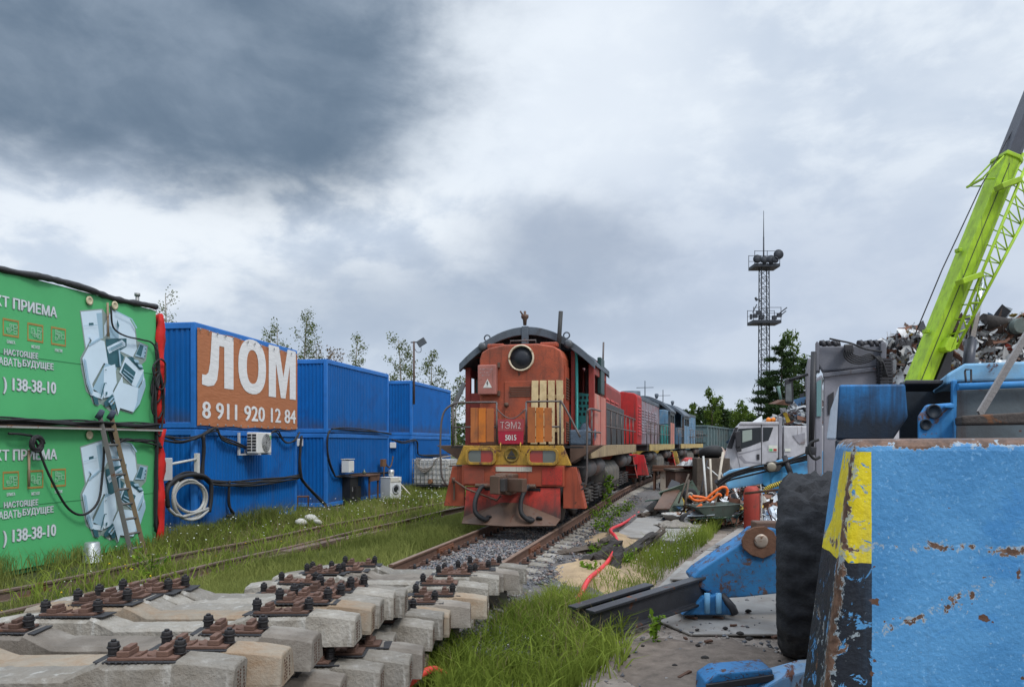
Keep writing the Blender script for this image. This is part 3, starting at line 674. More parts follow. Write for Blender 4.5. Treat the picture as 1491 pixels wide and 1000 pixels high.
# tarpaulin roll along the top, cable gutter along the middle
pts = [gB.w(a, .05+.02*math.sin(a*5), 5.06+.03*math.sin(a*2.3)) for a in np.arange(-.1, gB.L+.12, .12)]
tag(MB().tube(pts, .05, 8, rad=[.045+.028*random.random() for _ in pts]).build('tarpaulin', TARP), 'crumpled black tarpaulin edge along the top of the green container', 'tarpaulin')
t = thing('cable_tray', 'rusty cable tray stuffed with black cables between the two green banners', 'cable tray', gB.w(0, .05, 2.5), gB.rz)
MB().box(0, gB.L, -.14, 0, -.03, .0).build('tray', mat('tray_rust', (0.085, 0.06, 0.045), 0.85, rust=0.35), t)
MB().box(0, gB.L, -.15, -.141, -.05, -.02).build('lip', mat('tray_pale', (0.4, 0.4, 0.38), 0.6, 0.3, rust=0.2), t)
for k in range(7):
    MB().tube([(a, -.07-.035*(k % 3)+.02*math.sin(a*3+k), .03+.025*(k//2)+.015*math.sin(a*4+k*2)) for a in np.arange(0, gB.L+.05, .2)], .018+.006*(k % 2), 6).build('cable', BLACK, t)
# red cloth wrapped down the corner
mb = MB()
for z0, z1 in ((2.62, 4.95), (.15, 2.5)):
    zs = np.linspace(z0, z1, 14); prof = [(gB.L-.02, .08), (gB.L+.10, .14), (gB.L+.2, .09), (gB.L+.16, -.1)]
    vs = [gB.w(a+.03*math.sin(z*9+a*9), o_+.03*math.sin(z*7+a*20), z) for z in zs for a, o_ in prof]
    mb.add(vs, [(i*4+k, i*4+k+1, i*4+5+k, i*4+4+k) for i in range(13) for k in range(3)], 0, True)
o = mb.build('red_cloth', mat('red_cloth', (0.55, 0.015, 0.012), 0.7, var=0.25, bump=0.5, bscale=6)); sd = o.modifiers.new('solid', 'SOLIDIFY'); sd.thickness = .015
tag(o, 'faded red cloth strips wrapped down the corner of the green containers', 'cloth')

def cable(bx, pix, r, label, n=1, out=.05, group='black cables hung on the containers', m=BLACK, name='cable'):
    mb = MB(); P_ = smooth_path([bx.wp(px, py, out) for px, py in pix], 5)
    for k in range(n):
        nn = Vector((bx.d.y, -bx.d.x, 0)); ph = k*1.7
        pts = [p+nn*(.02*math.sin(i*.5+ph)+.02*k/max(n, 1))+Vector((0, 0, (.035*math.sin(i*.35+ph)-.02*k) if n > 1 else 0)) for i, p in enumerate(P_)]
        mb.tube(pts, r, 6)
    return tag(mb.build(name, m), label, 'cable', group)
cable(gB, [(0, 631), (25, 633), (40, 640), (58, 690), (85, 735), (110, 749), (132, 728), (140, 690), (140, 650)], .022, 'single thick black cable sagging in a loop across the lower green banner', out=.16)
cable(gB, [(152, 446), (153, 463), (160, 480), (175, 490), (200, 495), (214, 500), (220, 520), (226, 560)], .018, 'black cable drooping across the upper appliance picture', out=.13)
cable(gB, [(150, 625), (158, 642), (170, 638), (190, 640), (218, 643), (226, 648)], .02, 'cables bunched across the lower appliance picture', 3, .13)
cable(gB, [(218, 500), (222, 540), (216, 575), (219, 640), (218, 700), (217, 765)], .022, 'bundle of black cables hanging down beside the red cloth', 7, .14)
for k, (rx, ry, cy) in enumerate(((9, 26, 560), (12, 34, 575), (8, 45, 590), (13, 22, 545))):
    pts = [gB.wp(min(228, 221+rx*math.cos(a)*(.8+.2*math.sin(3*a+k))), cy+ry*math.sin(a), .12+.03*k) for a in np.linspace(0, 2*PI, 26)[:-1]]
    tag(MB().tube(pts, .02, 6, closed=True).build('cable', BLACK), 'loops of black cable hanging beside the red cloth at the seam', 'cable', 'hanging cable loops')
tag(MB().tube([gB.wp(38+(5.5+.05*i)*math.cos(a), 646+(7+.06*i)*math.sin(a), .2+.004*(i % 9)) for i, a in enumerate(np.linspace(0, 44, 90))], .02, 6).build('cable_coil', BLACK), 'small coil of black cable hung on the lower green banner', 'cable coil')
MB_ = MB()
for (a, b), (c, d_) in (((35, 655), (35, 708)), ((150, 441), (151, 490))): MB_.tube([gB.wp(a, b, .1), gB.wp(c, d_, .1)], .02, 6)
tag(MB_.build('conduit_pipe', mat('conduit', (0.33, 0.24, 0.16), 0.7, rust=0.3)), 'short rusty conduit pipes fixed on the green banners', 'pipe')

# ---- ladder and bucket
t = thing('ladder', 'worn metal ladder leaning on the lower green container', 'ladder', gB.w(gB.f(190, 700)[0], .6, 0), gB.rz)
LADM = mat('ladder_grey', (0.15, 0.145, 0.14), 0.7, 0.3, rust=0.25)
a0, a1 = gB.f(135, 600)[0], gB.f(152, 600)[0]; org = gB.f(190, 700)[0]
bl, br = gB.f(182, 783)[0], gB.f(201, 782)[0]
tl, tr = Vector((a0-org, .45, 2.72)), Vector((a1-org, .45, 2.72)); lb, rb = Vector((bl-org-.62, -.05, .02)), Vector((br-org-.62, -.05, .02))
for p, q, m in ((lb, tl, LADM), (rb, tr, mat('ladder_brown', (0.17, 0.125, 0.075), 0.8, rust=0.3))): MB().bar(p, q, .05, .08).build('side_rail', m, t, .006)
for k in range(9):
    f = .06+.105*k; MB().cyl(lb.lerp(tl, f), rb.lerp(tr, f), .024, n=8).build('rung', LADM, t)
for p in (tl, tr): MB().cyl(p+Vector((0, .03, -.05)), p+Vector((0, -.06, .1)), .07, .05, 10).build('rag_pad', mat('rag', (0.06, 0.075, 0.11), 0.95, bump=0.8, bscale=15), t)
p = gB.w(gB.f(110, 800)[0], .35, .02)
t = thing('bucket', 'dented grey metal bucket standing upside down by the lower green banner', 'bucket', p)
MB().lathe([(.17, 0), (.175, .015), (.165, .02), (.125, .36), (.115, .37), (0.001, .372)], n=20).build('body', mat('zinc', (0.42, 0.45, 0.46), 0.45, 0.6, 0.3, 5, bump=0.4, bscale=7), t)
MB().tube([(.17*math.cos(a), -.17*math.sin(a)*.35-.12, .05+.1*math.sin(a)) for a in np.linspace(0, PI, 10)], .006, 6).build('handle', DARK, t)

# ---- orange banner on the upper blue container
def wrinkle(name, col):
    m = mat(name, col, 0.6, var=0.05, bump=0); nt = m.node_tree; N, L = nt.nodes, nt.links; tc = N.new('ShaderNodeTexCoord'); mp = N.new('ShaderNodeMapping'); mp.inputs['Rotation'].default_value = (0, R(25), 0)
    mp.inputs['Scale'].default_value = (1.0, 1, 4.0); L.new(tc.outputs['Object'], mp.inputs[0]); t = N.new('ShaderNodeTexNoise'); t.inputs['Scale'].default_value = 2.2; t.inputs['Detail'].default_value = 5; t.inputs['Distortion'].default_value = 1.2
    L.new(mp.outputs[0], t.inputs['Vector']); bp = N.new('ShaderNodeBump'); bp.inputs['Strength'].default_value = 0.25; bp.inputs['Distance'].default_value = 0.05; L.new(t.outputs['Fac'], bp.inputs['Height']); L.new(bp.outputs[0], N['Principled BSDF'].inputs['Normal']); return m
OB, OW = wrinkle('orange_banner', (0.42, 0.155, 0.065)), wrinkle('banner_white', (0.74, 0.74, 0.74))
t = thing('banner', 'orange cloth banner with big white Cyrillic letters and a telephone number', 'banner', b1.w(0, .03, 2.62), b1.rz)
z1 = 2.34; n = 30; vs = []
for i in range(n+1):
    for j in range(13): vs.append((.04+(b1.L-.1)*i/n, -.004*abs(math.sin(i*1.1+j*.6))*(1 if j in (0, 12) or i in (0, n) else 0), z1*j/12+(.015*math.sin(i*.9) if j in (0, 12) else 0)))
MB().add(vs, [(i*13+j, (i+1)*13+j, (i+1)*13+j+1, i*13+j+1) for i in range(n) for j in range(12)], 0, True).build('cloth', OB, t, recalc=False)
def bl_(px, py): a, z = b1.f(px, py); return a, z-2.62
def put(poly, x0, y0, x1, y1):
    a0, h0 = bl_(x0, y0); a1, h1 = bl_(x1, y1); return [(a0+(a1-a0)*u, -.009, h0+(h1-h0)*v) for u, v in poly]
LP = [(.30,1),(1,1),(1,0),(.69,0),(.69,.78),(.53,.78),(.51,.38),(.46,.14),(.36,.03),(.18,0),(0,.02),(0,.20),(.12,.20),(.19,.25),(.24,.42),(.27,.7)]
v = put(LP, 292, 561, 338, 492); MB().add(v, [tuple(range(len(v)))]).build('letter', OW, t, recalc=False)
MP = [(0,0),(0,1),(.36,1),(.52,.42),(.68,1),(1,1),(1,0),(.76,0),(.76,.68),(.60,0),(.43,0),(.25,.68),(.25,0)]
v = put(MP, 389.5, 577, 429, 512); MB().add(v[::-1], [tuple(range(len(v)))]).build('letter', OW, t, recalc=False)
a0, h0 = bl_(345, 571); a1, h1 = bl_(385.5, 500); k = 28; ring = []
for rr in (1, .0):
    for i in range(k):
        a = 2*PI*i/k; c_, s_ = math.copysign(abs(math.cos(a))**.85, math.cos(a)), math.copysign(abs(math.sin(a))**.85, math.sin(a)); w, h = (a1-a0)/2, (h1-h0)/2
        f_, g_ = (1, 1) if rr else (.42, .62); ring.append(((a0+a1)/2+w*c_*f_, -.009, (h0+h1)/2+h*s_*g_))
MB().add(ring, [(i, (i+1) % k, k+(i+1) % k, k+i) for i in range(k)]).build('letter', OW, t, recalc=False)
a0, h0 = bl_(292, 609); a1, h1 = bl_(429, 592); text('8 911 920 12 84', 'telephone_number', OW, t, a1-a0, .42, (a0, -.006, h0), bold=.03)
for i in range(15):
    for z in (.03, z1-.03): MB().lathe([(.03, -.02), (.03, -.028), (.012, -.03)], (.12+i*(b1.L-.28)/14, -.02, z), 'y', 10).build('eyelet', STEEL, t)

# ---- things on the blue fronts
a, z = b1.f(352, 660); a2, z2 = b1.f(388, 630)
t = thing('air_conditioner', 'white outdoor air conditioner unit on the front of the blue container', 'air conditioner', b1.w(a, .14, 1.93), b1.rz)
w = .82; MB().box(0, w, -.3, 0, 0, .56).build('casing', WPLAST, t, .02)
g = MB(); cx, cz = w*.62, .28
for r in (.05, .1, .15, .2, .245): g.tube([(cx+r*math.cos(a), -.312, cz+r*math.sin(a)) for a in np.linspace(0, 2*PI, 25)[:-1]], .006, 5, closed=True)
for k in range(12): an = k*PI/6; g.bar((cx+.05*math.cos(an), -.312, cz+.05*math.sin(an)), (cx+.245*math.cos(an+.3), -.312, cz+.245*math.sin(an+.3)), .006)
g.build('fan_grille', mat('grille_grey', (0.45, 0.46, 0.46), 0.5), t)
MB().lathe([(.25, -.301), (.25, -.304), (0.001, -.3045)], (cx, 0, cz), 'y', 28).build('fan_opening', mat('fan_dark', (0.12, 0.12, 0.125), 0.6), t)
g = MB()
for i in range(2):
    for j in range(6): g.box(-.012, -.002, -.27+i*.14, -.16+i*.14, .06+.08*j, .11+.08*j)
g.build('coil_vent', BLACK, t)
MB().box(w-.12, w-.02, -.304, -.3005, .36, .48).build('energy_label', mat('label_green', (0.1, 0.4, 0.15), 0.5), t)
g = MB()
for x in (.12, w-.12): g.box(x-.02, x+.02, -.34, .12, -.045, -.005); g.box(x-.02, x+.02, .09, .125, -.04, .1)
g.box(-.28, -.2, .07, .11, -.05, .55); g.bar((-.24, .05, -.03), (.1, .05, -.03), .05, .04); g.build('bracket', mat('bracket_white', (0.6, 0.6, 0.6), 0.5, 0.3, rust=0.15), t)
cable(b1, [(230, 635), (258, 640), (284, 634), (309, 622), (318, 636), (340, 645), (355, 650)], .022, 'tangled black cable bundle above the hose coil at the blue container seam', 4, .08)
cable(b1, [(388, 632), (400, 628), (412, 642), (425, 640), (433, 630)], .022, 'black cable loop from the air conditioner to the container corner', 2, .08)
cable(b1, [(290, 635), (292, 660), (290, 692)], .04, 'short thick black cable dropping beside the grey pipe', 2, .08)
cable(b1, [(236, 705), (262, 690), (290, 690), (302, 699), (340, 702), (380, 698), (425, 692), (433, 690)], .026, 'long bundle of black cables across the blue lower container front', 6, .09)
cable(b1, [(328, 700), (328, 728), (332, 740), (334, 748), (326, 752)], .03, 'black cable tail hanging below the long bundle', 2, .09)
cable(b1, [(433, 635), (431, 665), (432, 690), (440, 705), (470, 735)], .035, 'black cables running down the corner between the blue stacks', 3, .12)
cable(b2, [(480, 625), (500, 624), (540, 626), (567, 631)], .025, 'black cable along the seam of the middle blue stack', 2, .06)
cable(b2, [(477, 627), (474, 640), (477, 670), (484, 690), (490, 694), (520, 690), (570, 686)], .03, 'black cable looping down the front of the middle blue stack to the sink box', 2, .06)
cable(b3, [(568, 640), (585, 644), (604, 640), (606, 655), (612, 663), (650, 662)], .03, 'black cable along the far blue stack above the caged tank', 2, .06)
# hose coil of pale corrugated pipe
cpt = [];
for i in range(60):
    an = i/60*2*PI*2.6+.5; r = 28+6*math.sin(an*.43+1); cpt.append(b1.wp(270+(r-4*math.sin(i*.15))*math.cos(an)*.86, 725+r*math.sin(an)*.92, .12+.02*math.sin(an*1.7)))
cpt = [b1.wp(233, 725, .1), b1.wp(240, 742, .12), b1.wp(258, 752, .14)]+cpt
tag(MB().tube(smooth_path(cpt, 2), .036, 8).build('hose_coil', mat('pale_hose', (0.42, 0.42, 0.40), 0.6, bump=1.0, bscale=25)), 'coil of pale grey corrugated pipe hung on the blue container', 'hose')
tag(MB().tube(smooth_path([b1.wp(px, py, .15) for px, py in ((236, 738), (234, 715), (243, 700), (262, 692), (285, 692), (298, 702), (299, 725), (296, 745))], 5), .05, 8).build('thick_hose', BLACK), 'thick black hose arched over the pale pipe coil', 'hose')
t = thing('junction_box', 'grey electric box with a white pipe beside the red cloth', 'electric box', b1.w(0, 0, 0), b1.rz)
def lb1(px, py, o=0.05): a, z = b1.f(px, py); return Vector((a, -o, z))
q = lb1(236, 683); MB().cbox((q.x, -.08, q.z), (.3, .16, .5)).build('box', mat('grey_box', (0.5, 0.52, 0.54), 0.5), t, .015)
MB().cyl((q.x+.15, -.06, q.z+.1), lb1(284, 668)+Vector((0, 0, 0)), .03, n=8).build('pipe', mat('white_pipe', (0.55, 0.55, 0.52), 0.5), t)
q = lb1(284, 675); MB().cbox((q.x, -.05, q.z), (.1, .1, .5)).build('bracket', mat('white_pipe', (0.55, 0.55, 0.52), 0.5), t, .01)

# floodlight pole at the corner of the far upper blue container
a, z = b3.f(606, 582); p = b3.w(.1, .06, 4.0)
t = thing('floodlight_pole', 'thin rusty pole with a floodlight at the corner of the far blue stack', 'lamp', p)
h = EYE+(HOR-497)/F*p.y-p.z; MB().cyl((0, 0, 0), (0, 0, h), .055, .045, 8).build('pole', mat('pole_rust', (0.12, 0.085, 0.075), 0.7, 0.3, rust=0.4), t)
MB().bar((-.15, 0, h-.05), (.25, 0, h-.03), .05).build('bracket', DARK, t)
f = MB().cbox((.36, -.05, h-.05), (.42, .12, .3), rot=Matrix.Rotation(R(-32), 3, 'Y')).build('lamp_head', mat('lamp_grey', (0.10, 0.11, 0.12), 0.5, 0.3), t, .02)
MB().tube(smooth_path([(.3, 0, h-.1), (.33, 0, h-.45), (.15, 0, h-.5), (.02, 0, h-.3)], 5), .015, 6).build('cable', BLACK, t)

# clutter in front of the middle stack
def gp(px, py, z=0): return G(px, py, z)
p = gp(503, 733); 
t = thing('black_cabinet', 'black metal cabinet beside the blue container wall', 'cabinet', p, b2.rz)
MB().box(-.25, .45, -.3, .25, .03, .95).build('body', mat('black_panel', (0.02, 0.021, 0.024), 0.4, var=0.3), t, .01); MB().box(-.27, .47, -.33, .27, .95, .98).build('top', DARK, t, .005)
MB().box(-.1, -.06, -.318, -.301, .45, .62).build('handle', STEEL, t)
t = thing('wash_stand', 'white hanging water box above the black cabinet', 'wash stand', b2.w(b2.f(497, 690)[0], .2, 1.15), b2.rz)
MB().yz([(-.2, 0), (-.2, .42), (.1, .46), (.1, 0)], -.22, .22).build('tank', WPLAST, t, .02); MB().box(-.24, .24, -.22, .12, .465, .49).build('lid', mat('lid_cream', (0.6, 0.57, 0.5), 0.5), t, .008); MB().cyl((0, -.21, .06), (0, -.28, .05), .02, n=8).build('tap', STEEL, t)
p = gp(528, 730)
t = thing('work_table', 'rusty steel table against the blue container', 'table', p, b2.rz+.05)
MB().box(-.75, .6, -.5, .35, .98, 1.03).box(-.5, .58, -.48, -.42, .78, .98).build('top', RUST, t, .006)
for x in (-.45, .52):
    for y in (-.44, .28): MB().box(x, x+.06, y, y+.06, 0, .98).build('leg', RUST, t, .004)
MB().box(-.9, -.45, -.1, .3, .02, .62).build('box_below', BLACK, t, .01)
tag(MB().lathe([(.06, 0), (.07, .1), (.02, .14), (.02, .2)], p+Vector((.1, -.2, 1.03)), n=12).build('bottle', mat('glass_green', (0.1, 0.13, 0.1), 0.2)), 'small bottle standing on the rusty table', 'bottle')
p = gp(569, 727)
t = thing('washing_machine', 'old white washing machine standing by the blue container', 'washing machine', p, 0.95)
# door faces -y local
MB().box(-.3, .3, -.27, .27, .02, .86).build('casing', mat('enamel', (0.66, 0.68, 0.69), 0.35, var=0.06, dirt=0.1), t, .015)
MB().box(-.31, .31, -.28, .28, .86, .885).build('top', WPLAST, t, .008); MB().box(-.295, .295, -.29, -.271, .7, .855).build('control_panel', mat('panel_cream', (0.6, 0.58, 0.52), 0.4), t, .006)
d_ = MB().lathe([(.2, -.271), (.2, -.3), (.16, -.31), (.15, -.29)], (0, 0, .42), 'y', 28).build('door', mat('door_grey', (0.40, 0.42, 0.44), 0.35), t)
MB().lathe([(.15, -.285), (.10, -.30), (0.001, -.305)], (0, 0, .42), 'y', 24).build('porthole', mat('dark_glass', (0.02, 0.025, 0.03), 0.1, spec=0.8), d_); MB().cyl((.2, -.295, .77), (.2, -.315, .77), .035, n=14).build('knob', WPLAST, t)
tag(MB().lathe([(.05, 0), (.1, .03), (.12, .15), (.11, .26), (.05, .28)], p+Vector((0, .1, .89)), n=16).build('kettle', mat('alu', (0.5, 0.5, 0.48), 0.4, 0.6)), 'small dented metal pot on top of the washing machine', 'pot')
t = thing('meter_board', 'brown wooden switch board with cables above the washing machine', 'switch board', b2.w(b2.f(552, 688)[0], .12, 1.25), b2.rz)
MB().box(-.2, .2, -.12, 0, 0, .3).build('board', mat('brown_wood', (0.16, 0.08, 0.04), 0.8), t, .01)
MB().tube(smooth_path([(0, -.1, 0), (-.1, -.12, -.4), (.1, -.1, -.7), (.05, -.1, -1.0)], 5), .03, 6).tube(smooth_path([(.2, -.1, .1), (.5, -.1, -.05), (.8, -.1, .05), (1.0, -.1, .4)], 5), .03, 6).build('cable', mat('brown_cable', (0.1, 0.06, 0.04), 0.8), t)
mb = MB(); c = gp(593, 727); mb.bar(c+Vector((-.35, .4, .62)), c+Vector((.25, 0, .05)), .06, .02)
tag(mb.build('plank', mat('pale_wood', (0.45, 0.4, 0.33), 0.8)), 'pale short plank leaning by the blue container door', 'plank')
for px, py, bx, lab in ((464, 644, b2, 'small white junction box high on the middle blue stack'), (594, 648, b3, 'small white junction box high on the far blue stack')):
    a, z = bx.f(px, py); t2 = MB().cbox((0, 0, 0), (.28, .1, .26)).build('junction_box', WPLAST, None, .02); t2.location = bx.w(max(-.3, a), -.3, z)
    t2.location = bx.w(-.06, -1.0 if bx is b2 else -.9, z); t2.rotation_euler = (0, 0, bx.rz+PI/2); tag(t2, lab, 'junction box')
# low stool, white stones in the grass
p = gp(441, 742)
t = thing('stool', 'small rusty stool at the corner of the blue containers', 'stool', p, .3)
MB().box(-.2, .2, -.15, .15, .42, .46).build('seat', RUST, t, .005)
for x in (-.17, .17):
    for y in (-.12, .12): MB().box(x-.02, x+.02, y-.02, y+.02, 0, .42).build('leg', RUST, t)
# caged water tank on a pallet
p = gp(637, 716); rz = b3.rz-.1
t = thing('caged_tank', 'dirty white plastic water tank in a wire cage', 'water tank', p+Vector((0, 0, .34)), rz-PI/2)
MB().box(-.95, .75, -.5, .55, .03, 1.15).build('tank', mat('milky_plastic', (0.60, 0.58, 0.54), 0.5, var=0.2, dirt=0.4, dirtcol=(0.35, 0.28, 0.2)), t, .08, 3)
g = MB()
for x in np.linspace(-.99, .79, 10): g.tube([(x, -.54, 0), (x, -.54, 1.14), (x, .59, 1.14)], .014, 5)
for z in (.03, .28, .52, .76, .98, 1.14): g.tube([(-.99, .59, z), (-.99, -.54, z), (.79, -.54, z), (.79, .59, z)], .014, 5)
for y in np.linspace(-.54, .59, 6): g.tube([(-.99, y, 0), (-.99, y, 1.14), (.79, y, 1.14), (.79, y, 0)], .014, 5)
g.build('cage', mat('zinc_wire', (0.35, 0.35, 0.34), 0.5, 0.5, rust=0.3), t)
MB().cyl((-.1, -.52, .16), (-.1, -.66, .16), .1, n=16).build('outlet_valve', mat('valve_brown', (0.25, 0.12, 0.06), 0.7), t)
MB().lathe([(.2, 1.15), (.2, 1.2), (0.001, 1.21)], (0, 0, 0), n=18).build('lid', WPLAST, t)
mb = MB()
for k in range(3): mb.tube(smooth_path([(-.8+.1*k, -.5, 1.2), (-.75, -.58, .9), (-.4, -.6, .72-.08*k), (0, -.6, .85), (.2, -.55, 1.18), (.75, .1, 1.3)], 5), .03, 6)
tg = mb.build('fire_hose', mat('canvas_hose', (0.25, 0.22, 0.19), 0.9)); tg.location = t.location; tg.rotation_euler = t.rotation_euler
tag(tg, 'flat grey canvas hose looped over the caged tank', 'hose')
t = thing('pallet', 'black plastic pallet under the caged water tank', 'pallet', p, rz-PI/2)
mb = MB().box(-1.0, .8, -.55, .6, .26, .335)
for x in (-.95, -.15, .65):
    for y in (-.5, 0, .48): mb.box(x, x+.14, y, y+.12, .08, .26)
for y in (-.52, 0, .46): mb.box(-1.0, .8, y, y+.14, 0, .08)
mb.build('deck', mat('black_plastic', (0.025, 0.025, 0.03), 0.6), t, .01)

for k, (px, py, r) in enumerate(((438, 764, .16), (452, 760, .2), (462, 763, .12))):
    mb = MB().lathe([(r*.5, 0), (r, r*.3), (r*.9, r*.7), (r*.4, r), (.001, r*1.05)], n=9); o = mb.build('stone', mat('pale_stone', (.5, .49, .45), .9, bump=.6)); o.location = G(px, py, .12); o.rotation_euler = (.2*k, .1, k); tag(o, ('left end', 'largest', 'small right hand')[k]+' white stone in the grass before the blue containers', 'stone', 'white stones in the grass')
mb = MB().cyl((0, 0, 0), (0, 0, .32), .04, n=8).cyl((0, 0, .3), (0, 0, .36), .06, n=8); o = mb.build('vent_pipe', STEEL); o.location = gB.w(gB.L-.15, -.3, 5.0); tag(o, 'short grey vent pipe on the roof corner of the green container', 'pipe')
# ------------------------------------------------------------------ locomotives and wagons
def paint(name, col, rust=.2, dirt=.3, streak=.3, **k):
    return mat(name, col, k.pop('rough', .6), 0, k.pop('var', .25), k.pop('scale', 1.8), rust=rust, rustcol=k.pop('rustcol', (.07, .03, .02)), rscale=k.pop('rscale', 3.5), dirt=dirt, dirtcol=k.pop('dirtcol', (.12, .06, .04)), streak=streak, streakcol=k.pop('streakcol', (.06, .035, .03)), bump=k.pop('bump', .15), **k)
RED = paint('loco_red_brown', (.34, .066, .030), .20, .35, .42, dscale=1.6, dirtcol=(.16, .05, .03), streakcol=(.10, .03, .02))
REDX = paint('loco_fresh_red', (.46, .034, .022), .22, .5, .55, zdirt=(.35, (.05, .03, .025), .3), scratch=(3.5, (.10, .03, .02)), dirtcol=(.16, .05, .035))
RED_H = paint('hood_red_brown', (.36, .075, .034), .17, .35, .45, dscale=1.4, dirtcol=(.19, .06, .04), streakcol=(.12, .035, .022), zdirt=(.5, (.10, .05, .035), 1.85), scratch=(3.0, (.14, .05, .03)))
REDD = paint('loco_dark_red', (.26, .035, .028), .15, .3, .2)
PINK = paint('loco_faded_red', (.48, .17, .13), .12, .3, .2, dirtcol=(.4, .3, .26))
YEL = paint('loco_yellow', (.44, .25, .03), .36, .45, .45, dirtcol=(.17, .10, .04), dscale=2.5, scratch=(4.0, (.09, .05, .03)))
OCHRE = paint('sill_ochre', (.36, .27, .15), .3, .5, .3, dirtcol=(.2, .14, .09))
ROOFM = paint('roof_slate', (.095, .118, .145), .2, .2, .1, dirtcol=(.05, .05, .055))
UNDER = paint('under_frame', (.034, .031, .031), .25, .4, .2, dirtcol=(.10, .085, .07))
BROWN = paint('brown_iron', (.11, .065, .045), .35, .3, .2)
TURQ = paint('turquoise', (.06, .36, .34), .2, .25, .15)
BLK = mat('black_void', (.012, .012, .014), .6, bump=0)
GREYB = paint('loco_grey', (.17, .19, .20), .18, .25, .2)
WOODL = mat('fresh_wood', (.62, .47, .26), .75, var=.2, scale=6, bump=.25, bscale=25, dirt=.2, dirtcol=(.4, .27, .12), rnd=.12)
ORP = paint('orange_board', (.55, .16, .02), .1, .2, .3, streakcol=(.3, .1, .03)); ORB = paint('orange_brown_board', (.40, .125, .035), .12, .2, .3)
WHT = mat('white_paint', (.68, .66, .62), .6, var=.15, dirt=.3, bump=0)
HANDR = mat('hand_rail', (.13, .11, .105), .55, .4, .25, 4, rust=.3)
LENS_G = glassmat('lens_grey', (.12, .13, .12)); LENS_R = glassmat('lens_red', (.32, .03, .02), .2); GLASSD = glassmat('dark_window', (.03, .04, .045))

def bogie(t, y0, name='bogie'):
    b = MB()
    for sx in (-1, 1):
        b.yz([(y0-.3, .55), (y0+.2, .78), (y0+4.0, .78), (y0+4.5, .55), (y0+4.3, .42), (y0-.1, .42)], sx*1.0-.06, sx*1.0+.06)
    b.box(-.95, .95, y0+1, y0+3.2, .5, .85)
    bo = b.build(name, UNDER, t, .02)
    for k in range(3):
        yc = y0+.25+1.85*k; w = MB()
        for sx in (-1, 1):
            w.lathe([(.2, sx*.85), (.48, sx*.84), (.525, sx*.80), (.54, sx*.73), (.5, sx*.71), (.2, sx*.73)], (0, yc, .525), 'x', 28)
        w.cyl((-.8, yc, .525), (.8, yc, .525), .09, n=12); w.build('wheel_set', mat('wheel_steel', (.09, .075, .065), .6, .4, .3, 5, rust=.35), bo)
        for sx in (-1, 1):
            j = MB(); j.cyl((sx*1.0, yc, .53), (sx*1.24, yc, .53), .17, .15, 14); j.box(min(sx*1.0, sx*1.2), max(sx*1.0, sx*1.2), yc-.22, yc+.22, .42, .62)
            for q in (-.42, .42):
                for z in range(5): j.lathe([(.10, 0), (.135, .02), (.135, .05), (.10, .07)], (sx*1.12, yc+q, .33+.085*z), 'z', 12)
            j.build('axle_box', UNDER, bo)
    return bo

def railing(t, pts_rows, posts, name='handrail', m=None):
    mb = MB()
    for row in pts_rows: mb.tube(row, .022, 6)
    for p, q in posts: mb.cyl(p, q, .022, n=6)
    return mb.build(name, m or HANDR, t)

def hood(t, x, y0, y1, z0, z1, m, name, cham=.22):
    xs = [(-x, z0), (x, z0), (x, z1-cham), (x-.05, z1-cham*.45), (x-cham*.7, z1-.04), (x*.4, z1+.03), (-x*.4, z1+.03), (-x+cham*.7, z1-.04), (-x+.05, z1-cham*.45), (-x, z1-cham)]
    return MB().xz(xs, y0, y1).build(name, m, t, .04, 3)
def louvre(parent, x, y0, y1, z0, z1, sx, m, n=8, name='louvre'):
    mb = MB()
    for k in range(n):
        z = z0+(z1-z0)*(k+.5)/n; h = (z1-z0)/n
        mb.prism([(x, y0, z-h*.38), (x+sx*.03, y0, z-h*.42), (x, y0, z+h*.3)], (0, y1-y0, 0))
    return mb.build(name, m, parent)
def arch(x): return 4.48-.315*x*x
def cab(t, y0, y1, wall, low, roof, roofin, door=TURQ, zf=1.80):
    """roof arch on corner posts, half walls, openings; the front looks at -y"""
    W = 1.56; ea = arch(W)
    xs = np.linspace(-W-.05, W+.05, 25); mb = MB()
    out = [(x, arch(x)+.05) for x in xs]; inn = [(x, arch(x)-.03) for x in xs[::-1]]
    rf = mb.xz(out+inn, y0-.28, y1+.15).build('roof', roof, t)
    rim = MB(); rim.xz([(x, arch(x)+.07) for x in xs]+[(x, arch(x)-.12) for x in xs[::-1]], y0-.33, y0-.2); rim.build('roof_rim', roofin, rf, .012)
    MB().xz([(x, arch(x)+.09) for x in xs]+[(x, arch(x)-.10) for x in xs[::-1]], y1+.16, y1+.26).build('roof_rim', roofin, rf, .012)
    for sx in (-1, 1):
        for k, y in ((0, y0), (1, (y0+y1)/2-.05), (2, y1-.12)):
            a, b = (sx*W, sx*(W-.13)) if sx > 0 else (sx*(W-.13), sx*W); a, b = min(a, b), max(a, b)
            MB().box(a, b, y, y+.12, zf+.0, ea-.04).build('corner_post', wall, t, .015)
        lo, hi = min(sx*W, sx*(W-.05)), max(sx*W, sx*(W-.05))
        MB().box(lo+.004, hi-.004, y0+.12, y1-.12, zf, zf+1.22).build('side_panel', low, t, .008); MB().box(lo+.002, hi-.002, y0+.12, y1-.12, ea-.26, ea-.05).build('side_panel', wall, t, .008)
    return rf

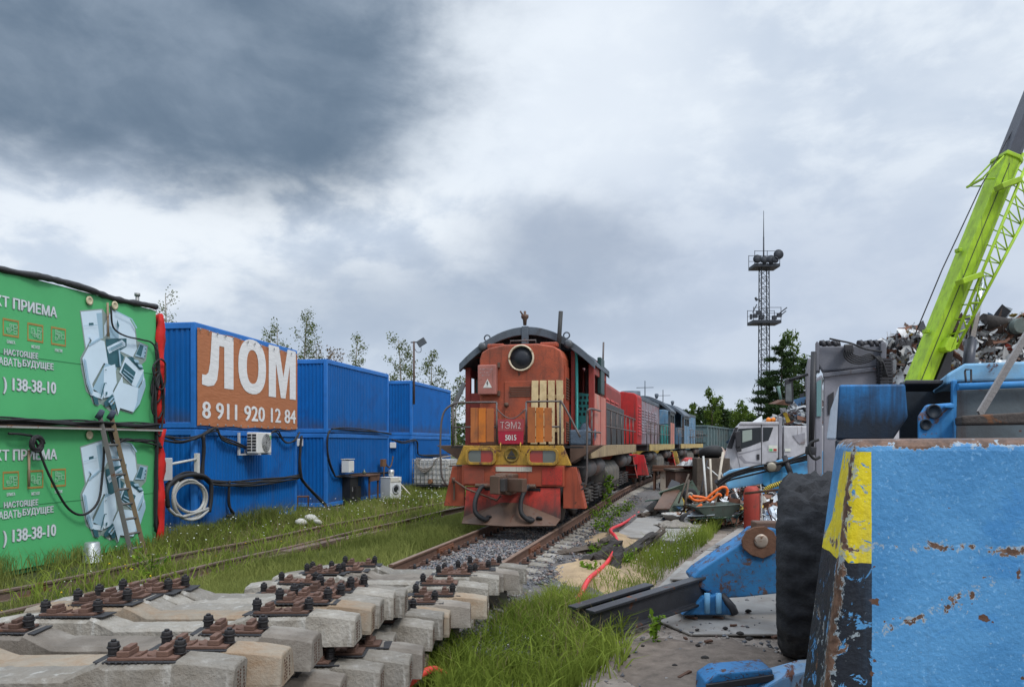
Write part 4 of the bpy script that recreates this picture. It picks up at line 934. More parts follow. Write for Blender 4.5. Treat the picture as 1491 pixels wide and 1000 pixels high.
def base(t, L, sill, y_first=1.2, tank=True):
    MB().box(-1.48, 1.48, .55, L-.35, 1.5, 1.74).build('deck', UNDER, t, .01)
    for sx in (-1, 1):
        a, b = min(sx*1.49, sx*1.55), max(sx*1.49, sx*1.55); MB().box(a, b, 1.1, L-.9, 1.50, 1.80).build('side_sill', sill, t, .012)
    MB().box(-1.5, 1.5, .3, L-.3, 1.742, 1.785).build('floor_plate', UNDER, t)
    bogie(t, y_first); bogie(t, L-5.4)
    for sx in (-1, 1):
        mb = MB(); prof = [(.75, .42), (1.25, .48), (1.38, .70), (1.38, 1.05), (1.2, 1.3), (.75, 1.32)]
        MB().prism([(sx*a, L/2-1.7, b) for a, b in prof], (0, 3.4, 0)).build('fuel_tank', paint('tank_grey', (.10, .095, .09), .25, .5, .4, dirtcol=(.2, .17, .12)), t, .06, 3)
        for y in (1.6, 3.4, L-5.0, L-3.2): MB().lathe([(.02, 0), (.18, .03), (.235, .12), (.235, 1.28), (.18, 1.37), (.02, 1.4)], (sx*1.22, y, 1.24), 'y', 18).build('air_tank', paint('tank_dark', (.075, .075, .078), .25, .5, .3), t)

def steps(t, y, sx, m, fwd, L=0):
    """flared stair guard at a corner"""
    a = [(sx*1.10, .46), (sx*1.58, .46), (sx*1.38, 1.34), (sx*1.10, 1.34)]
    g = MB().xz(a, y, y+.05*fwd); g.prism([(sx*1.58, y+.05*fwd, .46), (sx*1.38, y+.05*fwd, 1.34), (sx*1.38, y+.32*fwd, 1.34), (sx*1.58, y+.32*fwd, .46)], (-sx*.03, 0, 0))
    p = g.build('step_guard', m, t, .01)
    for k in range(3):
        z = .6+.36*k; s = MB().box(min(sx*1.08, sx*1.5), max(sx*1.08, sx*1.5), min(y+.1*fwd, y+.6*fwd), max(y+.1*fwd, y+.6*fwd), z, z+.03); s.build('tread', UNDER, p)

def place_on_track(y):
    d = TD(y+.4); return (TC(y), y, .35), -math.atan2(d.x, d.y)

# ---- the red shunting locomotive
L1 = 15.0; loc, rz = place_on_track(16.35); loc = (loc[0]-.13, loc[1], loc[2])
t = loco = thing('locomotive', 'battered red-brown diesel shunting locomotive with a round headlight hole, nearest on the track', 'locomotive', loc, rz, 'locomotives in the line')
base(t, L1, OCHRE)
MB().box(-1.14, 1.14, -.06, .14, .92, 1.37).build('buffer_beam', RED, t, .015)
mb = MB().box(.66, 1.10, -.078, -.062, .96, 1.33); mb.build('red_plate', REDX, t, .004)
mb = MB().box(-1.08, -.62, -.078, -.062, .96, 1.30); mb.build('patch_plate', paint('patch_red', (.30, .06, .035), .25), t, .004)
MB().xz([(-1.28, 1.375), (1.28, 1.375), (1.10, 1.80), (-1.10, 1.80)], -.05, .08).build('end_panel', YEL, t, .012)
em = MB().lathe([(.17, -.052), (.165, -.066), (.13, -.07), (.125, -.06), (0.001, -.06)], (-.01, 0, 1.60), 'y', 24).build('emblem', mat('emblem_brass', (.26, .17, .04), .5, .4, .3, 9, rust=.3), t)
MB().prism([(-.09, -.068, 1.58), (.07, -.068, 1.58), (-.01, -.068, 1.70)], (0, -.01, 0)).box(-.1, .08, -.077, -.068, 1.52, 1.56).build('emblem_relief', UNDER, em)
for sx in (-1, 1):
    c = sx*.685; fr = MB(); n = 28
    def rr(w, h, r): return [(c+math.copysign(w-r, math.cos(a))+r*math.cos(a), 1.565+math.copysign(h-r, math.sin(a))+r*math.sin(a)) for a in [(.001+2*PI*k/n) for k in range(n)]]
    o_, i_ = rr(.345, .185, .12), rr(.285, .128, .08)
    for y in (-.13, -.05): pass
    vs = [(x, -.15, z) for x, z in o_]+[(x, -.15, z) for x, z in i_]+[(x, -.05, z) for x, z in o_]+[(x, -.11, z) for x, z in i_]
    fs = [(k, (k+1) % n, n+(k+1) % n, n+k) for k in range(n)]+[(k, 2*n+k, 2*n+(k+1) % n, (k+1) % n) for k in range(n)]+[(n+k, n+(k+1) % n, 3*n+(k+1) % n, 3*n+k) for k in range(n)]
    f = fr.add(vs, fs).build('marker_light', YEL, t, .008)
    red_left = sx > 0
    for half in (-1, 1):
        pts = [(x, z) for x, z in i_ if (x-c)*half >= -.0]; s0 = c
        pts = [p for p in pts]; pts.sort(key=lambda p: math.atan2(p[1]-1.565, (p[0]-c)*half)); pts = [(c+half*.002, 1.565-.126)]+pts+[(c+half*.002, 1.565+.126)]
        isred = (half < 0) == red_left
        MB().add([(x, -.112, z) for x, z in pts], [tuple(range(len(pts)))]).build('lens', LENS_R if isred else LENS_G, f)
    steps(t, .02, sx, RED, 1); steps(t, L1-.3, sx, REDX, -1)
# snow plough
V = [(-1.04, -.02, .90), (1.04, -.02, .90), (-1.07, -.12, .25), (-.22, -.10, .57), (.22, -.10, .57), (1.07, -.12, .25), (-1.02, -.42, .14), (1.02, -.42, .14), (0, -.60, .12)]
pl = MB().add(V, [(0, 2, 3, 4, 5, 1)]).build('plough', REDX, t); q = pl.modifiers.new('s', 'SOLIDIFY'); q.thickness = .03
pf = MB().add([(V[2][0], V[2][1]-.008, V[2][2])]+[(v[0], v[1]-.008, v[2]) for v in (V[3], V[4], V[5], V[7], V[8], V[6])], [(0, 1, 2, 3, 4, 5, 6)]); pf = MB()
W2 = [(x, y-.01, z) for x, y, z in V]
pf.add([W2[2], W2[3], W2[4], W2[5], W2[7], W2[8], W2[6]], [(0, 1, 6), (1, 2, 5, 6), (2, 3, 4), (2, 4, 5)])
pf = pf.build('plough_blade', BROWN, pl); q = pf.modifiers.new('s', 'SOLIDIFY'); q.thickness = .025
h = MB()
for x in (-.62, -.43, .45, .66): h.cyl((x, -.36, .285), (x, -.385, .25), .068, n=18)
h.build('hole_disc', BLK, pf)  # solid black discs standing in for the shade inside the holes
h = MB()
for x0, x1, z in ((-.62, -.32, .86), (-.55, -.42, .74), (.35, .62, .86), (.42, .56, .74)): h.box(x0, x1, -.045, -.03, z-.035, z+.03)
h.build('slot', BLK, pl); MB().box(-.17, .14, -.06, -.045, .42, .70).build('opening_shade', BLK, pl)  # the last box is a solid slab painted black as a shaded opening
# coupler
cp = MB().xz([(-.28, .80), (.12, .76), (.16, 1.2), (-.24, 1.22)], -.62, -.1).build('coupler', BROWN, t, .03)
MB().xy([(-.30, -.60), (-.28, -.86), (-.06, -.92), (-.02, -.78), (-.12, -.7), (.02, -.62)], .80, 1.18).build('knuckle', BROWN, cp, .02)
MB().xy([(.02, -.62), (.40, -.80), (.46, -.62), (.16, -.5)], .84, 1.12).build('horn', BROWN, cp, .02); MB().box(-.05, .05, -.90, -.66, .86, 1.12).build('lock', UNDER, cp, .01)
MB().box(-.36, .44, -.075, -.062, 1.24, 1.34).build('white_strip', paint('dirty_white', (.5, .47, .4), .3), t)
for x0, x1 in ((-.66, -.50), (.34, .48)):
    MB().tube(smooth_path([(x0+.1, -.1, .93), (x0, -.22, .88), (x0-.06, -.42, .62), (x0-.02, -.52, .38), (x1, -.5, .24), (x1+.06, -.42, .25)], 5), .05, 10).build('brake_hose', BLACK, t)
    MB().cyl((x0-.14, -.14, .93), (x0+.2, -.14, .93), .05, n=12).build('valve', BROWN, t, .01)
MB().tube([(-1.32, -.1, 1.05), (-1.0, -.16, .86), (-.3, -.2, .62), (-.22, -.2, .72)], .022, 8).build('uncoupling_rod', BROWN, t)
mb = MB().box(-1.34, -1.30, -.04, -.01, .6, 1.06).cyl((-1.32, -.08, .98), (-1.32, -.08, 1.1), .04, n=10); mb.build('rod_bracket', BROWN, t)
# front railing, boards, number plate, chain
zr = 2.74; Z0 = 1.79
def rl(p): return p
railing(t, [smooth_path([(-1.52, -.02, .95), (-1.60, -.08, 1.2), (-1.62, -.08, 2.0), (-1.56, -.06, 2.5), (-1.36, -.03, 2.70), (-1.15, 0, zr), (-.36, 0, zr)], 5), [(-1.36, 0, 2.2), (-.36, 0, 2.2)],
            smooth_path([(.30, 0, zr), (.98, 0, zr), (1.1, -.02, 2.68), (1.48, -.04, 1.98)], 5), [(.30, 0, 2.2), (1.04, 0, 2.2)]],
        [((-1.36, 0, Z0), (-1.36, 0, 2.70)), ((-.36, 0, Z0), (-.36, 0, zr)), ((.30, 0, Z0), (.30, 0, zr)), ((1.04, 0, Z0), (1.04, 0, zr-.02))])
railing(t, [smooth_path([(1.42, .1, .85), (1.60, -.02, 1.02), (1.62, -.02, 2.0), (1.62, .0, 2.45), (1.66, .15, 2.58), (1.62, 2.2, 2.62)], 5), [(1.62, 0, 2.1), (1.62, 2.2, 2.1)]], [((1.62, .7, 1.8), (1.62, .7, 2.6)), ((-1.55, .2, .9), (-1.62, -.02, .95))])
for x0, x1 in ((-.94, -.40), (.34, .88)):
    b = MB().box(x0, x1, -.045, -.035, 1.95, 1.99).box(x0, x1, -.045, -.035, 2.5, 2.54).build('warning_board', UNDER, t); w = (x1-x0)/3
    for k in range(3): MB().box(x0+w*k+.008, x0+w*(k+1)-.008, -.075, -.047, 1.86+.01*k, 2.62-.008*k).build('board', ORP if k == 1 else ORB, b, .005)
np_ = MB().xz([(-.29, 1.83), (.25, 1.83), (.28, 2.36), (-.31, 2.36)], -.11, -.075).build('number_plate', paint('plate_crimson', (.36, .012, .035), .1, .2, .2), t, .008)
MB().xz([(-.298, 2.11), (.264, 2.11), (.278, 2.355), (-.308, 2.355)], -.114, -.1115).build('upper_half', paint('plate_faded', (.34, .055, .06), .1, .3, .2), np_)
text('ТЭМ2', 'lettering', mat('letter_pale', (.55, .45, .43), .7, var=.4, scale=20, bump=0), np_, .46, .15, (-.25, -.116, 2.16), bold=-.012)
text('5015', 'lettering', WHT, np_, .25, .12, (-.14, -.112, 1.91), bold=.035)
for x in (-.24, .2): MB().tube([(x, -.1, 1.86), (x, -.14, 1.8), (x, -.14, 1.7), (x, -.1, 1.68)], .016, 6).build('hook', YEL, np_)
MB().tube([(-.36+.66*k/12, -.01, 2.6-.22*math.sin(PI*k/12)) for k in range(13)], .012, 6).build('chain', HANDR, t)
# short hood
hd = hood(t, .97, .75, 1.55, Z0, 4.06, RED_H, 'short_hood', .3)
MB().lathe([(.30, 0), (.30, -.05), (.285, -.07), (.262, -.06), (.262, .0)], (.02, .75, 3.77), 'y', 36).build('headlight_ring', mat('ring_cream', (.62, .52, .38), .5, .1, .2, 6, rust=.35), hd)
MB().lathe([(.262, -.004), (.262, -.012), (0.001, -.013)], (.02, .75, 3.77), 'y', 36).build('headlight_hole', mat('recess_shade', (.016, .018, .026), .35), hd)  # flat dark disc, the shade of the headlight recess put into its colour
dr = MB().box(-.37, .30, .722, .748, 1.86, 3.25); dr = dr.build('front_door', RED_H, hd, .012)
v = MB()
for k in range(6): v.box(-.25, .24, .705, .72, 2.90+.04*k, 2.918+.04*k)
v.box(-.22, .28, .705, .72, 2.02, 2.04).box(-.22, .28, .705, .72, 1.96, 1.98); v.build('vent_slot', BROWN, dr); MB().lathe([(.055, .72), (.055, .69), (.03, .665), (0.001, .66)], (-.32, 0, 2.72), 'y', 14).build('knob', BROWN, dr)
for z in (3.62, 2.98, 2.32, 1.95):
    MB().cbox((-.50, .72, z), (.06, .06, .12)).build('hinge', BROWN, hd, .01)
wb = MB().box(-.96, -.53, .57, .735, 2.95, 3.62).build('warning_box', paint('box_faded', (.36, .14, .115), .15, .3, .2, dirtcol=(.3, .1, .08)), hd, .02)
tr = MB().prism([(-.83, .568, 3.10), (-.62, .568, 3.10), (-.725, .568, 3.30)], (0, -.004, 0)).build('warning_triangle', WHT, wb)
MB().add([(-.735, .562, 3.25), (-.755, .562, 3.185), (-.728, .562, 3.19), (-.742, .562, 3.125), (-.70, .562, 3.205), (-.722, .562, 3.203), (-.712, .562, 3.25)], [tuple(range(7))]).build('flash', UNDER, tr)
sl = mat('faded_letter', (.42, .26, .25), .7, var=.5, scale=30, bump=0)
for k, (a, b, z) in enumerate(((-.91, -.58, 3.50), (-.90, -.60, 3.43), (-.86, -.64, 3.365))):
    g = MB(); x = a; rr_ = random.Random(k)
    while x < b-.03:
        w = rr_.uniform(.015, .03); hgt = .04
        g.box(x, x+.006, .566, .5695, z, z+hgt); g.box(x+.0065, x+w, .566, .5695, z+rr_.choice((0, .017, .034)), z+rr_.choice((.04, .024))) if rr_.random() > .3 else None
        x += w+.01
    g.build('worn_lettering', sl, wb)
pk = MB().box(.26, 1.0, .70, .722, 2.85, 2.93).box(.26, 1.0, .70, .722, 2.1, 2.18).build('boarding', WOODL, hd)
for k in range(4):
    x = .27+.185*k; MB().xz([(x-.02+.02*k, 1.83), (x+.13+.012*k, 1.83), (x+.155, 3.25-.003*k), (x+.005, 3.25)], .665, .695).build('plank', WOODL, pk, .004)
for sx in (-1, 1):
    louvre(hd, sx*.992, 1.02, 1.38, 2.85, 3.35, sx, BROWN); louvre(hd, sx*.992, 1.02, 1.38, 1.9, 2.35, sx, BROWN)
    MB().box(min(sx*.973, sx*.99), max(sx*.973, sx*.99), .92, 1.48, 1.84, 3.6).build('side_door', RED, hd, .006)
    MB().box(sx*.62-.2, sx*.62+.2, .85, 1.15, 4.02, 4.13).build('roof_hatch', RED, hd, .03)
MB().tube([(-.3, 1.0, 4.1), (-.3, 1.0, 4.2), (.3, 1.0, 4.2), (.3, 1.0, 4.1)], .018, 6).build('grab_bar', HANDR, hd)
# cab
y0, y1 = 1.55, 4.0; ea = arch(1.56)
rf = cab(t, y0, y1, REDD, PINK, ROOFM, ROOFM)
MB().xz([(-1.49, Z0), (-.98, Z0), (-.98, 3.05), (-1.49, 3.05)], y0+.01, y0+.07).build('front_panel', REDD, t, .008)
MB().box(-1.36, -.98, y0+.02, y0+.08, 3.9, arch(1.3)-.03).box(-1.02, -.96, y0+.02, y0+.1, 3.05, 3.9).build('front_panel', REDD, t, .008)
MB().xz([(x, arch(x)-.05) for x in np.linspace(-1.3, 1.3, 15)]+[(1.3, 3.86), (.97, 3.86), (.97, 4.02), (-.97, 4.02), (-.97, 3.86), (-1.3, 3.86)], y0+.12, y0+.16).build('gable', mat('gable_shade', (.03, .035, .045), .7, var=.3), t)  # near-black plate: shade of the open recess under the roof put into colour
MB().box(1.02, 1.12, y0-.02, y0+.1, Z0, 4.0).build('door_post', REDD, t, .01); MB().tube(smooth_path([(1.16, y0-.04, Z0), (1.16, y0-.04, 3.7), (1.13, y0-.03, 3.98)], 3), .035, 8).build('door_edge', TURQ, t)
# the far end wall with its windows, inside gear
w_ = MB().box(-1.36, 1.36, y1-.08, y1-.02, Z0, 2.95).box(-1.36, -1.2, y1-.08, y1-.02, 2.95, 4.0).box(-.75, .62, y1-.08, y1-.02, 2.95, 4.0).box(1.2, 1.36, y1-.08, y1-.02, 2.95, 4.0)
w_.xz([(x, arch(x)-.05) for x in np.linspace(-1.36, 1.36, 15)]+[(1.36, 4.002), (-1.36, 4.002)], y1-.08, y1-.02); w_.build('rear_wall', REDD, t, .008)
g = MB().box(1.13, 1.45, y0+.25, y0+.29, 1.85, 2.42); g.build('lower_panel', TURQ, t)
pn = MB().xz([(1.12, 2.42), (1.46, 2.42), (1.46, 3.0), (1.12, 3.05)], y0+.3, y0+.34).build('pierced_panel', TURQ, t); h = MB()
for i in range(3):
    for j in range(4): h.box(1.155+.1*i+.02*(j % 2), 1.215+.1*i+.02*(j % 2), y0+.294, y0+.2985, 2.50+.13*j, 2.57+.13*j)
h.build('slot', BLK, pn); MB().box(-.6, .9, 2.5, 3.7, Z0, 2.8).build('control_desk', mat('desk_teal', (.05, .19, .19), .6, rust=.25), t, .02); MB().box(-1.3, -.95, 2.4, 3.6, Z0, 2.5).build('seat', BLACK, t, .05)
bg = MB().cbox((1.25, y0-.05, 1.98), (.5, .3, .36)); bg.lathe([(.05, .0), (.2, .1), (.23, .3), (.12, .5), (.03, .55)], (1.38, y0+.15, 1.8), 'z', 10); bg.build('rag_heap', mat('rag_blue', (.10, .14, .19), .9, var=.5, bump=1.0, bscale=9), t, .08)
for sx in (-1, 1):
    wd = MB(); xa, xb = min(sx*1.46, sx*1.5), max(sx*1.46, sx*1.5)
    for y in (y0+.14, y0+.55, y0+1.2, y0+1.42, y0+2.1, y1-.2): wd.box(xa, xb, y, y+.07, Z0+1.23, ea-.27)
    wd.build('window_frame', mat('frame_redbrown', (.16, .05, .035), .7, rust=.3), t, .006)
    MB().box(xa+.015, xb-.02, y0+1.5, y1-.35, Z0+1.25, ea-.28).build('window_glass', GLASSD, t)
    MB().box(min(sx*1.505, sx*1.6), max(sx*1.505, sx*1.6), y0+1.0, y0+1.7, 3.05, 3.95).build('window_visor', mat('visor_green', (.012, .04, .038), .4), t, .02)
for x in (-1.02, 1.02): MB().lathe([(.10, y0-.34), (.10, y0-.39), (.05, y0-.42), (0.001, y0-.42)], (x, 0, arch(1.02)-.04), 'y', 18).build('roof_lamp', mat('lamp_dark', (.08, .09, .10), .4), rf)
for x in (-.95, .95): MB().tube([(x+.07*math.cos(a), y0-.2, arch(x)+.14+.07*math.sin(a)) for a in np.linspace(0, 2*PI, 14)[:-1]], .018, 6, closed=True).build('lifting_ring', ROOFM, rf)
MB().box(-.08, .08, y0-.36, y0-.30, 4.1, 4.56).build('roof_strut', ROOFM, rf, .01); MB().lathe([(.04, 4.62), (.05, 4.75), (.09, 4.80), (.09, 4.86), (.03, 4.88), (.03, 4.95)], (-.06, y0-.1, 0), 'z', 12).build('horn', BROWN, rf)
MB().tube([(-.1, y0-.1, 4.85), (-.16, y0-.15, 4.95)], .02, 6).build('horn_bracket', BROWN, rf)
MB().cyl((.80, 1.1, 3.9), (.86, 1.1, 4.85), .05, n=10).build('exhaust_pipe', mat('pipe_dark', (.05, .05, .05), .6, .3, rust=.2), hd); MB().cyl((1.5, y1-.3, ea), (1.52, y1-.3, ea+.75), .025, n=6).build('aerial', HANDR, rf)
MB().bar((-1.60, y0+.05, 3.3), (-1.86, y0, 2.72), .12, .1).build('visor_arm', GREYB, t)
# long hood behind the cab
lh = hood(t, .95, y1+.05, L1-.8, Z0, 3.98, REDD, 'long_hood')
MB().lathe([(.5, 3.95), (.5, 4.55), (.46, 4.55)], (0, L1-3.5, 0), 'z', 24).build('stack', ROOFM, lh)
for k in range(6): louvre(lh, .952, y1+.4+1.5*k, y1+1.6+1.5*k, 2.3, 3.4, 1, REDX, 9)
MB().box(.96, 1.25, y1+.2, y1+1.3, 3.0, 3.9).build('side_box', GREYB, lh, .02); MB().box(.96, 1.2, y1+2.2, L1-2.2, Z0, 3.1).build('side_locker', paint('locker_slate', (.055, .06, .065), .15), lh, .02)
for sx in (-1, 1):
    ys = np.arange(y1+.2, L1-.6, 1.5)
    railing(t, [[(sx*1.5, y1, 2.78), (sx*1.5, L1-.6, 2.78)], [(sx*1.5, y1, 2.3), (sx*1.5, L1-.6, 2.3)]], [((sx*1.5, y, Z0), (sx*1.5, y, 2.78)) for y in ys])
    MB().xz([(sx*1.2, 1.40), (sx*1.85, 1.80), (sx*1.2, 1.80)], .3, 1.05).build('corner_gusset', BROWN, t, .01)
MB().box(-1.14, 1.14, L1-.2, L1, .92, 1.37).build('buffer_beam', RED, t, .015)

# ---- the engines and wagons behind it
def simple_loco(y, L, hood_first, label, hoodm, sidem, cabm, lowm, roofm, sill, stepm):
    loc, rz = place_on_track(y); rz = -math.atan2(TC(y+L)-TC(y), L)
    t = thing('locomotive', label, 'locomotive', loc, rz, 'locomotives in the line'); base(t, L, sill)
    MB().box(-1.14, 1.14, -.06, .14, .92, 1.37).build('buffer_beam', stepm, t, .015); MB().xz([(-.25, .8), (.2, .78), (.22, 1.2), (-.22, 1.2)], -.6, -.06).build('coupler', BROWN, t, .03)
    for sx in (-1, 1): steps(t, .02, sx, stepm, 1); steps(t, L-.3, sx, stepm, -1)
    if hood_first: h0, h1, c0, c1 = .75, L-3.7, L-3.65, L-1.0
    else: c0, c1 = 2.3, 4.9; h0, h1 = 4.95, L-.8; hood(t, .97, .75, 2.25, Z0, 4.0, hoodm, 'short_hood')
    hd = hood(t, .95, h0+1.6, h1, Z0, 4.05, sidem, 'long_hood'); nose = hood(t, 1.0, h0, h0+1.6, Z0, 4.12, hoodm, 'nose')
    MB().xz([(x, 4.05+.14*(1-(x/.97)**2)) for x in np.linspace(-.97, .97, 9)]+[(x, 3.86) for x in (.97, -.97)], h0+1.7, h1-.05).build('roof_strip', roofm, hd, .02)
    if hood_first:
        MB().lathe([(.28, h0), (.28, h0-.06), (.0, h0-.07)], (0, 0, 3.75), 'y', 20).build('headlight', WHT, nose); MB().lathe([(.5, 4.05), (.5, 4.5), (.45, 4.5)], (0, h0+5, 0), 'z', 20).build('stack', roofm, hd)
    for k in range(int((h1-h0-2)/1.3)): louvre(hd, .952, h0+1.9+1.3*k, h0+2.9+1.3*k, 2.3, 3.5, 1, sidem, 9)
    louvre(nose, 1.002, h0+.35, h0+1.35, 2.2, 3.6, 1, stepm, 10); louvre(nose, -1.002, h0+.35, h0+1.35, 2.2, 3.6, -1, stepm, 10)
    rf = cab(t, c0, c1, cabm, lowm, roofm, roofm)
    MB().box(-1.36, 1.36, c1-.08, c1-.02, Z0, 3.0).build('rear_wall', cabm, t)
    MB().box(-1.49, -.98, c0+.01, c0+.07, Z0, 3.05).box(.98, 1.49, c0+.01, c0+.07, Z0, 2.9).build('front_panel', TURQ if hood_first else lowm, t, .008)
    MB().xz([(x, arch(x)-.05) for x in np.linspace(-1.36, 1.36, 15)]+[(1.36, 3.9), (-1.36, 3.9)], c0+.1, c0+.15).build('gable', cabm, t)
    for sx in (-1, 1):
        MB().box(min(sx*1.45, sx*1.48), max(sx*1.45, sx*1.48), c0+1.3, c1-.3, 3.03, arch(1.5)-.27).build('window_glass', GLASSD, t)
        ys = np.arange(.2, L-.4, 1.45)
        railing(t, [[(sx*1.5, .2, 2.78), (sx*1.5, L-.4, 2.78)], [(sx*1.5, .2, 2.3), (sx*1.5, L-.4, 2.3)]], [((sx*1.5, yy, Z0), (sx*1.5, yy, 2.78)) for yy in ys])
    MB().tube([(0, c0+1, 4.6), (0, c0+1, 5.5)], .03, 6).tube([(-.5, c0+1, 5.1), (.5, c0+1, 5.1)], .02, 6).lathe([(.05, 4.5), (.10, 4.6), (.12, 4.75), (.05, 4.8)], (.75, c0+.3, -.1), 'z', 10).build('aerial_mast', ROOFM, rf)
    return t
simple_loco(33.2, 14.2, True, 'bright red nosed diesel locomotive coupled behind the battered red-brown one', paint('bright_red', (.42, .018, .016), .10, .35, .3, dirtcol=(.14, .02, .02)), paint('chalky_violet_grey', (.27, .25, .29), .25, .6, .4, dirtcol=(.22, .045, .045), dscale=2), paint('cab_slate', (.07, .09, .10), .2), PINK, ROOFM, paint('sill_yellow', (.48, .36, .14), .25), paint('step_red', (.5, .02, .025), .1))
simple_loco(48.6, 14.2, False, 'pale blue diesel locomotive third in the line, cab towards the red ones', paint('loco_blue', (.11, .23, .36), .28, .4, .35, dirtcol=(.30, .28, .25)), paint('loco_blue', (.12, .28, .46)), paint('cab_dark', (.06, .08, .09), .2), paint('loco_blue', (.12, .28, .46)), ROOFM, paint('sill_yellow', (.48, .36, .14), .25), paint('step_yellow', (.45, .3, .06), .3))
GON = paint('wagon_teal', (.10, .155, .165), .25, .4, .3, dirtcol=(.17, .16, .15))
def wagon(y, L, label):
    loc, rz = place_on_track(y); rz = -math.atan2(TC(y+L)-TC(y), L); t = thing('freight_wagon', label, 'wagon', loc, rz, 'freight wagons in the line')
    for sx in (-1, 1):
        a, b = min(sx*1.42, sx*1.46), max(sx*1.42, sx*1.46); w = MB().box(a, b, .3, L-.3, 1.3, 3.3).build('side_wall', GON, t)
        r = MB(); a, b = min(sx*1.462, sx*1.56), max(sx*1.462, sx*1.56)
        for k in range(9): yy = .3+(L-.75)*k/8; r.box(a, b, yy, yy+.15, 1.2, 3.2)
        r.box(a, b, .3, L-.3, 3.205, 3.36); r.build('stanchion', GON, w, .01)
    for yy, s in ((.3, -1), (L-.3, 1)):
        w = MB().box(-1.41, 1.41, yy-.03, yy+.03, 1.3, 3.3).build('end_wall', GON, t); r = MB()
        for z in (1.9, 2.55): r.box(-1.4, 1.4, min(yy+s*.032, yy+s*.1), max(yy+s*.032, yy+s*.1), z, z+.14)
        r.box(-1.5, 1.5, min(yy+s*.032, yy+s*.12), max(yy+s*.032, yy+s*.12), 3.22, 3.36); r.build('end_rib', GON, w, .01)
    MB().box(-1.4, 1.4, .4, L-.4, 1.2, 1.3).box(-.4, .4, 0, L, .95, 1.19).build('floor', UNDER, t)
    bogie(t, .9); bogie(t, L-5.1); return t
wagon(63.6, 13.5, 'teal-grey open freight wagon directly behind the pale blue locomotive'); wagon(77.8, 13.5, 'second teal-grey open freight wagon, beyond the first')
# ------------------------------------------------------------------ the scrap yard on the right
SLABC = mat('slab_concrete', (.30, .29, .275), .9, var=.3, scale=1.2, dirt=.5, dirtcol=(.17, .15, .125), bump=.4, bscale=30)
def plate_material():
    m = mat('tread_plate', (.33, .312, .29), .6, .25, .25, 1.3, rust=.12, dirt=.6, dirtcol=(.20, .165, .135), dscale=2, bump=0); nt = m.node_tree; N, L = nt.nodes, nt.links
    tc = N.new('ShaderNodeTexCoord'); o = []
    for a in (45, -45):
        mp = N.new('ShaderNodeMapping'); mp.inputs['Rotation'].default_value = (0, 0, R(a)); mp.inputs['Scale'].default_value = (12, 26, 1); L.new(tc.outputs['Object'], mp.inputs[0])
        w = N.new('ShaderNodeTexChecker'); w.inputs['Scale'].default_value = 1.0; L.new(mp.outputs[0], w.inputs['Vector']); o.append(w.outputs['Fac'])
    q = N.new('ShaderNodeMath'); q.operation = 'MULTIPLY'; L.new(o[0], q.inputs[0]); L.new(o[1], q.inputs[1])
    bp = N.new('ShaderNodeBump'); bp.inputs['Strength'].default_value = .7; bp.inputs['Distance'].default_value = .01; L.new(q.outputs[0], bp.inputs['Height']); L.new(bp.outputs[0], N['Principled BSDF'].inputs['Normal']); return m
TREAD = plate_material()
BL = paint('machine_blue', (.030, .20, .47), .22, .25, .3, rustcol=(.09, .05, .035), rscale=2.6, dirtcol=(.03, .06, .10), streakcol=(.02, .05, .10))
BLS = paint('scratched_blue', (.022, .155, .36), .46, .4, .35, rustcol=(.055, .032, .026), rscale=6.5, dirtcol=(.025, .06, .11), dscale=3, streakcol=(.015, .05, .12), scratch=(2.2, (.05, .028, .022)))
BLP = paint('pale_blue', (.16, .40, .64), .15, .3, .2, dirtcol=(.2, .3, .38))
GREYM = paint('machine_grey', (.215, .215, .25), .05, .25, .2, dirtcol=(.22, .22, .24)); GREYD = paint('machine_slate', (.13, .135, .16), .06, .25, .2, dirtcol=(.09, .09, .1))
LIME = paint('lime_paint', (.32, .51, .016), 0, .3, .4, dirtcol=(.20, .30, .03), streakcol=(.10, .14, .03), rough=.5)
CHROME = mat('chrome', (.6, .62, .64), .15, 1.0, .05, bump=0); CHAR = mat('charcoal', (.03, .03, .035), .5, .2, .2, bump=.1)
OIL = mat('oily_shade_blue', (.012, .022, .036), .6, var=.5, bump=.1)

def slab(name, px, z, th, m, label, cat, kind=None, parent=None):
    pts = [G(a, b, z) for a, b in px]; c = sum(pts, Vector())/len(pts)
    o = MB().xy([(p.x-c.x, p.y-c.y) for p in pts], -th, 0).build(name, m, None, .012); o.location = (c.x, c.y, z); return tag(o, label, cat, kind=kind)
slab('concrete_slab', [(893, 779), (985, 787), (1018, 770), (1032, 744), (944, 738), (920, 760)], .16, .14, SLABC, 'flat concrete slab beside the track with the red hose bent over its edge', 'slab')
slab('tread_plate', [(1075, 768), (1028, 800), (1140, 800), (1160, 768)], .07, .03, TREAD, 'far steel tread plate of the path under the gas cylinder', 'steel plate')
slab('tread_plate', [(1027, 801), (975, 842), (1140, 842), (1140, 801)], .08, .03, TREAD, 'middle steel tread plate of the path running past the pivot arm', 'steel plate')
slab('tread_plate', [(998, 816), (938, 872), (962, 904), (1005, 922), (1320, 922), (1300, 816)], .025, .03, TREAD, 'near steel tread plate of the path, muddy at its front edge', 'steel plate')
slab('sheet_scrap', [(1040, 792), (1062, 796), (1092, 782), (1072, 778)], .14, .012, STEEL, 'bent grey sheet lying on the tread plates', 'sheet')
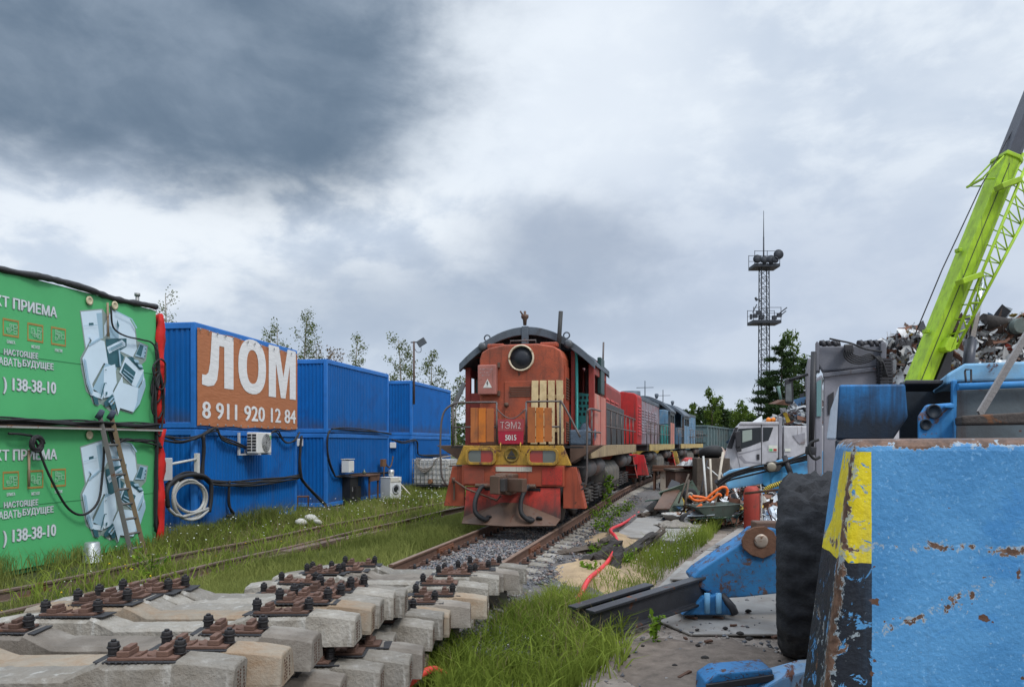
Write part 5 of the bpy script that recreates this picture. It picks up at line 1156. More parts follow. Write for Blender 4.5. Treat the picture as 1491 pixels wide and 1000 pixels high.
# sand patch
def mound(name, c, rx, ry, h, m, label, cat, rot=0, n=26, rough=.35, kind='structure'):
    V, Fc = [(c[0], c[1], c[2]+h)], []
    for i in range(1, 9):
        for k in range(n):
            a = 2*PI*k/n; r = i/8; e = 1+rough*fbm(math.cos(a)*2+c[0], math.sin(a)*2+c[1], 1.3)
            x, y = rx*r*math.cos(a)*e, ry*r*math.sin(a)*e; ca, sa = math.cos(rot), math.sin(rot); X, Y = c[0]+x*ca-y*sa, c[1]+x*sa+y*ca
            V.append((X, Y, c[2]+h*(1-r*r)*(1+rough*1.6*fbm(X, Y, 2.5))-(.06 if i == 8 else 0)))
    for k in range(n): Fc.append((0, 1+k, 1+(k+1) % n))
    mb = MB().add(V, Fc, 0, True)
    for i in range(7):
        for k in range(n): mb.f.append([1+i*n+k, 1+(i+1)*n+k, 1+(i+1)*n+(k+1) % n, 1+i*n+(k+1) % n]); mb.m.append(0); mb.sm.append(True)
    o = mb.build(name, m); return tag(o, label, cat, kind=kind)
SAND = mat('sand', (.36, .26, .155), .95, var=.3, scale=3, bump=.9, bscale=30, dirt=.4, dirtcol=(.25, .20, .15))
mound('sand', (1.35, 12.6, .02), 1.05, 2.1, .16, SAND, 'patch of yellow sand between the sleeper ends and the grass', 'sand', -.25, rough=.2)
mound('sand', (2.2, 16.6, .02), .8, 1.6, .16, SAND, 'small bank of yellow sand beside the track and slab', 'sand', -.3)
mound('mud', (1.9, 7.5, .0), 1.1, 1.3, .05, mat('mud', (.17, .135, .11), .95, var=.4, scale=6, bump=1, bscale=25), 'damp brown mud in front of the tread plates', 'mud', 0)
pts = []
for i in range(2600):
    px, py = random.uniform(560, 1300), 650+350*random.random()**.8; p = G(px, py, .015)
    if p.y > 40 or p.x < -.9+.05*p.y: continue
    q = fbm(p.x, p.y, .9)
    if q < -.05 and random.random() < .75: continue
    pts.append((p.x, p.y, .015+.015*random.random()))
stones('rubble', pts, .008, .034, ST, 'scattered pebbles and crumbs of stone on the yard ground')
# charred timbers and roots in front of the slab
CHARW = mat('charred_wood', (.035, .03, .028), .85, var=.5, scale=6, bump=1.0, bscale=14); OLDW = mat('old_timber', (.085, .066, .052), .9, var=.35, scale=5, bump=.7, bscale=18)
for (a, b, w, h, m, lab) in (((808, 808, .12), (856, 800, .16), .22, .06, OLDW, 'long dark board pointing at the sleeper ends'),
    ((866, 822, .1), (900, 790, .42), .3, .26, CHARW, 'charred stump leaning under the red hose'), ((905, 812, .1), (950, 778, .34), .26, .22, CHARW, 'charred log against the near edge of the slab'),
    ((895, 832, .08), (902, 800, .38), .22, .2, CHARW, 'short charred post standing behind the weeds'), ((930, 800, .15), (965, 772, .3), .2, .16, OLDW, 'weathered timber lying along the slab edge'),
    ((840, 822, .05), (870, 808, .18), .2, .14, CHARW, 'black splintered wood beside the sand'), ((862, 800, .15), (890, 786, .38), .3, .2, OLDW, 'rotten broken beam next to the slab corner'),
    ((932, 752, .18), (955, 745, .22), .25, .12, OLDW, 'short squared timber on the far edge of the slab')):
    p, q = G(*a), G(*b); n = 14; mb = MB(); nz = random.uniform(0, 50); vs = []; dd = (q-p).normalized(); sd = dd.orthogonal().normalized(); td = dd.cross(sd)
    for i in range(n+1):
        c = p.lerp(q, i/n)
        for k in range(12):
            an = 2*PI*k/12; e = .62+.75*abs(mnoise.noise(Vector((math.cos(an)*1.7+nz, math.sin(an)*1.7, i*.16))))+.35*mnoise.noise(Vector((an*3, i*.5, nz))); vs.append(c+(sd*math.cos(an)+td*math.sin(an)*.85)*w*.5*e+dd*(random.uniform(-.06, .06) if i in (0, n) else 0))
    mb.add(vs, [(i*12+k, i*12+(k+1) % 12, (i+1)*12+(k+1) % 12, (i+1)*12+k) for i in range(n) for k in range(12)]); mb.add(vs[:12], [tuple(range(12))]); mb.add(vs[-12:], [tuple(range(12))])
    tag(mb.build('timber', m), lab, 'timber', 'old timbers by the slab')
# loose clods, chips and iron scraps on the plates and the mud
for k in range(26):
    px, py = random.uniform(900, 1140), random.uniform(885, 990); p = G(px, py, .03); r = random.uniform(.015, .05); mb = MB(); q = random.random()*6
    mb.lathe([(r*.4, 0), (r, r*.3), (r*.8, r*.7), (.001, r)], n=7) if k % 3 else mb.cbox((0, 0, .012), (random.uniform(.06, .2), random.uniform(.02, .05), .02))
    o = mb.build('clod' if k % 3 else 'iron_scrap', CHARW if k % 3 else RUST); o.location = p; o.rotation_euler = (0, .1, q); tag(o, 'small black clod of earth on the muddy plates' if k % 3 else 'small rusty iron scrap on the muddy plates', 'clod' if k % 3 else 'scrap', 'clods on the muddy plates' if k % 3 else 'iron scraps on the muddy plates')
# red and white hoses
HOSE = mat('red_hose', (.62, .035, .045), .45, var=.12, bump=.25, bscale=12)
def path_px(L): return smooth_path([G(a, b, z) for a, b, z in L], 6)
hp = path_px([(834, 885, .08), (847, 862, .16), (858, 842, .18), (872, 830, .16), (886, 816, .22), (898, 794, .34), (896, 781, .36), (889, 771, .27), (905, 763, .2), (915, 757, .1), (930, 746, .06), (945, 731, .05), (960, 716, .04), (975, 700, .05), (985, 690, .05)])
tag(MB().tube(hp, .036, 10).build('hose', HOSE), 'bright red plastic hose snaking over the slab edge and along the track', 'hose')
hp = path_px([(574, 1016, .16), (592, 998, .22), (603, 988, .25), (615, 980, .25), (632, 974, .2), (650, 984, .08)])
tag(MB().tube(hp, .034, 10).build('hose', mat('red_hose_faded', (.62, .06, .04), .5, var=.3, bump=.3, bscale=12)), 'faded red pipe end in the grass beside the nearest sleepers', 'hose')

# ---- two black steel channel beams
BEAM = mat('beam_black', (.040, .042, .05), .42, .3, .3, 3, rust=.28, rustcol=(.10, .04, .02), bump=.2)
def channel(p0, p1, w, h, tk, lab):
    p0, p1 = Vector(p0), Vector(p1); d = p1-p0; L_ = d.length
    prof = [(-w/2, 0), (w/2, 0), (w/2, tk), (tk*.6, tk*1.4), (tk*.6, h-tk*1.6), (w/2, h-tk), (w/2, h), (-w/2, h), (-w/2, h-tk), (-tk*.6, h-tk*1.6), (-tk*.6, tk*1.4), (-w/2, tk)]
    mb = MB(); sweep(mb, prof, [p0, p0.lerp(p1, .5), p1]); o = mb.build('steel_beam', BEAM, None, .006); tag(o, lab, 'beam', 'black steel beams in the grass')
channel(G(836, 925, .0), G(948, 888, .12), .15, .34, .03, 'short black steel beam with a rusty cut end, the nearer of the pair')
channel(G(862, 932, .02), G(1050, 868, .24), .15, .34, .03, 'long black steel beam propped on the foot of the blue arm')

# ---- blue pivot arm lying on the plates
c0 = G(1040, 892, .08)
t = thing('excavator_arm', 'scratched blue excavator arm with a brown pivot disc lying on the tread plates', 'machine part', (0, 9.6, 0))
def A(px, py, Y=9.6): p = P(px, py, Y); return p.x, p.z
out = [A(1003, 836), A(1012, 826), A(1082, 780), A(1096, 768), A(1118, 766), A(1150, 776), A(1200, 778), A(1200, 848), A(1140, 857), A(1075, 864), A(1040, 866), A(1012, 850)]
MB().xz([(x, z) for x, z in out], -.22, .22).build('arm_box', BLS, t, .02)
dk = [A(a, b, 9.34) for a, b in ((1080, 786), (1087, 773), (1099, 767), (1114, 766), (1127, 774), (1134, 790), (1128, 805), (1111, 813), (1094, 808), (1082, 798))]
d_ = MB().xz(dk, -.262, -.225).build('pivot_plate', mat('pivot_rust', (.13, .065, .04), .8, .1, .35, 4, rust=.3, bump=.4), t, .008)
x, z = A(1108, 787, 9.34); MB().lathe([(.085, -.262), (.085, -.275), (.06, -.282), (0.001, -.282)], (x, 0, z), 'y', 24).build('pin', mat('pin_steel', (.36, .30, .25), .5, .5, .3, 9, rust=.35), d_)
x0, z0 = A(1096, 770); x1, z1 = A(1130, 758); MB().box(x0, x1+.02, -.1, .1, z0-.05, z1).build('bracket', BROWN, t, .02)
ft = MB(); q = [A(985, 892), A(1058, 892), A(1056, 880), A(1040, 858), A(1015, 862), A(998, 878)]
ft.xz([(x, max(z, .085)) for x, z in q], -.3, .2); ft = ft.build('foot', BL, t, .02)
for a in (1020, 1036): x, z = A(a, 876); MB().cyl((x, -.33, .12), (x, -.33, .36), .035, n=10).build('rib', BLP, ft)
MB().tube([(A(1042, 858)[0], -.25, A(0, 860)[1]), (A(1056, 878)[0], -.3, A(0, 876)[1]), (A(1060, 892)[0], -.3, .1)], .05, 8).build('edge_pipe', CHAR, ft)
# blue outrigger foot in the corner of the view
t = thing('outrigger', 'worn blue outrigger bracket with a rusty upper face by the big tyre', 'machine part', (0, 6.6, 0))
def A(px, py, Y=6.6): p = P(px, py, Y); return p.x, p.z
MB().xz([A(1020, 1010), A(1022, 986), A(1040, 974), A(1118, 968), A(1120, 980), A(1100, 990), A(1098, 1060), A(1020, 1060)], -.12, .2).build('bracket', BLS, t, .015)
MB().xz([A(1098, 992), A(1125, 976), A(1168, 964), A(1200, 962), A(1200, 1060), A(1098, 1060)], -.2, .1).build('housing', paint('chipped_blue', (.10, .28, .52), .4, .5, .2, dirtcol=(.4, .36, .28)), t, .02)
MB().xz([A(1022, 988), A(1118, 974), A(1118, 983), A(1022, 997)], -.16, -.122).build('flange', CHAR, t, .005)

# ---- big worn tyre on its wheel (front wheel of the grey machine) and the machine
t = gm = thing('material_handler', 'grey wheeled scrap handler with its folded boom seen behind the blue counterweight', 'machine', (0, 0, 0))
W_ = MB(); cx, cy, cz, rr, hw = 3.20, 7.75, .93, .95, .42
V, Fc = [], []; n = 150; prof = [(-hw, .62), (-hw-.01, .85), (-hw+.03, .95), (-hw+.12, 1.0), (-.05, 1.0), (.05, 1.0), (hw-.12, 1.0), (hw-.03, .95), (hw+.01, .85), (hw, .62)]
prof = [(-hw, .60), (-hw-.015, .75), (-hw-.01, .88), (-hw+.03, .95)]+[(-hw+.09+i*(2*hw-.18)/11, 1.0) for i in range(12)]+[(hw-.03, .95), (hw+.01, .88), (hw+.015, .75), (hw, .60)]
for k in range(n):
    a = 2*PI*k/n
    for i, (u, r) in enumerate(prof):
        g = 1.0
        if r > .9: g = 1+.035*fbm(u*5, a*4, 1.6)+.05*fbm(u*11, a*9, 1.0)+.022*fbm(u*30, a*26, 1.0)-.02*max(0, math.sin(a*22+u*6))
        lu, lf = u+.012*fbm(a*5, r*8), math.cos(a)*rr*r*g; V.append((cx+lu*.93+lf*.37, cy-lu*.37+lf*.93, cz+math.sin(a)*rr*r*g))
m_ = len(prof); Fc = [(k*m_+i, k*m_+i+1, ((k+1) % n)*m_+i+1, ((k+1) % n)*m_+i) for k in range(n) for i in range(m_-1)]
tyre = MB().add(V, Fc, 0, True).build('wheel', mat('worn_tyre', (.021, .022, .026), .85, var=.4, scale=7, bump=1.0, bscale=16, dirt=.2, dirtcol=(.10, .095, .09)), t)
ri = MB().cyl((cx-.93*.36, cy+.37*.36, cz), (cx+.93*.36, cy-.37*.36, cz), .57, n=28).build('rim', GREYD, tyre, .02); MB().cyl((cx+.33, cy-.13, cz), (cx+1.7, cy-.3, cz), .16, n=12).build('axle', CHAR, t)
def A(px, py, Y): return P(px, py, Y)
def pan(name, px, Y, dep, m, par, bev=.02):
    pts = [P(a, b, Y) for a, b in px]; return MB().prism(pts, (dep*.46, dep, 0)).build(name, m, par, bev)
Yg = 9.6
cabn = pan('cab_post', [(1172, 545), (1176, 521), (1186, 520), (1186, 690), (1176, 692)], Yg-.25, .25, GREYM, t)
pan('cab_door', [(1186, 552), (1197, 545), (1197, 690), (1187, 700)], Yg-.15, .1, GREYM, t); pan('window_glass', [(1189, 556), (1196, 552), (1196, 606), (1189, 606)], Yg-.17, .01, glassmat('teal_glass', (.10, .22, .23)), t, 0)
MB().cyl(P(1181, 660, Yg-.4), P(1185, 512, Yg-.4), .034, n=10).build('black_pipe', CHAR, t); MB().cyl(P(1180, 662, Yg-.45), P(1181, 650, Yg-.45), .065, n=10).build('pipe_clamp', CHAR, t, .01)
MB().tube(smooth_path([P(a, b, Yg-.5) for a, b in ((1192, 640), (1180, 645), (1178, 658), (1186, 668), (1194, 665))], 5), .018, 6).build('cable', BLACK, t)
pan('housing', [(1199, 546), (1280, 536), (1284, 690), (1198, 690)], Yg, 1.6, GREYM, t); pan('housing_strip', [(1198, 543), (1284, 533), (1284, 539), (1198, 549)], Yg-.04, .04, GREYD, t, .005)
pan('boom_foot', [(1188, 500), (1193, 503), (1230, 503), (1286, 500), (1283, 534), (1197, 541), (1190, 530)], Yg+.05, .9, GREYD, t, .03)
pan('door_panel', [(1206, 575), (1214, 570), (1214, 600), (1206, 604)], Yg-.02, .02, CHAR, t, .005)
for a, b in ((1187, 1190), (1282, 1288)): pan('lug', [(a, 500), (a+2, 497), (b+1, 497), (b+3, 502), (b+2, 540), (a, 540)], Yg-.05, .3, GREYD, t)
for px in (1195, 1203, 1212, 1217, 1250, 1256, 1264, 1272, 1280): MB().cyl(P(px, 502, Yg+.1), P(px+5, 501, Yg+.1), .045+.02*random.random(), n=10).build('hinge_pin', CHAR, t)
pan('valve_block', [(1228, 501), (1242, 500), (1243, 511), (1229, 512)], Yg-.15, .2, CHAR, t)
for k in range(5):
    L_ = [(1229+3*k, 510), (1230+3*k, 520-k), (1240+3*k, 528-2.2*k), (1255, 529-2.6*k), (1268, 525-2.4*k), (1280, 519+1.5*k), (1286, 528), (1284+2*k, 548)]
    MB().tube(smooth_path([P(a, b, Yg-.12-.03*k) for a, b in L_], 4), .009, 6).build('hydraulic_hose', BLACK, t)
MB().tube(smooth_path([P(a, b, Yg-.05) for a, b in ((1208, 493), (1222, 496), (1240, 500), (1260, 508), (1284, 512))], 4), .012, 6).build('cable', BLACK, t)
ch = MB()
for k in range(9):
    a = P(1281, 524+4.6*k, Yg-.1); ch.cbox(a+Vector((.06, 0, 0)), (.16, .1, .030))
ch.tube([P(1280, 520, Yg-.1), P(1280, 562, Yg-.1)], .02, 6).tube([P(1297, 518, Yg-.1), P(1297, 562, Yg-.1)], .02, 6); ch.build('cable_chain', CHAR, t)
# mirror on its arm
mb = MB().tube([P(1176, 545, Yg-.3), P(1165, 548, Yg-.3), P(1150, 553, Yg-.3)], .02, 6); mb.build('mirror_arm', CHAR, t)
mr = pan('mirror', [(1142, 552), (1147, 550), (1154, 551), (1155, 586), (1152, 589), (1143, 587)], Yg-.3, .08, CHAR, t, .02); pan('mirror_glass', [(1144, 560), (1152, 558), (1153, 584), (1144, 584)], Yg-.305, .004, mat('mirror_glass', (.10, .11, .115), .35, .0, .6, 9, bump=0), mr, 0)
pan('chassis', [(1195, 690), (1400, 690), (1400, 790), (1195, 790)], Yg, 3.0, GREYD, t, .03)

# ---- the blue machine in front
t = thing('blue_loader', 'big blue scrap machine with a chipped counterweight painted yellow and black at its corner', 'machine', (0, 0, 0))
Yc = 3.0
def counterweight_material():
    m = bpy.data.materials.new('counterweight_paint'); m.use_nodes = True; nt = m.node_tree; N, L = nt.nodes, nt.links; b = N['Principled BSDF']
    tc = N.new('ShaderNodeTexCoord'); oc = tc.outputs['Object']; sp = N.new('ShaderNodeSeparateXYZ'); L.new(oc, sp.inputs[0])
    def noise(sc, det=8, rg=.65, dist=0., scl=None):
        t_ = N.new('ShaderNodeTexNoise'); t_.inputs['Scale'].default_value = sc; t_.inputs['Detail'].default_value = det; t_.inputs['Roughness'].default_value = rg; t_.inputs['Distortion'].default_value = dist
        if scl:
            mp = N.new('ShaderNodeMapping'); mp.inputs['Scale'].default_value = scl; L.new(oc, mp.inputs[0]); L.new(mp.outputs[0], t_.inputs['Vector'])
        else: L.new(oc, t_.inputs['Vector'])
        return t_.outputs['Fac']
    def mth(op, a, c=None, k=None):
        q = N.new('ShaderNodeMath'); q.operation = op
        for i, v in enumerate((a, c, k)):
            if v is None: continue
            if isinstance(v, (int, float)): q.inputs[i].default_value = v
            else: L.new(v, q.inputs[i])
        return q.outputs[0]
    def rmp(v, a, c):
        q = N.new('ShaderNodeMapRange'); q.interpolation_type = 'SMOOTHSTEP'; L.new(v, q.inputs[0]); q.inputs[1].default_value = a; q.inputs[2].default_value = c; return q.outputs[0]
    def mix(f, a, c):
        q = N.new('ShaderNodeMix'); q.data_type = 'RGBA'; L.new(f, q.inputs[0])
        for s, v in ((q.inputs[6], a), (q.inputs[7], c)):
            if isinstance(v, tuple): s.default_value = (*v, 1)
            else: L.new(v, s)
        return q.outputs[2]
    x, y, z = sp.outputs
    blue = mix(rmp(noise(2.2, 6), .35, .68), (.046, .195, .415), (.082, .27, .52))
    blue = mix(mth('MULTIPLY', rmp(noise(60, 4), .58, .66), .5), blue, (.20, .42, .68)); blue = mix(mth('MULTIPLY', rmp(noise(1.7, 10, .7, .8), .56, .62), .55), blue, (.04, .20, .47))
    # painted hazard stripe down the corner: yellow over black, edges worn
    wob = mth('MULTIPLY', mth('SUBTRACT', noise(11, 6), .5), .035); xs = mth('ADD', x, mth('MULTIPLY', wob, .18)); zs = mth('ADD', z, mth('MULTIPLY', wob, .35))
    inst = mth('LESS_THAN', xs, 1.425); hi = mth('GREATER_THAN', zs, mth('MULTIPLY_ADD', mth('MAXIMUM', mth('SUBTRACT', 1.335, x), 0.0), 1.6, 1.725))
    top = mth('LESS_THAN', zs, 2.165); worn = mth('LESS_THAN', noise(13, 9, .68, .9), .61)
    yel = mth('MULTIPLY', mth('MULTIPLY', inst, hi), mth('MULTIPLY', top, worn))
    blk = mth('MULTIPLY', mth('MULTIPLY', inst, mth('SUBTRACT', 1., hi)), mth('LESS_THAN', noise(9, 9, .7, 1.1), .585))
    c = mix(yel, blue, mix(rmp(noise(20), .4, .7), (.62, .50, .012), (.70, .60, .03))); c = mix(blk, c, (.010, .014, .022))
    # chips: pale primer rim, rust inside; gathered at the upper edge, the corner and along a few scrapes
    xc = mth('SUBTRACT', x, mth('MULTIPLY_ADD', z, .108, 1.119)); corner = mth('MULTIPLY', mth('SUBTRACT', 1., rmp(mth('ABSOLUTE', mth('ADD', xc, .004)), .004, .055)), 1.25)
    edge = mth('MAXIMUM', mth('MAXIMUM', mth('MULTIPLY', rmp(z, 2.15, 2.215), 1.25), corner), mth('MULTIPLY', rmp(mth('MULTIPLY', mth('ADD', mth('SUBTRACT', x, mth('MULTIPLY', z, .075)), -1.10), -1.), -.05, .02), .5))
    band = mth('MULTIPLY', mth('SUBTRACT', 1., rmp(mth('ABSOLUTE', mth('ADD', mth('SUBTRACT', z, 1.78), mth('MULTIPLY', mth('SUBTRACT', noise(2.5, 5), .5), .10))), 0.0, .05)), .70)
    scr = mth('MULTIPLY', mth('SUBTRACT', 1., rmp(mth('ABSOLUTE', mth('ADD', mth('SUBTRACT', z, mth('MULTIPLY_ADD', x, .42, .86)), mth('MULTIPLY', mth('SUBTRACT', noise(3.2, 6, .7), .5), .5))), 0.0, .045)), .72)
    hot = mth('MAXIMUM', edge, mth('MAXIMUM', band, scr)); nz = mth('MULTIPLY_ADD', hot, .235, noise(9, 12, .72, .5))
    nz2 = mth('MULTIPLY_ADD', hot, .17, noise(26, 10, .7, .3))
    c = mix(mth('MULTIPLY', rmp(nz2, .655, .675), .75), c, (.32, .38, .42)); c = mix(rmp(nz, .690, .70), c, (.36, .38, .37)); c = mix(rmp(nz, .702, .712), c, mix(rmp(noise(24, 6), .4, .65), (.075, .040, .026), (.16, .09, .06)))
    spot = rmp(noise(15, 3, .5), .70, .715); c = mix(spot, c, (.10, .05, .03))
    # run-down dirt
    c = mix(mth('MULTIPLY', rmp(noise(1., 7, .6, .2, (9, 9, .7)), .58, .75), .28), c, (.06, .11, .18))
    L.new(c, b.inputs['Base Color']); b.inputs['Roughness'].default_value = .5; b.inputs['Specular IOR Level'].default_value = .3
    bp = N.new('ShaderNodeBump'); bp.inputs['Strength'].default_value = .55; bp.inputs['Distance'].default_value = .012; L.new(mth('MULTIPLY_ADD', nz, -.6, noise(38, 6, .6)), bp.inputs['Height']); L.new(bp.outputs[0], b.inputs['Normal']); return m
CWM = counterweight_material()
def e(px, py, Y): p = P(px, py, Y); return p
# front face, leaning corner; flank set back and outwards to the left
F0, F1 = e(1244, 652, Yc), e(1198, 1060, Yc); zt, zb = 2.235, EYE-(1060-HOR)/F*Yc
b0, b1_ = e(1217, 660, Yc+.55), e(1164, 1060, Yc+.42)
V = [(F1.x, Yc, zb), (3.0, Yc-.1, zb), (3.0, Yc-.1, zt-.02), (F0.x, Yc, zt-.02),
     (b1_.x, b1_.y, zb), (3.5, Yc+.9, zb), (3.5, Yc+.9, zt-.0), (b0.x, b0.y, zt-.015)]
cw = MB().add(V, [(0, 1, 2, 3), (3, 2, 6, 7), (0, 3, 7, 4), (5, 4, 7, 6), (1, 5, 6, 2), (0, 4, 5, 1)]).build('counterweight', CWM, t, .045, 4)
Yh = 4.6
def pb(name, px, Y, dep, m, par=t, bev=.012): pts = [P(a, b, Y) for a, b in px]; return MB().prism(pts, (dep*.46, dep, 0)).build(name, m, par, bev)
STAIN = paint('oil_stained_blue', (.010, .16, .42), .12, .55, .8, dirtcol=(.008, .014, .026), streakcol=(.010, .02, .04), dscale=2.6, ssc=1.6, zdirt=(.22, (.006, .008, .012), 2.30))
pb('tank', [(1222, 560), (1318, 559), (1322, 607), (1300, 640), (1216, 640)], Yh, .8, STAIN); pb('tank_flank', [(1209, 597), (1221.5, 561), (1217, 640), (1203, 640)], Yh-.03, .1, paint('bare_edge', (.36, .42, .50), .2, .5, .2, dirtcol=(.25, .28, .32)))
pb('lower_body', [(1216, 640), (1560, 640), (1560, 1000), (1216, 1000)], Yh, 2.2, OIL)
pb('recess_wall', [(1310, 556), (1390, 556), (1390, 640), (1310, 640)], Yh+.9, .1, OIL); pb('ledge', [(1318, 553), (1374, 553), (1373, 559), (1317, 559)], Yh+.1, .7, DARK, bev=.006)  # recess wall near-black: the shade in the recess is put into its colour
br = pb('bracket_plate', [(1337, 606), (1348, 589), (1388, 586), (1390, 640), (1337, 640)], Yh-.2, .06, BL); h = MB()
for a, b, r in ((1359, 599, .034), (1347, 618, .026)): p = P(a, b, Yh-.2); h.lathe([(r*1.25, -.001), (r*1.25, -.012), (r, -.013), (r, -.003), (0.001, -.003)], (p.x, p.y, p.z), 'y', 18)
h.build('hole', OIL, br); pb('shelf', [(1376, 590), (1390, 588), (1390, 594), (1376, 593)], Yh-.28, .1, BL, br, .003)
pb('cover', [(1378, 545), (1405, 529), (1560, 524), (1560, 552), (1394, 556), (1378, 560)], Yh+.05, 1.6, BLP, bev=.015); pb('side_panel', [(1391, 566), (1560, 560), (1560, 640), (1391, 640)], Yh, .06, paint('grimy_panel', (.10, .13, .15), .3, .6, .5, dirtcol=(.06, .06, .06)))
pb('post', [(1387, 553), (1394, 553), (1392, 640), (1387, 640)], Yh-.04, .1, BL, bev=.006); MB().cyl(P(1394, 563, Yh-.05), P(1560, 557, Yh-.05), .022, n=10).build('pipe', BL, t)
MB().tube([P(a, b, Yh-.04) for a, b in ((1405, 541), (1406, 538), (1414, 538), (1414, 560), (1407, 560), (1405, 541))], .006, 6).build('latch', DARK, t)
pb('dark_plate', [(1400, 605), (1560, 596), (1560, 616), (1401, 618)], Yh-.5, .3, mat('old_wood_plate', (.055, .045, .04), .85, var=.4, rust=.3, bump=.5), bev=.01)
mb = MB(); a, b = P(1426, 603, Yh-.36), P(1505, 470, Yh-.1); mb.bar(a, b, .012, .05); mb.build('strap', mat('strap_grey', (.21, .20, .20), .9, bump=.5, bscale=60), t)
for y in (4.2, 6.4): MB().lathe([(.2, 0), (.5, .02), (.55, .1), (.55, .3), (.5, .38), (.2, .4)], (2.75+.46*(y-4.2), y+1, .55), 'x', 24).build('wheel', CHAR, t)

# ---- blue boom with hoses lying farther back, gas bottle, barrows and tools
Yb = 14.2
t = thing('grab_boom', 'blue hydraulic boom with black hoses lying between the truck cab and the big tyre', 'machine part', (0, 0, 0))
pan('boom_box', [(1052, 690), (1062, 684), (1110, 676), (1116, 690), (1112, 704), (1060, 712)], Yb, .5, BLP, t); pan('boom_box', [(1110, 686), (1122, 672), (1200, 656), (1200, 740), (1150, 735), (1125, 712), (1111, 706)], Yb-.1, .55, paint('boom_blue', (.07, .33, .62), .12, .25, .2), t)
p = P(1121, 677, Yb-.3); kn = pan('pivot_cheek', [(1110, 680), (1116, 672), (1128, 671), (1138, 678), (1134, 686), (1118, 688)], Yb-.3, .2, UNDER, t); MB().lathe([(.085, -.001), (.085, -.05), (.05, -.06), (0.001, -.06)], (p.x+.02, p.y, p.z-.03), 'y', 18).build('pin', mat('pin_brass', (.3, .27, .22), .5, .5), kn)
MB().lathe([(.2, -.001), (.2, -.02), (.17, -.025), (0.001, -.025)], tuple(P(1138, 702, Yb-.1)), 'y', 24).build('side_disc', paint('boom_blue', (.07, .33, .62)), t)
for k in range(5):
    L_ = [(1045, 710-2*k), (1060, 699-2*k), (1080, 693-2.4*k), (1105, 687-2.6*k), (1130, 683-2.4*k), (1150, 676-2*k), (1190, 666-3*k)]
    MB().tube(smooth_path([P(a, b+random.uniform(-1.5, 1.5), Yb-.15-.04*k) for a, b in L_], 4), .018, 6).build('hydraulic_hose', BLACK, t)
MB().cyl(P(1142, 664, Yb-.2), P(1152, 692, Yb-.35), .05, n=10).build('rod', CHAR, t)
mb = MB(); hs = smooth_path([P(a, b, Yb-.5) for a, b in ((1113, 716), (1118, 710), (1128, 706), (1140, 702), (1150, 700), (1165, 700))], 8); yb = mat('hose_yellow', (.6, .45, .03), .5, bump=0)
for i in range(len(hs)-1): mb.tube([hs[i], hs[i+1]], .042, 8, i % 2)
tag(mb.build('striped_hose', [yb, BLACK]), 'yellow and black striped hose on the blue boom', 'hose')
mb = MB().cyl(P(1085, 718, 14), P(1150, 711, 13), .025, n=6); tag(mb.build('rusty_rod', RUST), 'thin rusty rod lying level behind the gas cylinder', 'rod')

p = G(1095, 771, .05)
t = thing('gas_cylinder', 'rusty red gas cylinder standing on the tread plates', 'gas cylinder', p)
MB().lathe([(.17, .0), (.2, .04), (.205, .9), (.18, 1.02), (.11, 1.09), (.05, 1.11)], n=24).build('bottle', paint('bottle_red', (.35, .045, .03), .38, .5, .4, dirtcol=(.10, .04, .03)), t)
MB().lathe([(.1, 1.08), (.1, 1.14), (.085, 1.15)], n=16).build('collar', BROWN, t); MB().cyl((0, 0, 1.1), (0, 0, 1.24), .03, n=10).cyl((-.08, 0, 1.2), (.08, 0, 1.2), .022, n=8).build('valve', mat('brass', (.3, .2, .07), .4, .7), t)
MB().tube(smooth_path([(0, -.03, 1.22), (.12, -.1, 1.3), (.2, -.12, .9), (.19, -.14, .4), (.25, -.15, .05)], 6), .02, 6).build('gas_hose', mat('pale_hose', (.42, .42, .40)), t)

def barrow(loc, rz, label, traym, rot=None, hm=None, dented=False):
    t = thing('wheelbarrow', label, 'wheelbarrow', loc, rz, rot=rot)
    b = [(-.35, -.24, .30), (.30, -.24, .30), (.30, .24, .30), (-.35, .24, .30), (-.55, -.36, .62), (.62, -.34, .56), (.62, .34, .56), (-.55, .36, .62)]
    o = MB().add(b, [(0, 3, 2, 1), (0, 1, 5, 4), (1, 2, 6, 5), (2, 3, 7, 6), (3, 0, 4, 7)]).build('tray', traym, t, 0); s = o.modifiers.new('s', 'SOLIDIFY'); s.thickness = .012
    MB().tube([b[4], b[5], b[6], b[7]], .016, 6, closed=True).build('rim', traym, o)
    f = MB()
    for s_ in (-1, 1): f.tube(smooth_path([(.72, s_*.06, .2), (.35, s_*.2, .27), (-.4, s_*.24, .3), (-.95, s_*.28, .58), (-1.05, s_*.28, .6)], 4), .018, 6).tube([(-.3, s_*.22, .29), (-.42, s_*.24, .02), (-.55, s_*.24, .35)], .016, 6)
    f.build('frame', hm or mat('frame_green', (.03, .07, .05), .5, .3, rust=.3), t)
    w = MB().lathe([(.1, -.045), (.17, -.045), (.195, -.02), (.195, .02), (.17, .045), (.1, .045)], (.74, 0, .195), 'y', 20); w = w.build('wheel', BLACK, t)
    MB().lathe([(.1, -.05), (.05, -.06), (.05, .06), (.1, .05)], (.74, 0, .195), 'y', 14).build('hub', STEEL, w); return t
GTR = paint('tray_green', (.075, .10, .085), .25, .4, .2, dirtcol=(.2, .18, .15)); GT2 = paint('tray_sage', (.12, .17, .13), .2, .4, .2, dirtcol=(.25, .22, .18))
barrow(G(1040, 768, .05), .15+PI, 'dark green wheelbarrow holding an orange pipe frame next to the gas cylinder', GTR)
barrow(G(985, 752, .12)+Vector((0, .4, .28)), 0, 'sage green wheelbarrow tipped on its side behind the white basin', GT2, rot=(R(62), R(-18), R(20)))
ORT = mat('orange_tube', (.75, .14, .015), .4, bump=0)
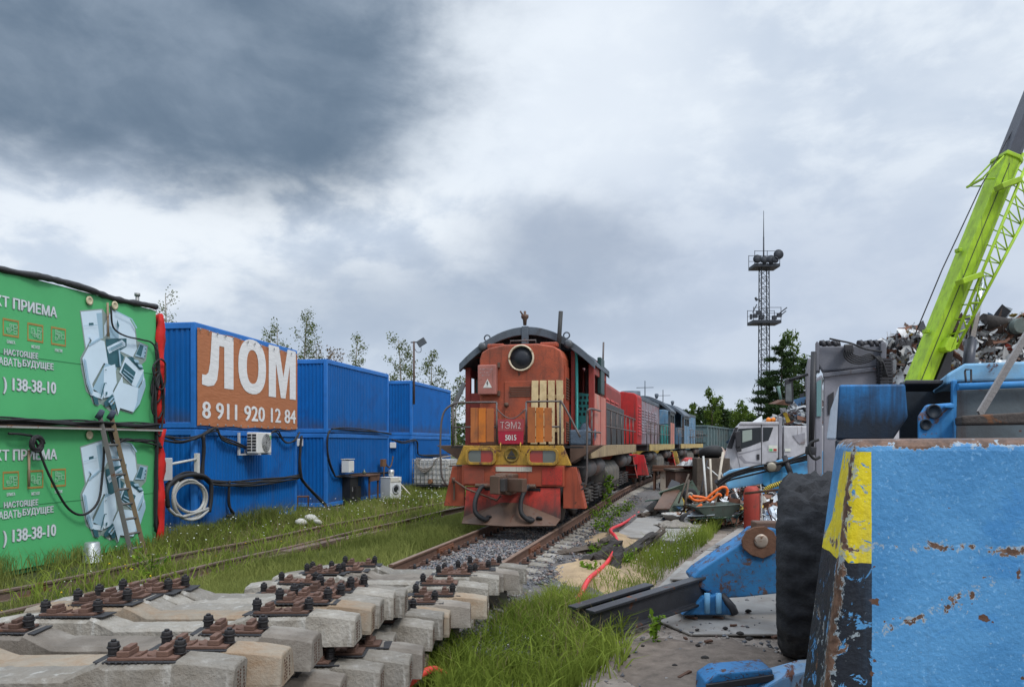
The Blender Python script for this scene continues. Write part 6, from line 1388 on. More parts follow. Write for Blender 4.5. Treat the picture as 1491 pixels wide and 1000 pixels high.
Yo = 19.6; mb = MB()
for L_ in (((1003, 722), (1012, 728), (1026, 727), (1040, 716), (1052, 709), (1059, 712), (1058, 722)), ((1008, 722), (1024, 724), (1034, 728), (1046, 719), (1050, 722)), ((1010, 742), (1022, 734))):
    mb.tube(smooth_path([P(a, b, Yo-.3) for a, b in L_], 5), .035, 8)
tag(mb.build('pipe_frame', ORT), 'bright orange bent pipe frame lying on the green wheelbarrow', 'pipe frame')
p = G(1008, 754, .14); t = thing('barrow_wheel', 'small spare barrow wheel standing behind the orange pipe', 'wheel', p+Vector((0, .3, .6)))
MB().lathe([(.10, -.05), (.18, -.05), (.21, 0), (.18, .05), (.1, .05)], axis='y', n=20).build('tyre', BLACK, t); MB().lathe([(.1, -.055), (.04, -.07), (.04, .07), (.1, .055)], axis='y', n=16).build('rim', mat('rim_cream', (.4, .36, .3), .6, rust=.3), t)
mb = MB().prism([P(1000, 752, 19), P(1016, 738, 19.6), P(1044, 746, 19.2), P(1040, 750, 18.9)], (0, 0, .02)); tag(mb.build('tin_sheet', mat('tin_pale', (.45, .5, .56), .4, .5, rust=.15)), 'pale bent tin sheet under the orange pipe', 'sheet')
p = G(986, 757, .17)
t = thing('basin', 'chipped white enamel basin on the slab', 'basin', p, .2)
MB().lathe([(.22, 0), (.3, .02), (.38, .14), (.42, .16), (.41, .175), (.36, .15), (.28, .045), (0.001, .04)], n=28).build('bowl', mat('enamel_chipped', (.42, .40, .37), .5, rust=.35), t); MB().lathe([(.27, .05), (.2, .12), (0.001, .15)], n=14).build('contents', OLDW, t)
def crumple(c, r, h, m, name, label, cat, n=14, seed=1):
    r_ = random.Random(seed); V = []; Fc = []
    for i in range(n):
        for j in range(n):
            u, v = i/(n-1)*2-1, j/(n-1)*2-1; d = max(0, 1-(u*u+v*v)); e = 1+.25*mnoise.noise(Vector((u*2+seed, v*2, 0)))
            V.append((c[0]+u*r*e, c[1]+v*r*.8*e, c[2]+h*d**.6*(.75+.8*mnoise.noise(Vector((u*3.1+seed*3, v*3.1, seed))))+.01))
    for i in range(n-1):
        for j in range(n-1): Fc.append((i*n+j, i*n+j+1, (i+1)*n+j+1, (i+1)*n+j))
    o = MB().add(V, Fc, 0, False).build(name, m, recalc=False); s = o.modifiers.new('s', 'SOLIDIFY'); s.thickness = .01; return tag(o, label, cat)
RAG = mat('dirty_rag', (.22, .20, .175), .95, dirt=.4, bump=.6, bscale=20); SACK = mat('grey_sack', (.45, .43, .40), .85, dirt=.4, bump=.4)
crumple(G(983, 766, .17), .42, .13, RAG, 'cloth', 'dirty pale cloth crumpled on the slab', 'cloth', seed=2)
crumple(G(1103, 752, .08)+Vector((.1, .6, 0)), .5, .75, SACK, 'sack', 'grey plastic sack of rubbish behind the gas cylinder', 'sack', seed=3); crumple(G(1072, 757, .08), .5, .3, mat('white_sack', (.55, .55, .55), .7, dirt=.3), 'plastic_sheet', 'white plastic sheet crumpled behind the barrow wheel', 'plastic', seed=4)
crumple(G(1125, 760, .08), .45, .4, mat('tin_pale', (.45, .5, .56)), 'scrap_tin', 'crushed tin by the foot of the big tyre', 'scrap', seed=6)
crumple(G(945, 700, .0), .5, .25, mat('moss_heap', (.10, .10, .05), .95), 'turf_clump', 'mossy clump on the gravel beside the track', 'clump', seed=7)
p = G(1022, 764, .08); mb = MB()
for k in range(4): mb.cbox((p.x-.2+.16*k, p.y-.05*k, .16+.03*(k % 2)), (.3, .34, .14), rot=Matrix.Rotation(.4*k, 3, 'Z') @ Matrix.Rotation(.3, 3, 'X'))
tag(mb.build('broken_stump', CHARW, None, .03), 'blackened broken stump pieces below the green wheelbarrow', 'wood')
# poles and tools leaning together
POLE = [(1030, 744, 1024, 664, 19.8, .028, mat('pole_white', (.5, .5, .48), .5), 'white pipe leaning among the tools'), (1037, 738, 1034, 668, 20.2, .03, mat('pale_wood', (.45, .4, .33)), 'pale wooden handle leaning upright'),
        (1040, 740, 1053, 658, 20.4, .035, mat('pale_wood', (.45, .4, .33)), 'pale plank leaning to the right'), (1016, 738, 1030, 670, 20.8, .022, DARK, 'dark iron bar leaning behind the tools'), (1043, 700, 1056, 716, 20.0, .06, CHAR, 'short black pipe by the blue boom'),
        (988, 732, 1003, 690, 20.0, .025, OLDW, 'brown shovel handle over the sage green barrow'), (996, 744, 1003, 698, 19.5, .03, OLDW, 'thin grey stake beside the shovel handle'), (1048, 684, 1060, 712, 21, .022, mat('pole_white', (.5, .5, .48)), 'thin white rod crossing the planks'),
        (1060, 705, 1030, 680, 21, .02, mat('pole_white', (.5, .5, .48)), 'thin white rod sloping down to the right')]
for a, b, c, d, Y, r, m, lab in POLE: tag(MB().cyl(P(a, b, Y), P(c, d, Y+.4), r, n=8).build('pole', m), lab, 'pole', 'poles and handles leaning by the barrows')
# work bench, crate, gravel heap, small engines by the track
t = thing('work_bench', 'rusty work bench with a pale cupboard beside the track', 'bench', G(975, 716, 0), -.25)
MB().box(-.75, .65, -.5, .5, .95, 1.05).build('top', RUST, t, .01)
for x in (-.7, .55):
    for y in (-.45, .4): MB().box(x, x+.08, y, y+.08, 0, .95).build('leg', RUST, t)
MB().box(-.4, .52, -.3, .36, .05, .94).build('cupboard', mat('cupboard_cream', (.38, .33, .27), .8, rust=.35, dirt=.4), t, .01); MB().box(-.75, .6, -.3, .2, 1.055, 1.2).build('rusty_tray', RUST, t, .02)
t = thing('battery', 'small dark battery on a plank below the work bench', 'battery', G(968, 712, .03)); MB().box(-.25, .2, -.2, .15, .08, .3).build('case', GREYD, t, .01); MB().box(-.7, .5, -.3, .3, 0, .06).build('plank', OLDW, t)
mound('gravel_heap', (8.4, 31.0, 0), 1.6, 1.6, 1.9, mat('heap_pink', (.34, .25, .21), .95, var=.4, scale=6, bump=1, bscale=14), 'pinkish heap of crushed brick between the train and the truck', 'heap', kind='stuff', rough=.07)
t = thing('steel_locker', 'brown steel box among the tools in front of the gravel heap', 'box', P(1016, 706, 24)-Vector((0, 0, .9)), .1)
MB().box(-.9, .7, -.5, .5, 0, 1.35).build('body', paint('locker_brown', (.11, .065, .05), .3, .4, .2), t, .02); MB().box(-.95, .75, -.55, .55, 1.352, 1.42).build('lid', OLDW, t, .01); MB().lathe([(.15, 1.42), (.22, 1.5), (.22, 1.7), (.1, 1.78)], (-.3, 0, 0), n=12).build('red_pot', paint('pot_red', (.4, .03, .03), .2), t)
crumple(P(1012, 678, 23.6), .5, .22, STEEL, 'sheet_metal', 'loose grey sheets on top of the brown steel box', 'sheet', seed=9)
mb = MB().lathe([(.12, -.15), (.28, -.15), (.36, -.08), (.36, .08), (.28, .15), (.12, .15)], (0, 0, 0), 'y', 22); o = mb.build('discarded_tyre', BLACK); o.location = P(1035, 659, 23); o.rotation_euler = (R(70), 0, .3); tag(o, 'black tyre lying on top of the tool heap', 'tyre')
p = P(1035, 700, 23); tag(MB().box(p.x-.5, p.x+.5, 22.7, 23.3, .1, 1.75).build('crate_stack', OLDW, None, .02), 'brown wooden crate carrying the loose tyre', 'crate')
mb = MB(); p = G(960, 748, .1)
mb.prism([P(952, 742, 20.5), P(975, 742, 20.5), P(990, 715, 21.5), P(970, 712, 21.5)], (0, 0, .04)); tag(mb.build('steel_sheet', BROWN, None, .004), 'dark brown steel sheet leaning by the sage green barrow', 'sheet')
mb = MB().prism([P(960, 735, 22), P(985, 735, 21.5), P(990, 705, 22.5), P(978, 700, 22.8)], (0, 0, .05)); tag(mb.build('steel_sheet', CHAR, None, .004), 'black steel sheet standing behind the brown one', 'sheet')

# ---- grey truck crane with its lime boom
Yt = 27.0
t = thing('truck_crane', 'grey truck crane with a raised lime green boom in front of the scrap heap', 'crane', (0, 0, 0))
def pt(name, px, Y, dep, m, par=None, bev=.03): return MB().prism([P(a, b, Y) for a, b in px], (dep*.27, dep, 0)).build(name, m, par or t, bev)
SILV = paint('cab_silver', (.42, .42, .45), 0, .12, .1, dirtcol=(.3, .3, .3), rough=.35); SILD = paint('cab_silver_dark', (.25, .25, .28), 0, .15, .1, rough=.4)
cb = pt('cab', [(1055, 668), (1059, 653), (1072, 620), (1080, 615), (1133, 615), (1133, 666), (1122, 684), (1066, 685)], Yt, 2.4, SILV, bev=.06)
pt('roof_edge', [(1078, 614), (1134, 614), (1134, 618), (1076, 618)], Yt-.04, 2.5, SILV, cb, .02)
GL = mat('cab_glass', (.018, .022, .026), .12, bump=0, spec=.35)
pt('windscreen', [(1058, 652), (1070, 622), (1075, 622), (1066, 653)], Yt-.012, .012, CHAR, cb, 0)
w = pt('side_window', [(1071, 650), (1075, 624), (1108, 622), (1108, 643), (1090, 650), (1080, 653)], Yt-.014, .012, GL, cb, 0); pt('rear_window', [(1111, 622), (1126, 622), (1119, 641), (1111, 643)], Yt-.014, .012, GL, cb, 0)
pt('window_view', [(1081, 627), (1095, 625), (1095, 640), (1081, 644)], Yt-.018, .003, glassmat('window_pale', (.25, .30, .26), .1), w, 0)
d_ = pt('door', [(1072, 656), (1108, 645), (1108, 678), (1078, 681)], Yt-.02, .015, SILV, cb, .01); pt('crease', [(1076, 660), (1108, 652), (1108, 653.5), (1076, 662)], Yt-.028, .006, SILD, d_, 0); pt('crease', [(1074, 664), (1080, 663), (1086, 671), (1108, 673), (1108, 675), (1084, 674)], Yt-.028, .006, SILD, d_, 0)
pt('handle', [(1102, 661), (1106, 661), (1106, 669), (1102, 669)], Yt-.06, .04, CHAR, d_, .01); pt('door_gap', [(1108.4, 618), (1109.4, 618), (1109.4, 681), (1108.4, 681)], Yt-.016, .004, CHAR, cb, 0)
pt('mirror', [(1070, 628), (1078, 627), (1079, 650), (1072, 652)], Yt-.3, .2, CHAR, cb, .03); pt('mirror_foot', [(1071, 650), (1079, 650), (1080, 657), (1073, 658)], Yt-.25, .15, CHAR, cb, .02)
pt('headlight', [(1050, 674), (1061, 673), (1061, 684), (1050, 684)], Yt-.05, .5, CHAR, cb, .02); pt('lamp_glass', [(1052, 676), (1059, 676), (1059, 681), (1052, 681)], Yt-.06, .008, glassmat('lamp_glass', (.45, .48, .5)), cb, 0)
pt('bumper', [(1052, 684), (1066, 685), (1122, 684), (1122, 688), (1064, 692), (1052, 690)], Yt-.02, 2.4, SILD, cb, .03)
for a in (1119, 1126): p = P(a, 614, Yt+.6); MB().lathe([(.09, 0), (.085, .12), (.03, .16)], tuple(p), n=12).build('beacon', mat('beacon_orange', (.7, .2, .01), .3, bump=0), cb)
x = P(1120, 652, Yt); lbm = mat('sticker_white', (.6, .62, .55), .5, bump=0); s_ = pt('sticker', [(1119, 648), (1132, 648), (1132, 657), (1119, 657)], Yt-.024, .004, lbm, cb, 0)
for k, c in enumerate(('label_green', 'lens_red')): pt('sticker_patch', [(1120+6*k, 653), (1125+6*k, 653), (1125+6*k, 656.5), (1120+6*k, 656.5)], Yt-.029, .004, MATS[c], s_, 0)
pt('exhaust_stack', [(1133, 606), (1139, 606), (1139, 690), (1134, 690)], Yt+.1, .5, SILD, bev=.04)
sp_ = pt('superstructure', [(1141, 620), (1250, 620), (1250, 666), (1141, 666)], Yt+.2, 2.0, SILV, bev=.03); pt('logo_panel', [(1154, 634), (1172, 630), (1172, 646), (1164, 646)], Yt+.17, .02, SILD, sp_, 0); pt('sticker', [(1143, 653), (1151, 653), (1151, 657), (1143, 657)], Yt+.17, .02, lbm, sp_, 0)
pt('chassis', [(1066, 688), (1500, 688), (1500, 704), (1066, 704)], Yt+.1, 2.3, CHAR); pt('deck', [(1136, 675), (1490, 675), (1490, 686), (1136, 686)], Yt-.02, 2.4, SILD)
for x in (9.0, 11.2, 15.2, 16.8):
    w = MB()
    for y in (Yt+.05, Yt+2.1): w.lathe([(.25, 0), (.5, .0), (.55, .06), (.55, .3), (.5, .36), (.25, .36)], (x, y, .55), 'y', 24)
    w = w.build('wheel', CHAR, t); MB().lathe([(.26, 0), (.2, .08), (0.001, .08)], (x, Yt+.05, .55), 'y', 16).build('rim', SILD, w)
pt('crane_house', [(1300, 590), (1420, 590), (1420, 660), (1300, 660)], Yt+.3, 2.0, SILV, bev=.04)
# boom: root to beyond the frame
q0, q1 = P(1322, 600, Yt+1.2), P(1470, 232, Yt+1.2); d = (q1-q0).normalized(); nv = Vector((d.z, 0, -d.x)); wv = Vector((0, 1, 0))
def boomsec(a0, a1, h, wdt, m, name, off=0.0, par=None):
    pr = [(-h/2, -wdt*.5), (-h/2, wdt*.5), (h*.12, wdt*.5), (h*.42, wdt*.3), (h/2, 0), (h*.42, -wdt*.3), (h*.12, -wdt*.5)]; c0, c1 = q0+d*a0+nv*off, q0+d*a1+nv*off
    return MB().prism([c0+nv*a+wv*b for a, b in pr], c1-c0).build(name, m, par or t, .03)
Lb = (q1-q0).length
bm_ = boomsec(-.6, Lb, .74, .9, LIME, 'boom'); boomsec(Lb-.1, Lb+7, .62, .72, mat('boom_dark', (.06, .065, .085), .4, .2), 'inner_boom'); boomsec(Lb-.14, Lb+.02, .86, 1.0, LIME, 'boom_collar')
pr = [q0+d*.2+nv*.38, q0+d*3.4+nv*.38, q0+d*3.4+nv*.42, q0+d*1.8+nv*.78, q0+d*.2+nv*.85]
MB().prism([p-wv*.3 for p in pr], wv*.6).build('boom_root', CHAR, t, .03)  # root part in charcoal, its colour also standing for the boom's shadow side
mb = MB().bar(q0+d*.3-nv*.2-wv*.46, q0+d*(Lb-.4)-nv*.16-wv*.46, .012, .025); mb.build('edge_line', CHAR, bm_)
c0 = q0+d*(Lb-.2)-nv*.42; kk = MB()
kk.tube([c0-wv*.4, c0-nv*.45-d*1.1-wv*.4, c0-d*.9-wv*.4], .035, 6).tube([c0+wv*.4, c0-nv*.45-d*1.1+wv*.4, c0-d*.9+wv*.4], .035, 6).bar(c0-nv*.45-d*1.1-wv*.5, c0-nv*.45-d*1.1+wv*.5, .07); kk.build('rope_guide', LIME, t)
for f in (.30, .62): MB().cbox(q0+d*Lb*f-nv*.5, (.14, .3, .14)).build('bracket', LIME, t, .02)
MB().tube([P(1332, 488, Yt+1.2), P(1372, 392, Yt+1.2), P(1428, 272, Yt+1.2), P(1500, 145, Yt+1.2)], .022, 6).build('rope', CHAR, t)
# lattice jib stowed alongside
j0, j1 = P(1384, 508, Yt+.35), P(1505, 215, Yt+.35); k0, k1 = P(1392, 508, Yt+.4), P(1522, 262, Yt+.4); J = MB(); up_ = Vector((0, .55, 0))
for a, b in ((j0, j1), (j0+up_, j1+up_), (k0, k1)): J.tube([a, b], .055, 8)
n = 13
for i in range(n):
    f, g = (i+.0)/n, (i+.55)/n; J.tube([j0.lerp(j1, f), k0.lerp(k1, g)], .025, 6).tube([k0.lerp(k1, g), j0.lerp(j1, (i+1)/n)], .025, 6).tube([j0.lerp(j1, f)+up_, k0.lerp(k1, g)], .025, 6)
jb = J.build('lattice_jib', LIME, t); MB().prism([P(a, b, Yt+.3) for a, b in ((1376, 505), (1384, 490), (1394, 492), (1392, 508), (1384, 512), (1378, 510))], (0, .6, 0)).build('jib_hook', LIME, jb, .02)
for f, w_ in ((.33, .5), (.80, .5)):
    c = j0.lerp(j1, f); MB().cbox(c-nv*.35, (.75, .5, .2), rot=Matrix.Rotation(R(-20), 3, 'Y')).build('jib_clamp', LIME, jb, .02)
MB().cyl(P(1406, 560, Yt+1.2), P(1414, 494, Yt+1.2), .20, n=16).build('ram_sleeve', mat('ram_dark', (.06, .065, .085), .4, .2), t); MB().cyl(P(1413, 500, Yt+1.2), P(1431, 400, Yt+1.2), .14, n=16).build('ram_rod', CHROME, t)

# ---- scrap heap
SC = [mat('scrap_zinc', (.46, .48, .50), .4, .3, .25, 3, rust=.15), mat('scrap_white', (.60, .61, .62), .5, .1, .2, 3, rust=.15), mat('scrap_rust', (.15, .07, .045), .85, .1, .3, 3), mat('scrap_dark', (.05, .05, .055), .7, .3, .3, 3),
      mat('scrap_brown', (.10, .065, .05), .85, .1, .3, 3), mat('scrap_red', (.35, .05, .03), .6), mat('scrap_blue', (.08, .18, .32), .55), mat('scrap_yellow', (.45, .30, .03), .6), mat('scrap_pale', (.33, .33, .33), .6, .3, .3, 4)]
def heap_z(x):
    xs = [9.2, 11.2, 13.0, 15.5, 17.6, 18.6, 19.8, 22.0, 24.5, 30, 36, 40]; zs = [.3, 2.5, 3.4, 4.9, 6.6, 7.5, 7.2, 7.6, 8.0, 7.6, 4, .3]
    return float(np.interp(x, xs, zs))
def scrap_heap():
    r = random.Random(11); V, Fc, mi = [], [], []; w = [36, 22, 17, 8, 13, 2.5, 2.5, 1.5, 22]
    def shard(c, s, m):
        k = len(V); n = r.choice((2, 3, 3, 4)); ax = Vector((r.gauss(0, 1), r.gauss(0, .6), r.gauss(0, .55))).normalized(); b = ax.cross(Vector((r.gauss(0, 1), r.gauss(0, 1), r.gauss(0, 1)))).normalized(); nn = ax.cross(b)
        wd = s*r.uniform(.12, .55); p = Vector(c)-ax*s/2; dr = ax.copy()
        for i in range(n+1):
            V.extend([tuple(p-b*wd/2*r.uniform(.7, 1.2)), tuple(p+b*wd/2*r.uniform(.7, 1.2))]); dr = (dr+nn*r.gauss(0, .55)+b*r.gauss(0, .25)).normalized(); p = p+dr*(s/n)
        for i in range(n): Fc.append((k+2*i, k+2*i+1, k+2*i+3, k+2*i+2)); mi.append(m)
    for i in range(26000):
        x = r.uniform(9.2, 36); zt_ = heap_z(x); f = 1-r.random()**1.6; f = max(f, r.random()*.6); z = zt_*f; y = 31.0+(f*4.6)+r.gauss(0, .35)
        shard((x, y, z+r.gauss(0, .15)), r.choice((.15, .2, .25, .3, .4, .55, .7)) if r.random() < .96 else 1.3, r.choices(range(9), w)[0])
    for i in range(34):
        x0, x1 = 8+i*.9, 8+(i+1)*.9
    gx = np.linspace(8.6, 40, 60); gy = np.linspace(0, 1, 12); base_ = len(V)
    for x in gx:
        for g in gy: V.append((x, 31.4+g*9, heap_z(x)*(min(1, g*1.9) if g < .7 else (1-g)/.3)-.15+.3*fbm(x, g*9, .8)))
    for i in range(59):
        for j in range(11): Fc.append((base_+i*12+j, base_+i*12+j+1, base_+(i+1)*12+j+1, base_+(i+1)*12+j)); mi.append(3)
    o = npmesh('scrap_heap', np.array(V), np.array(Fc), SC, mi=mi); tag(o, 'high heap of crumpled scrap metal behind the crane', 'scrap heap', kind='stuff')
scrap_heap()
tag(MB().cyl(P(1430, 468, 35), P(1468, 474, 35), .38, .34, 12).build('scrap_log', CHARW), 'dark charred drum lying on top of the scrap heap', 'drum')
t = thing('scrap_barrel', 'grey-green barrel on the crest of the scrap heap at the right', 'barrel', P(1478, 476, 34.6)); MB().lathe([(.34, -.45), (.36, -.4), (.36, .4), (.34, .45), (0.001, .43)], axis='y', n=20).build('shell', paint('barrel_green', (.10, .13, .12), .25), t); MB().lathe([(.37, -.1), (.385, -.07), (.37, -.04)], axis='y', n=20).build('hoop', DARK, t)
mb = MB(); pts = [P(a, b, 34) for a, b in ((1304, 506), (1306, 496), (1316, 492), (1320, 500))]; mb.tube(pts, .05, 6, closed=True).bar(P(1310, 494, 34), P(1312, 504, 34), .06); tag(mb.build('scrap_iron', DARK), 'small bent iron frame sticking out of the scrap heap', 'frame')
mb = MB().prism([P(1128, 588, 32), P(1142, 582, 32), P(1152, 586, 32), P(1150, 590, 32)], (0, .8, .05)); tag(mb.build('rusty_sheet', RUST), 'rusty sheet above the truck cab roof on the scrap', 'sheet'); tag(MB().cyl(P(1137, 582, 31), P(1133, 562, 31), .06, n=6).build('scrap_post', mat('post_green', (.12, .2, .18), .6)), 'thin greenish post rising from the scrap behind the truck cab', 'post')

# tangle of torn metal and boards between the barrows and the truck
def junk():
    r = random.Random(23); V, Fc, mi = [], [], []; w = [18, 12, 22, 16, 18, 3, 4, 2, 12]
    for i in range(1500):
        px = r.triangular(948, 1175, 1045); Y = r.uniform(19.5, 26); lim = {True: .55, False: 1.0}[px < 985]; x = (px-CX)/F*Y; z = .08+lim*max(0, 1-((px-1060)/125)**2)*(.35+.65*(Y-19.5)/6.5)*r.random()
        s = r.choice((.12, .18, .25, .35, .5, .7)); ax = Vector((r.gauss(0, 1), r.gauss(0, .7), r.gauss(0, .35))).normalized(); b = ax.cross(Vector((r.gauss(0, .5), r.gauss(0, .5), 1))).normalized(); nn = ax.cross(b); wd = s*r.choice((.08, .15, .4, .6)); k = len(V); p = Vector((x, Y, z))-ax*s/2; d = ax.copy()
        for j in range(4): V.extend([tuple(p-b*wd/2), tuple(p+b*wd/2*r.uniform(.6, 1.1))]); d = (d+nn*r.gauss(0, .35)).normalized(); p = p+d*s/3
        m = r.choices(range(9), w)[0]
        for j in range(3): Fc.append((k+2*j, k+2*j+1, k+2*j+3, k+2*j+2)); mi.append(m)
    tag(npmesh('scrap_litter', np.array(V), np.array(Fc), SC, mi=mi), 'low tangle of torn metal, strips and boards between the barrows and the truck', 'scrap', kind='stuff')
junk()
# ---- floodlight mast
MAST = mat('mast_steel', (.035, .04, .05), .6, .3, bump=0); Ym = 92.0
base_m = P(1112.5, 640, Ym); t = thing('lattice_mast', 'tall dark lattice mast with two platforms of floodlights', 'mast', (base_m.x, Ym, 0))
def zpx(py): return EYE+(HOR-py)/F*Ym
def ppm(dx): return dx/F*Ym
hw2 = .48; zt_ = zpx(388); L_ = MB()
for sx in (-1, 1):
    for sy in (-1, 1): L_.bar((sx*hw2*1.15, sy*hw2*1.15, 0), (sx*hw2*.95, sy*hw2*.95, zt_), .10)
z = 0
while z < zt_-1:
    for s in (-1, 1):
        L_.bar((-hw2, s*hw2, z), (hw2, s*hw2, z+1.1), .045); L_.bar((hw2, s*hw2, z), (-hw2, s*hw2, z+1.1), .045); L_.bar((s*hw2, -hw2, z), (s*hw2, hw2, z+1.1), .045); L_.bar((-hw2, s*hw2, z+1.1), (hw2, s*hw2, z+1.1), .07)
    z += 1.25
L_.build('lattice', MAST, t); MB().cyl((-.05, 0, zt_), (-.05, 0, zpx(345)), .10, .08, 8).cyl((-.05, 0, zpx(345)), (-.05, 0, zpx(307)), .055, .03, 6).build('antenna', MAST, t)
for py, wx, name in ((387, 20, 'upper'), (468, 22, 'lower')):
    z = zpx(py); w = ppm(wx)/1.0; w = ppm(wx); m = MB().box(-w*.92, w*.92, -1.2, 1.2, z-.35, z)
    pl = m.build('platform', MAST, t); r_ = MB()
    for x in (-w*.9, 0, w*.9):
        for y in (-1.15, 1.15): r_.bar((x, y, z), (x, y, z+1.55), .06)
    for y in (-1.15, 1.15):
        for h in (.8, 1.5): r_.bar((-w*.9, y, z+h), (w*.9, y, z+h), .05)
    r_.build('handrail', MAST, pl)
    if name == 'upper':
        for x, h, s in ((-1.25, .5, .5), (-.4, .4, .45), (.4, .45, .5), (1.3, 1.05, .58), (.9, .4, .4)): MB().lathe([(.15, .4), (s, -.25), (s*1.04, -.35), (0.01, -.3)], (x, -1.0, z+h), 'y', 14).build('floodlight', MAST, pl)
    else:
        for x, h in ((-1.4, .5), (-1.0, .9), (-.6, .4), (.9, .3), (1.5, .6)): MB().cbox((x, -1.0, z+h), (.5, .4, .45)).build('floodlight', MAST, pl)
        MB().bar((1.5, -1, z+.8), (2.4, -1, z+1.5), .25, .12).bar((1.5, -1, z+.4), (2.3, -1, z+1.1), .2, .1).bar((-1.7, -1, z+.9), (-1.2, -1, z+1.9), .1).bar((-1.9, -1, z+.1), (-1.9, -1, z+.7), .25).build('lamp_arm', MAST, pl)
MB().bar((-.5, -.4, zpx(440)), (-1.2, -.4, zpx(434)), .08).bar((-1.2, -.4, zpx(434)), (-1.0, -.4, zpx(439)), .2).build('bracket', MAST, t)
# ------------------------------------------------------------------ vegetation
GR = leafmat('grass_blade', (.080, .105, .025), (.31, .33, .10), .35); GRB = leafmat('grass_bright', (.075, .12, .018), (.31, .37, .07), .4)
def inpoly(x, y, poly):
    r = np.zeros(len(x), bool); n = len(poly)
    for i in range(n):
        x0, y0 = poly[i]; x1, y1 = poly[(i+1) % n]
        c = ((y0 > y) != (y1 > y)) & (x < (x1-x0)*(y-y0)/((y1-y0) or 1e-9)+x0); r ^= c
    return r
def vnoise(x, y, s, seed=0):
    # smooth value noise on arrays
    g = np.random.default_rng(seed).random((64, 64)); u, v = x*s, y*s; i, j = np.floor(u).astype(int), np.floor(v).astype(int); a, b = u-i, v-j; a, b = a*a*(3-2*a), b*b*(3-2*b)
    q = lambda p, r: g[p % 64, r % 64]
    return (q(i, j)*(1-a)+q(i+1, j)*a)*(1-b)+(q(i, j+1)*(1-a)+q(i+1, j+1)*a)*b
def blades(name, x, y, h, w, m, label, z0=-.02, lean=.6):
    n = len(x); a = rng.random(n)*6.283; la = rng.random(n)*6.283; le = h*lean*(.2+rng.random(n)); ux, uy = np.cos(a)*w/2, np.sin(a)*w/2; dx, dy = np.cos(la)*le, np.sin(la)*le
    z = np.full(n, z0) if np.isscalar(z0) else z0
    p = np.empty((n, 5, 3)); p[:, 0] = np.stack([x-ux, y-uy, z], -1); p[:, 1] = np.stack([x+ux, y+uy, z], -1)
    p[:, 2] = np.stack([x-ux*.75+dx*.35, y-uy*.75+dy*.35, z+h*.6], -1); p[:, 3] = np.stack([x+ux*.75+dx*.35, y+uy*.75+dy*.35, z+h*.6], -1); p[:, 4] = np.stack([x+dx, y+dy, z+h*(.95-.25*rng.random(n))], -1)
    f = (np.array([[0, 1, 3], [0, 3, 2], [2, 3, 4]])[None]+5*np.arange(n)[:, None, None]).reshape(-1, 3)
    tn = np.clip(.15+.5*vnoise(x, y, .9, 5)+.35*(rng.random(n)-.3), 0, 1); tone = np.repeat(tn[:, None], 5, 1)
    return tag(npmesh(name, p.reshape(-1, 3), f, m, tone=tone.ravel()), label, 'grass', kind='stuff')
def contx(y):      # x of the container fronts at y
    return np.interp(y, [5, 10.25, 16.0, 18.0, 23.6, 25.9, 31.7, 34.9, 41.4, 60], [-9.8, -8.78, -7.58, -7.56, -6.71, -6.36, -5.17, -4.62, -3.35, 0])
def left_grass():
    N_ = 330000; t = rng.random(N_); y = 6.5*(62/6.5)**t; x = rng.random(N_)*12-10
    tcx = -3.86+.245*y+.0022*np.maximum(0, y-26)**2
    ok = (x > contx(y)-.1) & (x < tcx-.95) & ~((y > 23) & (y < 31) & (x < contx(y)+1.6))
    ok &= ~((x > -4.55+.3*(y-5.8)) & (y < 8.6))           # under the sleeper pile
    cl = vnoise(x, y, .8, 1)*.6+vnoise(x, y, 2.3, 2)*.4; ok &= rng.random(N_) < np.clip(cl*2.4-.62, .04, 1)
    r1, r2 = np.abs(x-(-10.33+.3*y)), np.abs(x-(-8.98+.3*y)); ok &= ~((np.minimum(r1, r2) < .15))
    ok &= ~((x > -9.4+.3*y-.25) & (x < -9.4+.3*y+.9) & (rng.random(N_) < .45))
    x, y = x[ok], y[ok]; r = np.minimum(np.abs(x-(-10.33+.3*y)), np.abs(x-(-8.98+.3*y))); far = np.clip(y/14, .8, 4)
    h = (.10+.24*vnoise(x, y, .6, 3)**1.3+.10*rng.random(len(x)))*np.clip(.12+r*1.2, .25, 1.15)
    h *= np.where(x < contx(y)+.9, 1.45, 1.0); h *= np.where(x > (-3.86+.245*y)-2.2, 1.25, 1.0)
    blades('grass', x, y, h, .009*far*(1+.5*rng.random(len(x))), GR, 'rough green grass growing over the siding between the containers and the track')
left_grass()
def poly_grass(px, n, hmin, hmax, w, m, label, z=0.0, seed=4, edge=True):
    P_ = [(G(a, b, z).x, G(a, b, z).y) for a, b in px]; xs, ys = zip(*P_); x = rng.uniform(min(xs), max(xs), n*3); y = rng.uniform(min(ys), max(ys), n*3); ok = inpoly(x, y, P_)
    c = vnoise(x, y, 2.2, seed)*.6+vnoise(x, y, 5., seed+1)*.4; ok &= rng.random(n*3) < np.clip(c*3.2-.95, 0.03, 1); x, y = x[ok][:n], y[ok][:n]
    h = hmin+(hmax-hmin)*np.clip(vnoise(x, y, 1.6, seed+2)*.75+.55*rng.random(len(x))**2-.1, 0, 1)
    return blades('grass', x, y, h, w*(.6+.8*rng.random(len(x))), m, label)
poly_grass([(605, 1040), (618, 985), (650, 948), (725, 922), (760, 892), (800, 875), (850, 880), (880, 900), (885, 925), (900, 955), (860, 985), (800, 1040)], 8000, .10, .46, .011, GRB, 'long bright grass in front of the sleepers and round the beam ends')
poly_grass([(850, 868), (880, 838), (905, 815), (960, 792), (1015, 768), (1052, 766), (1030, 792), (985, 825), (945, 862), (905, 872)], 8000, .10, .50, .011, GRB, 'strip of grass and white flowers between the slab and the tread plates')
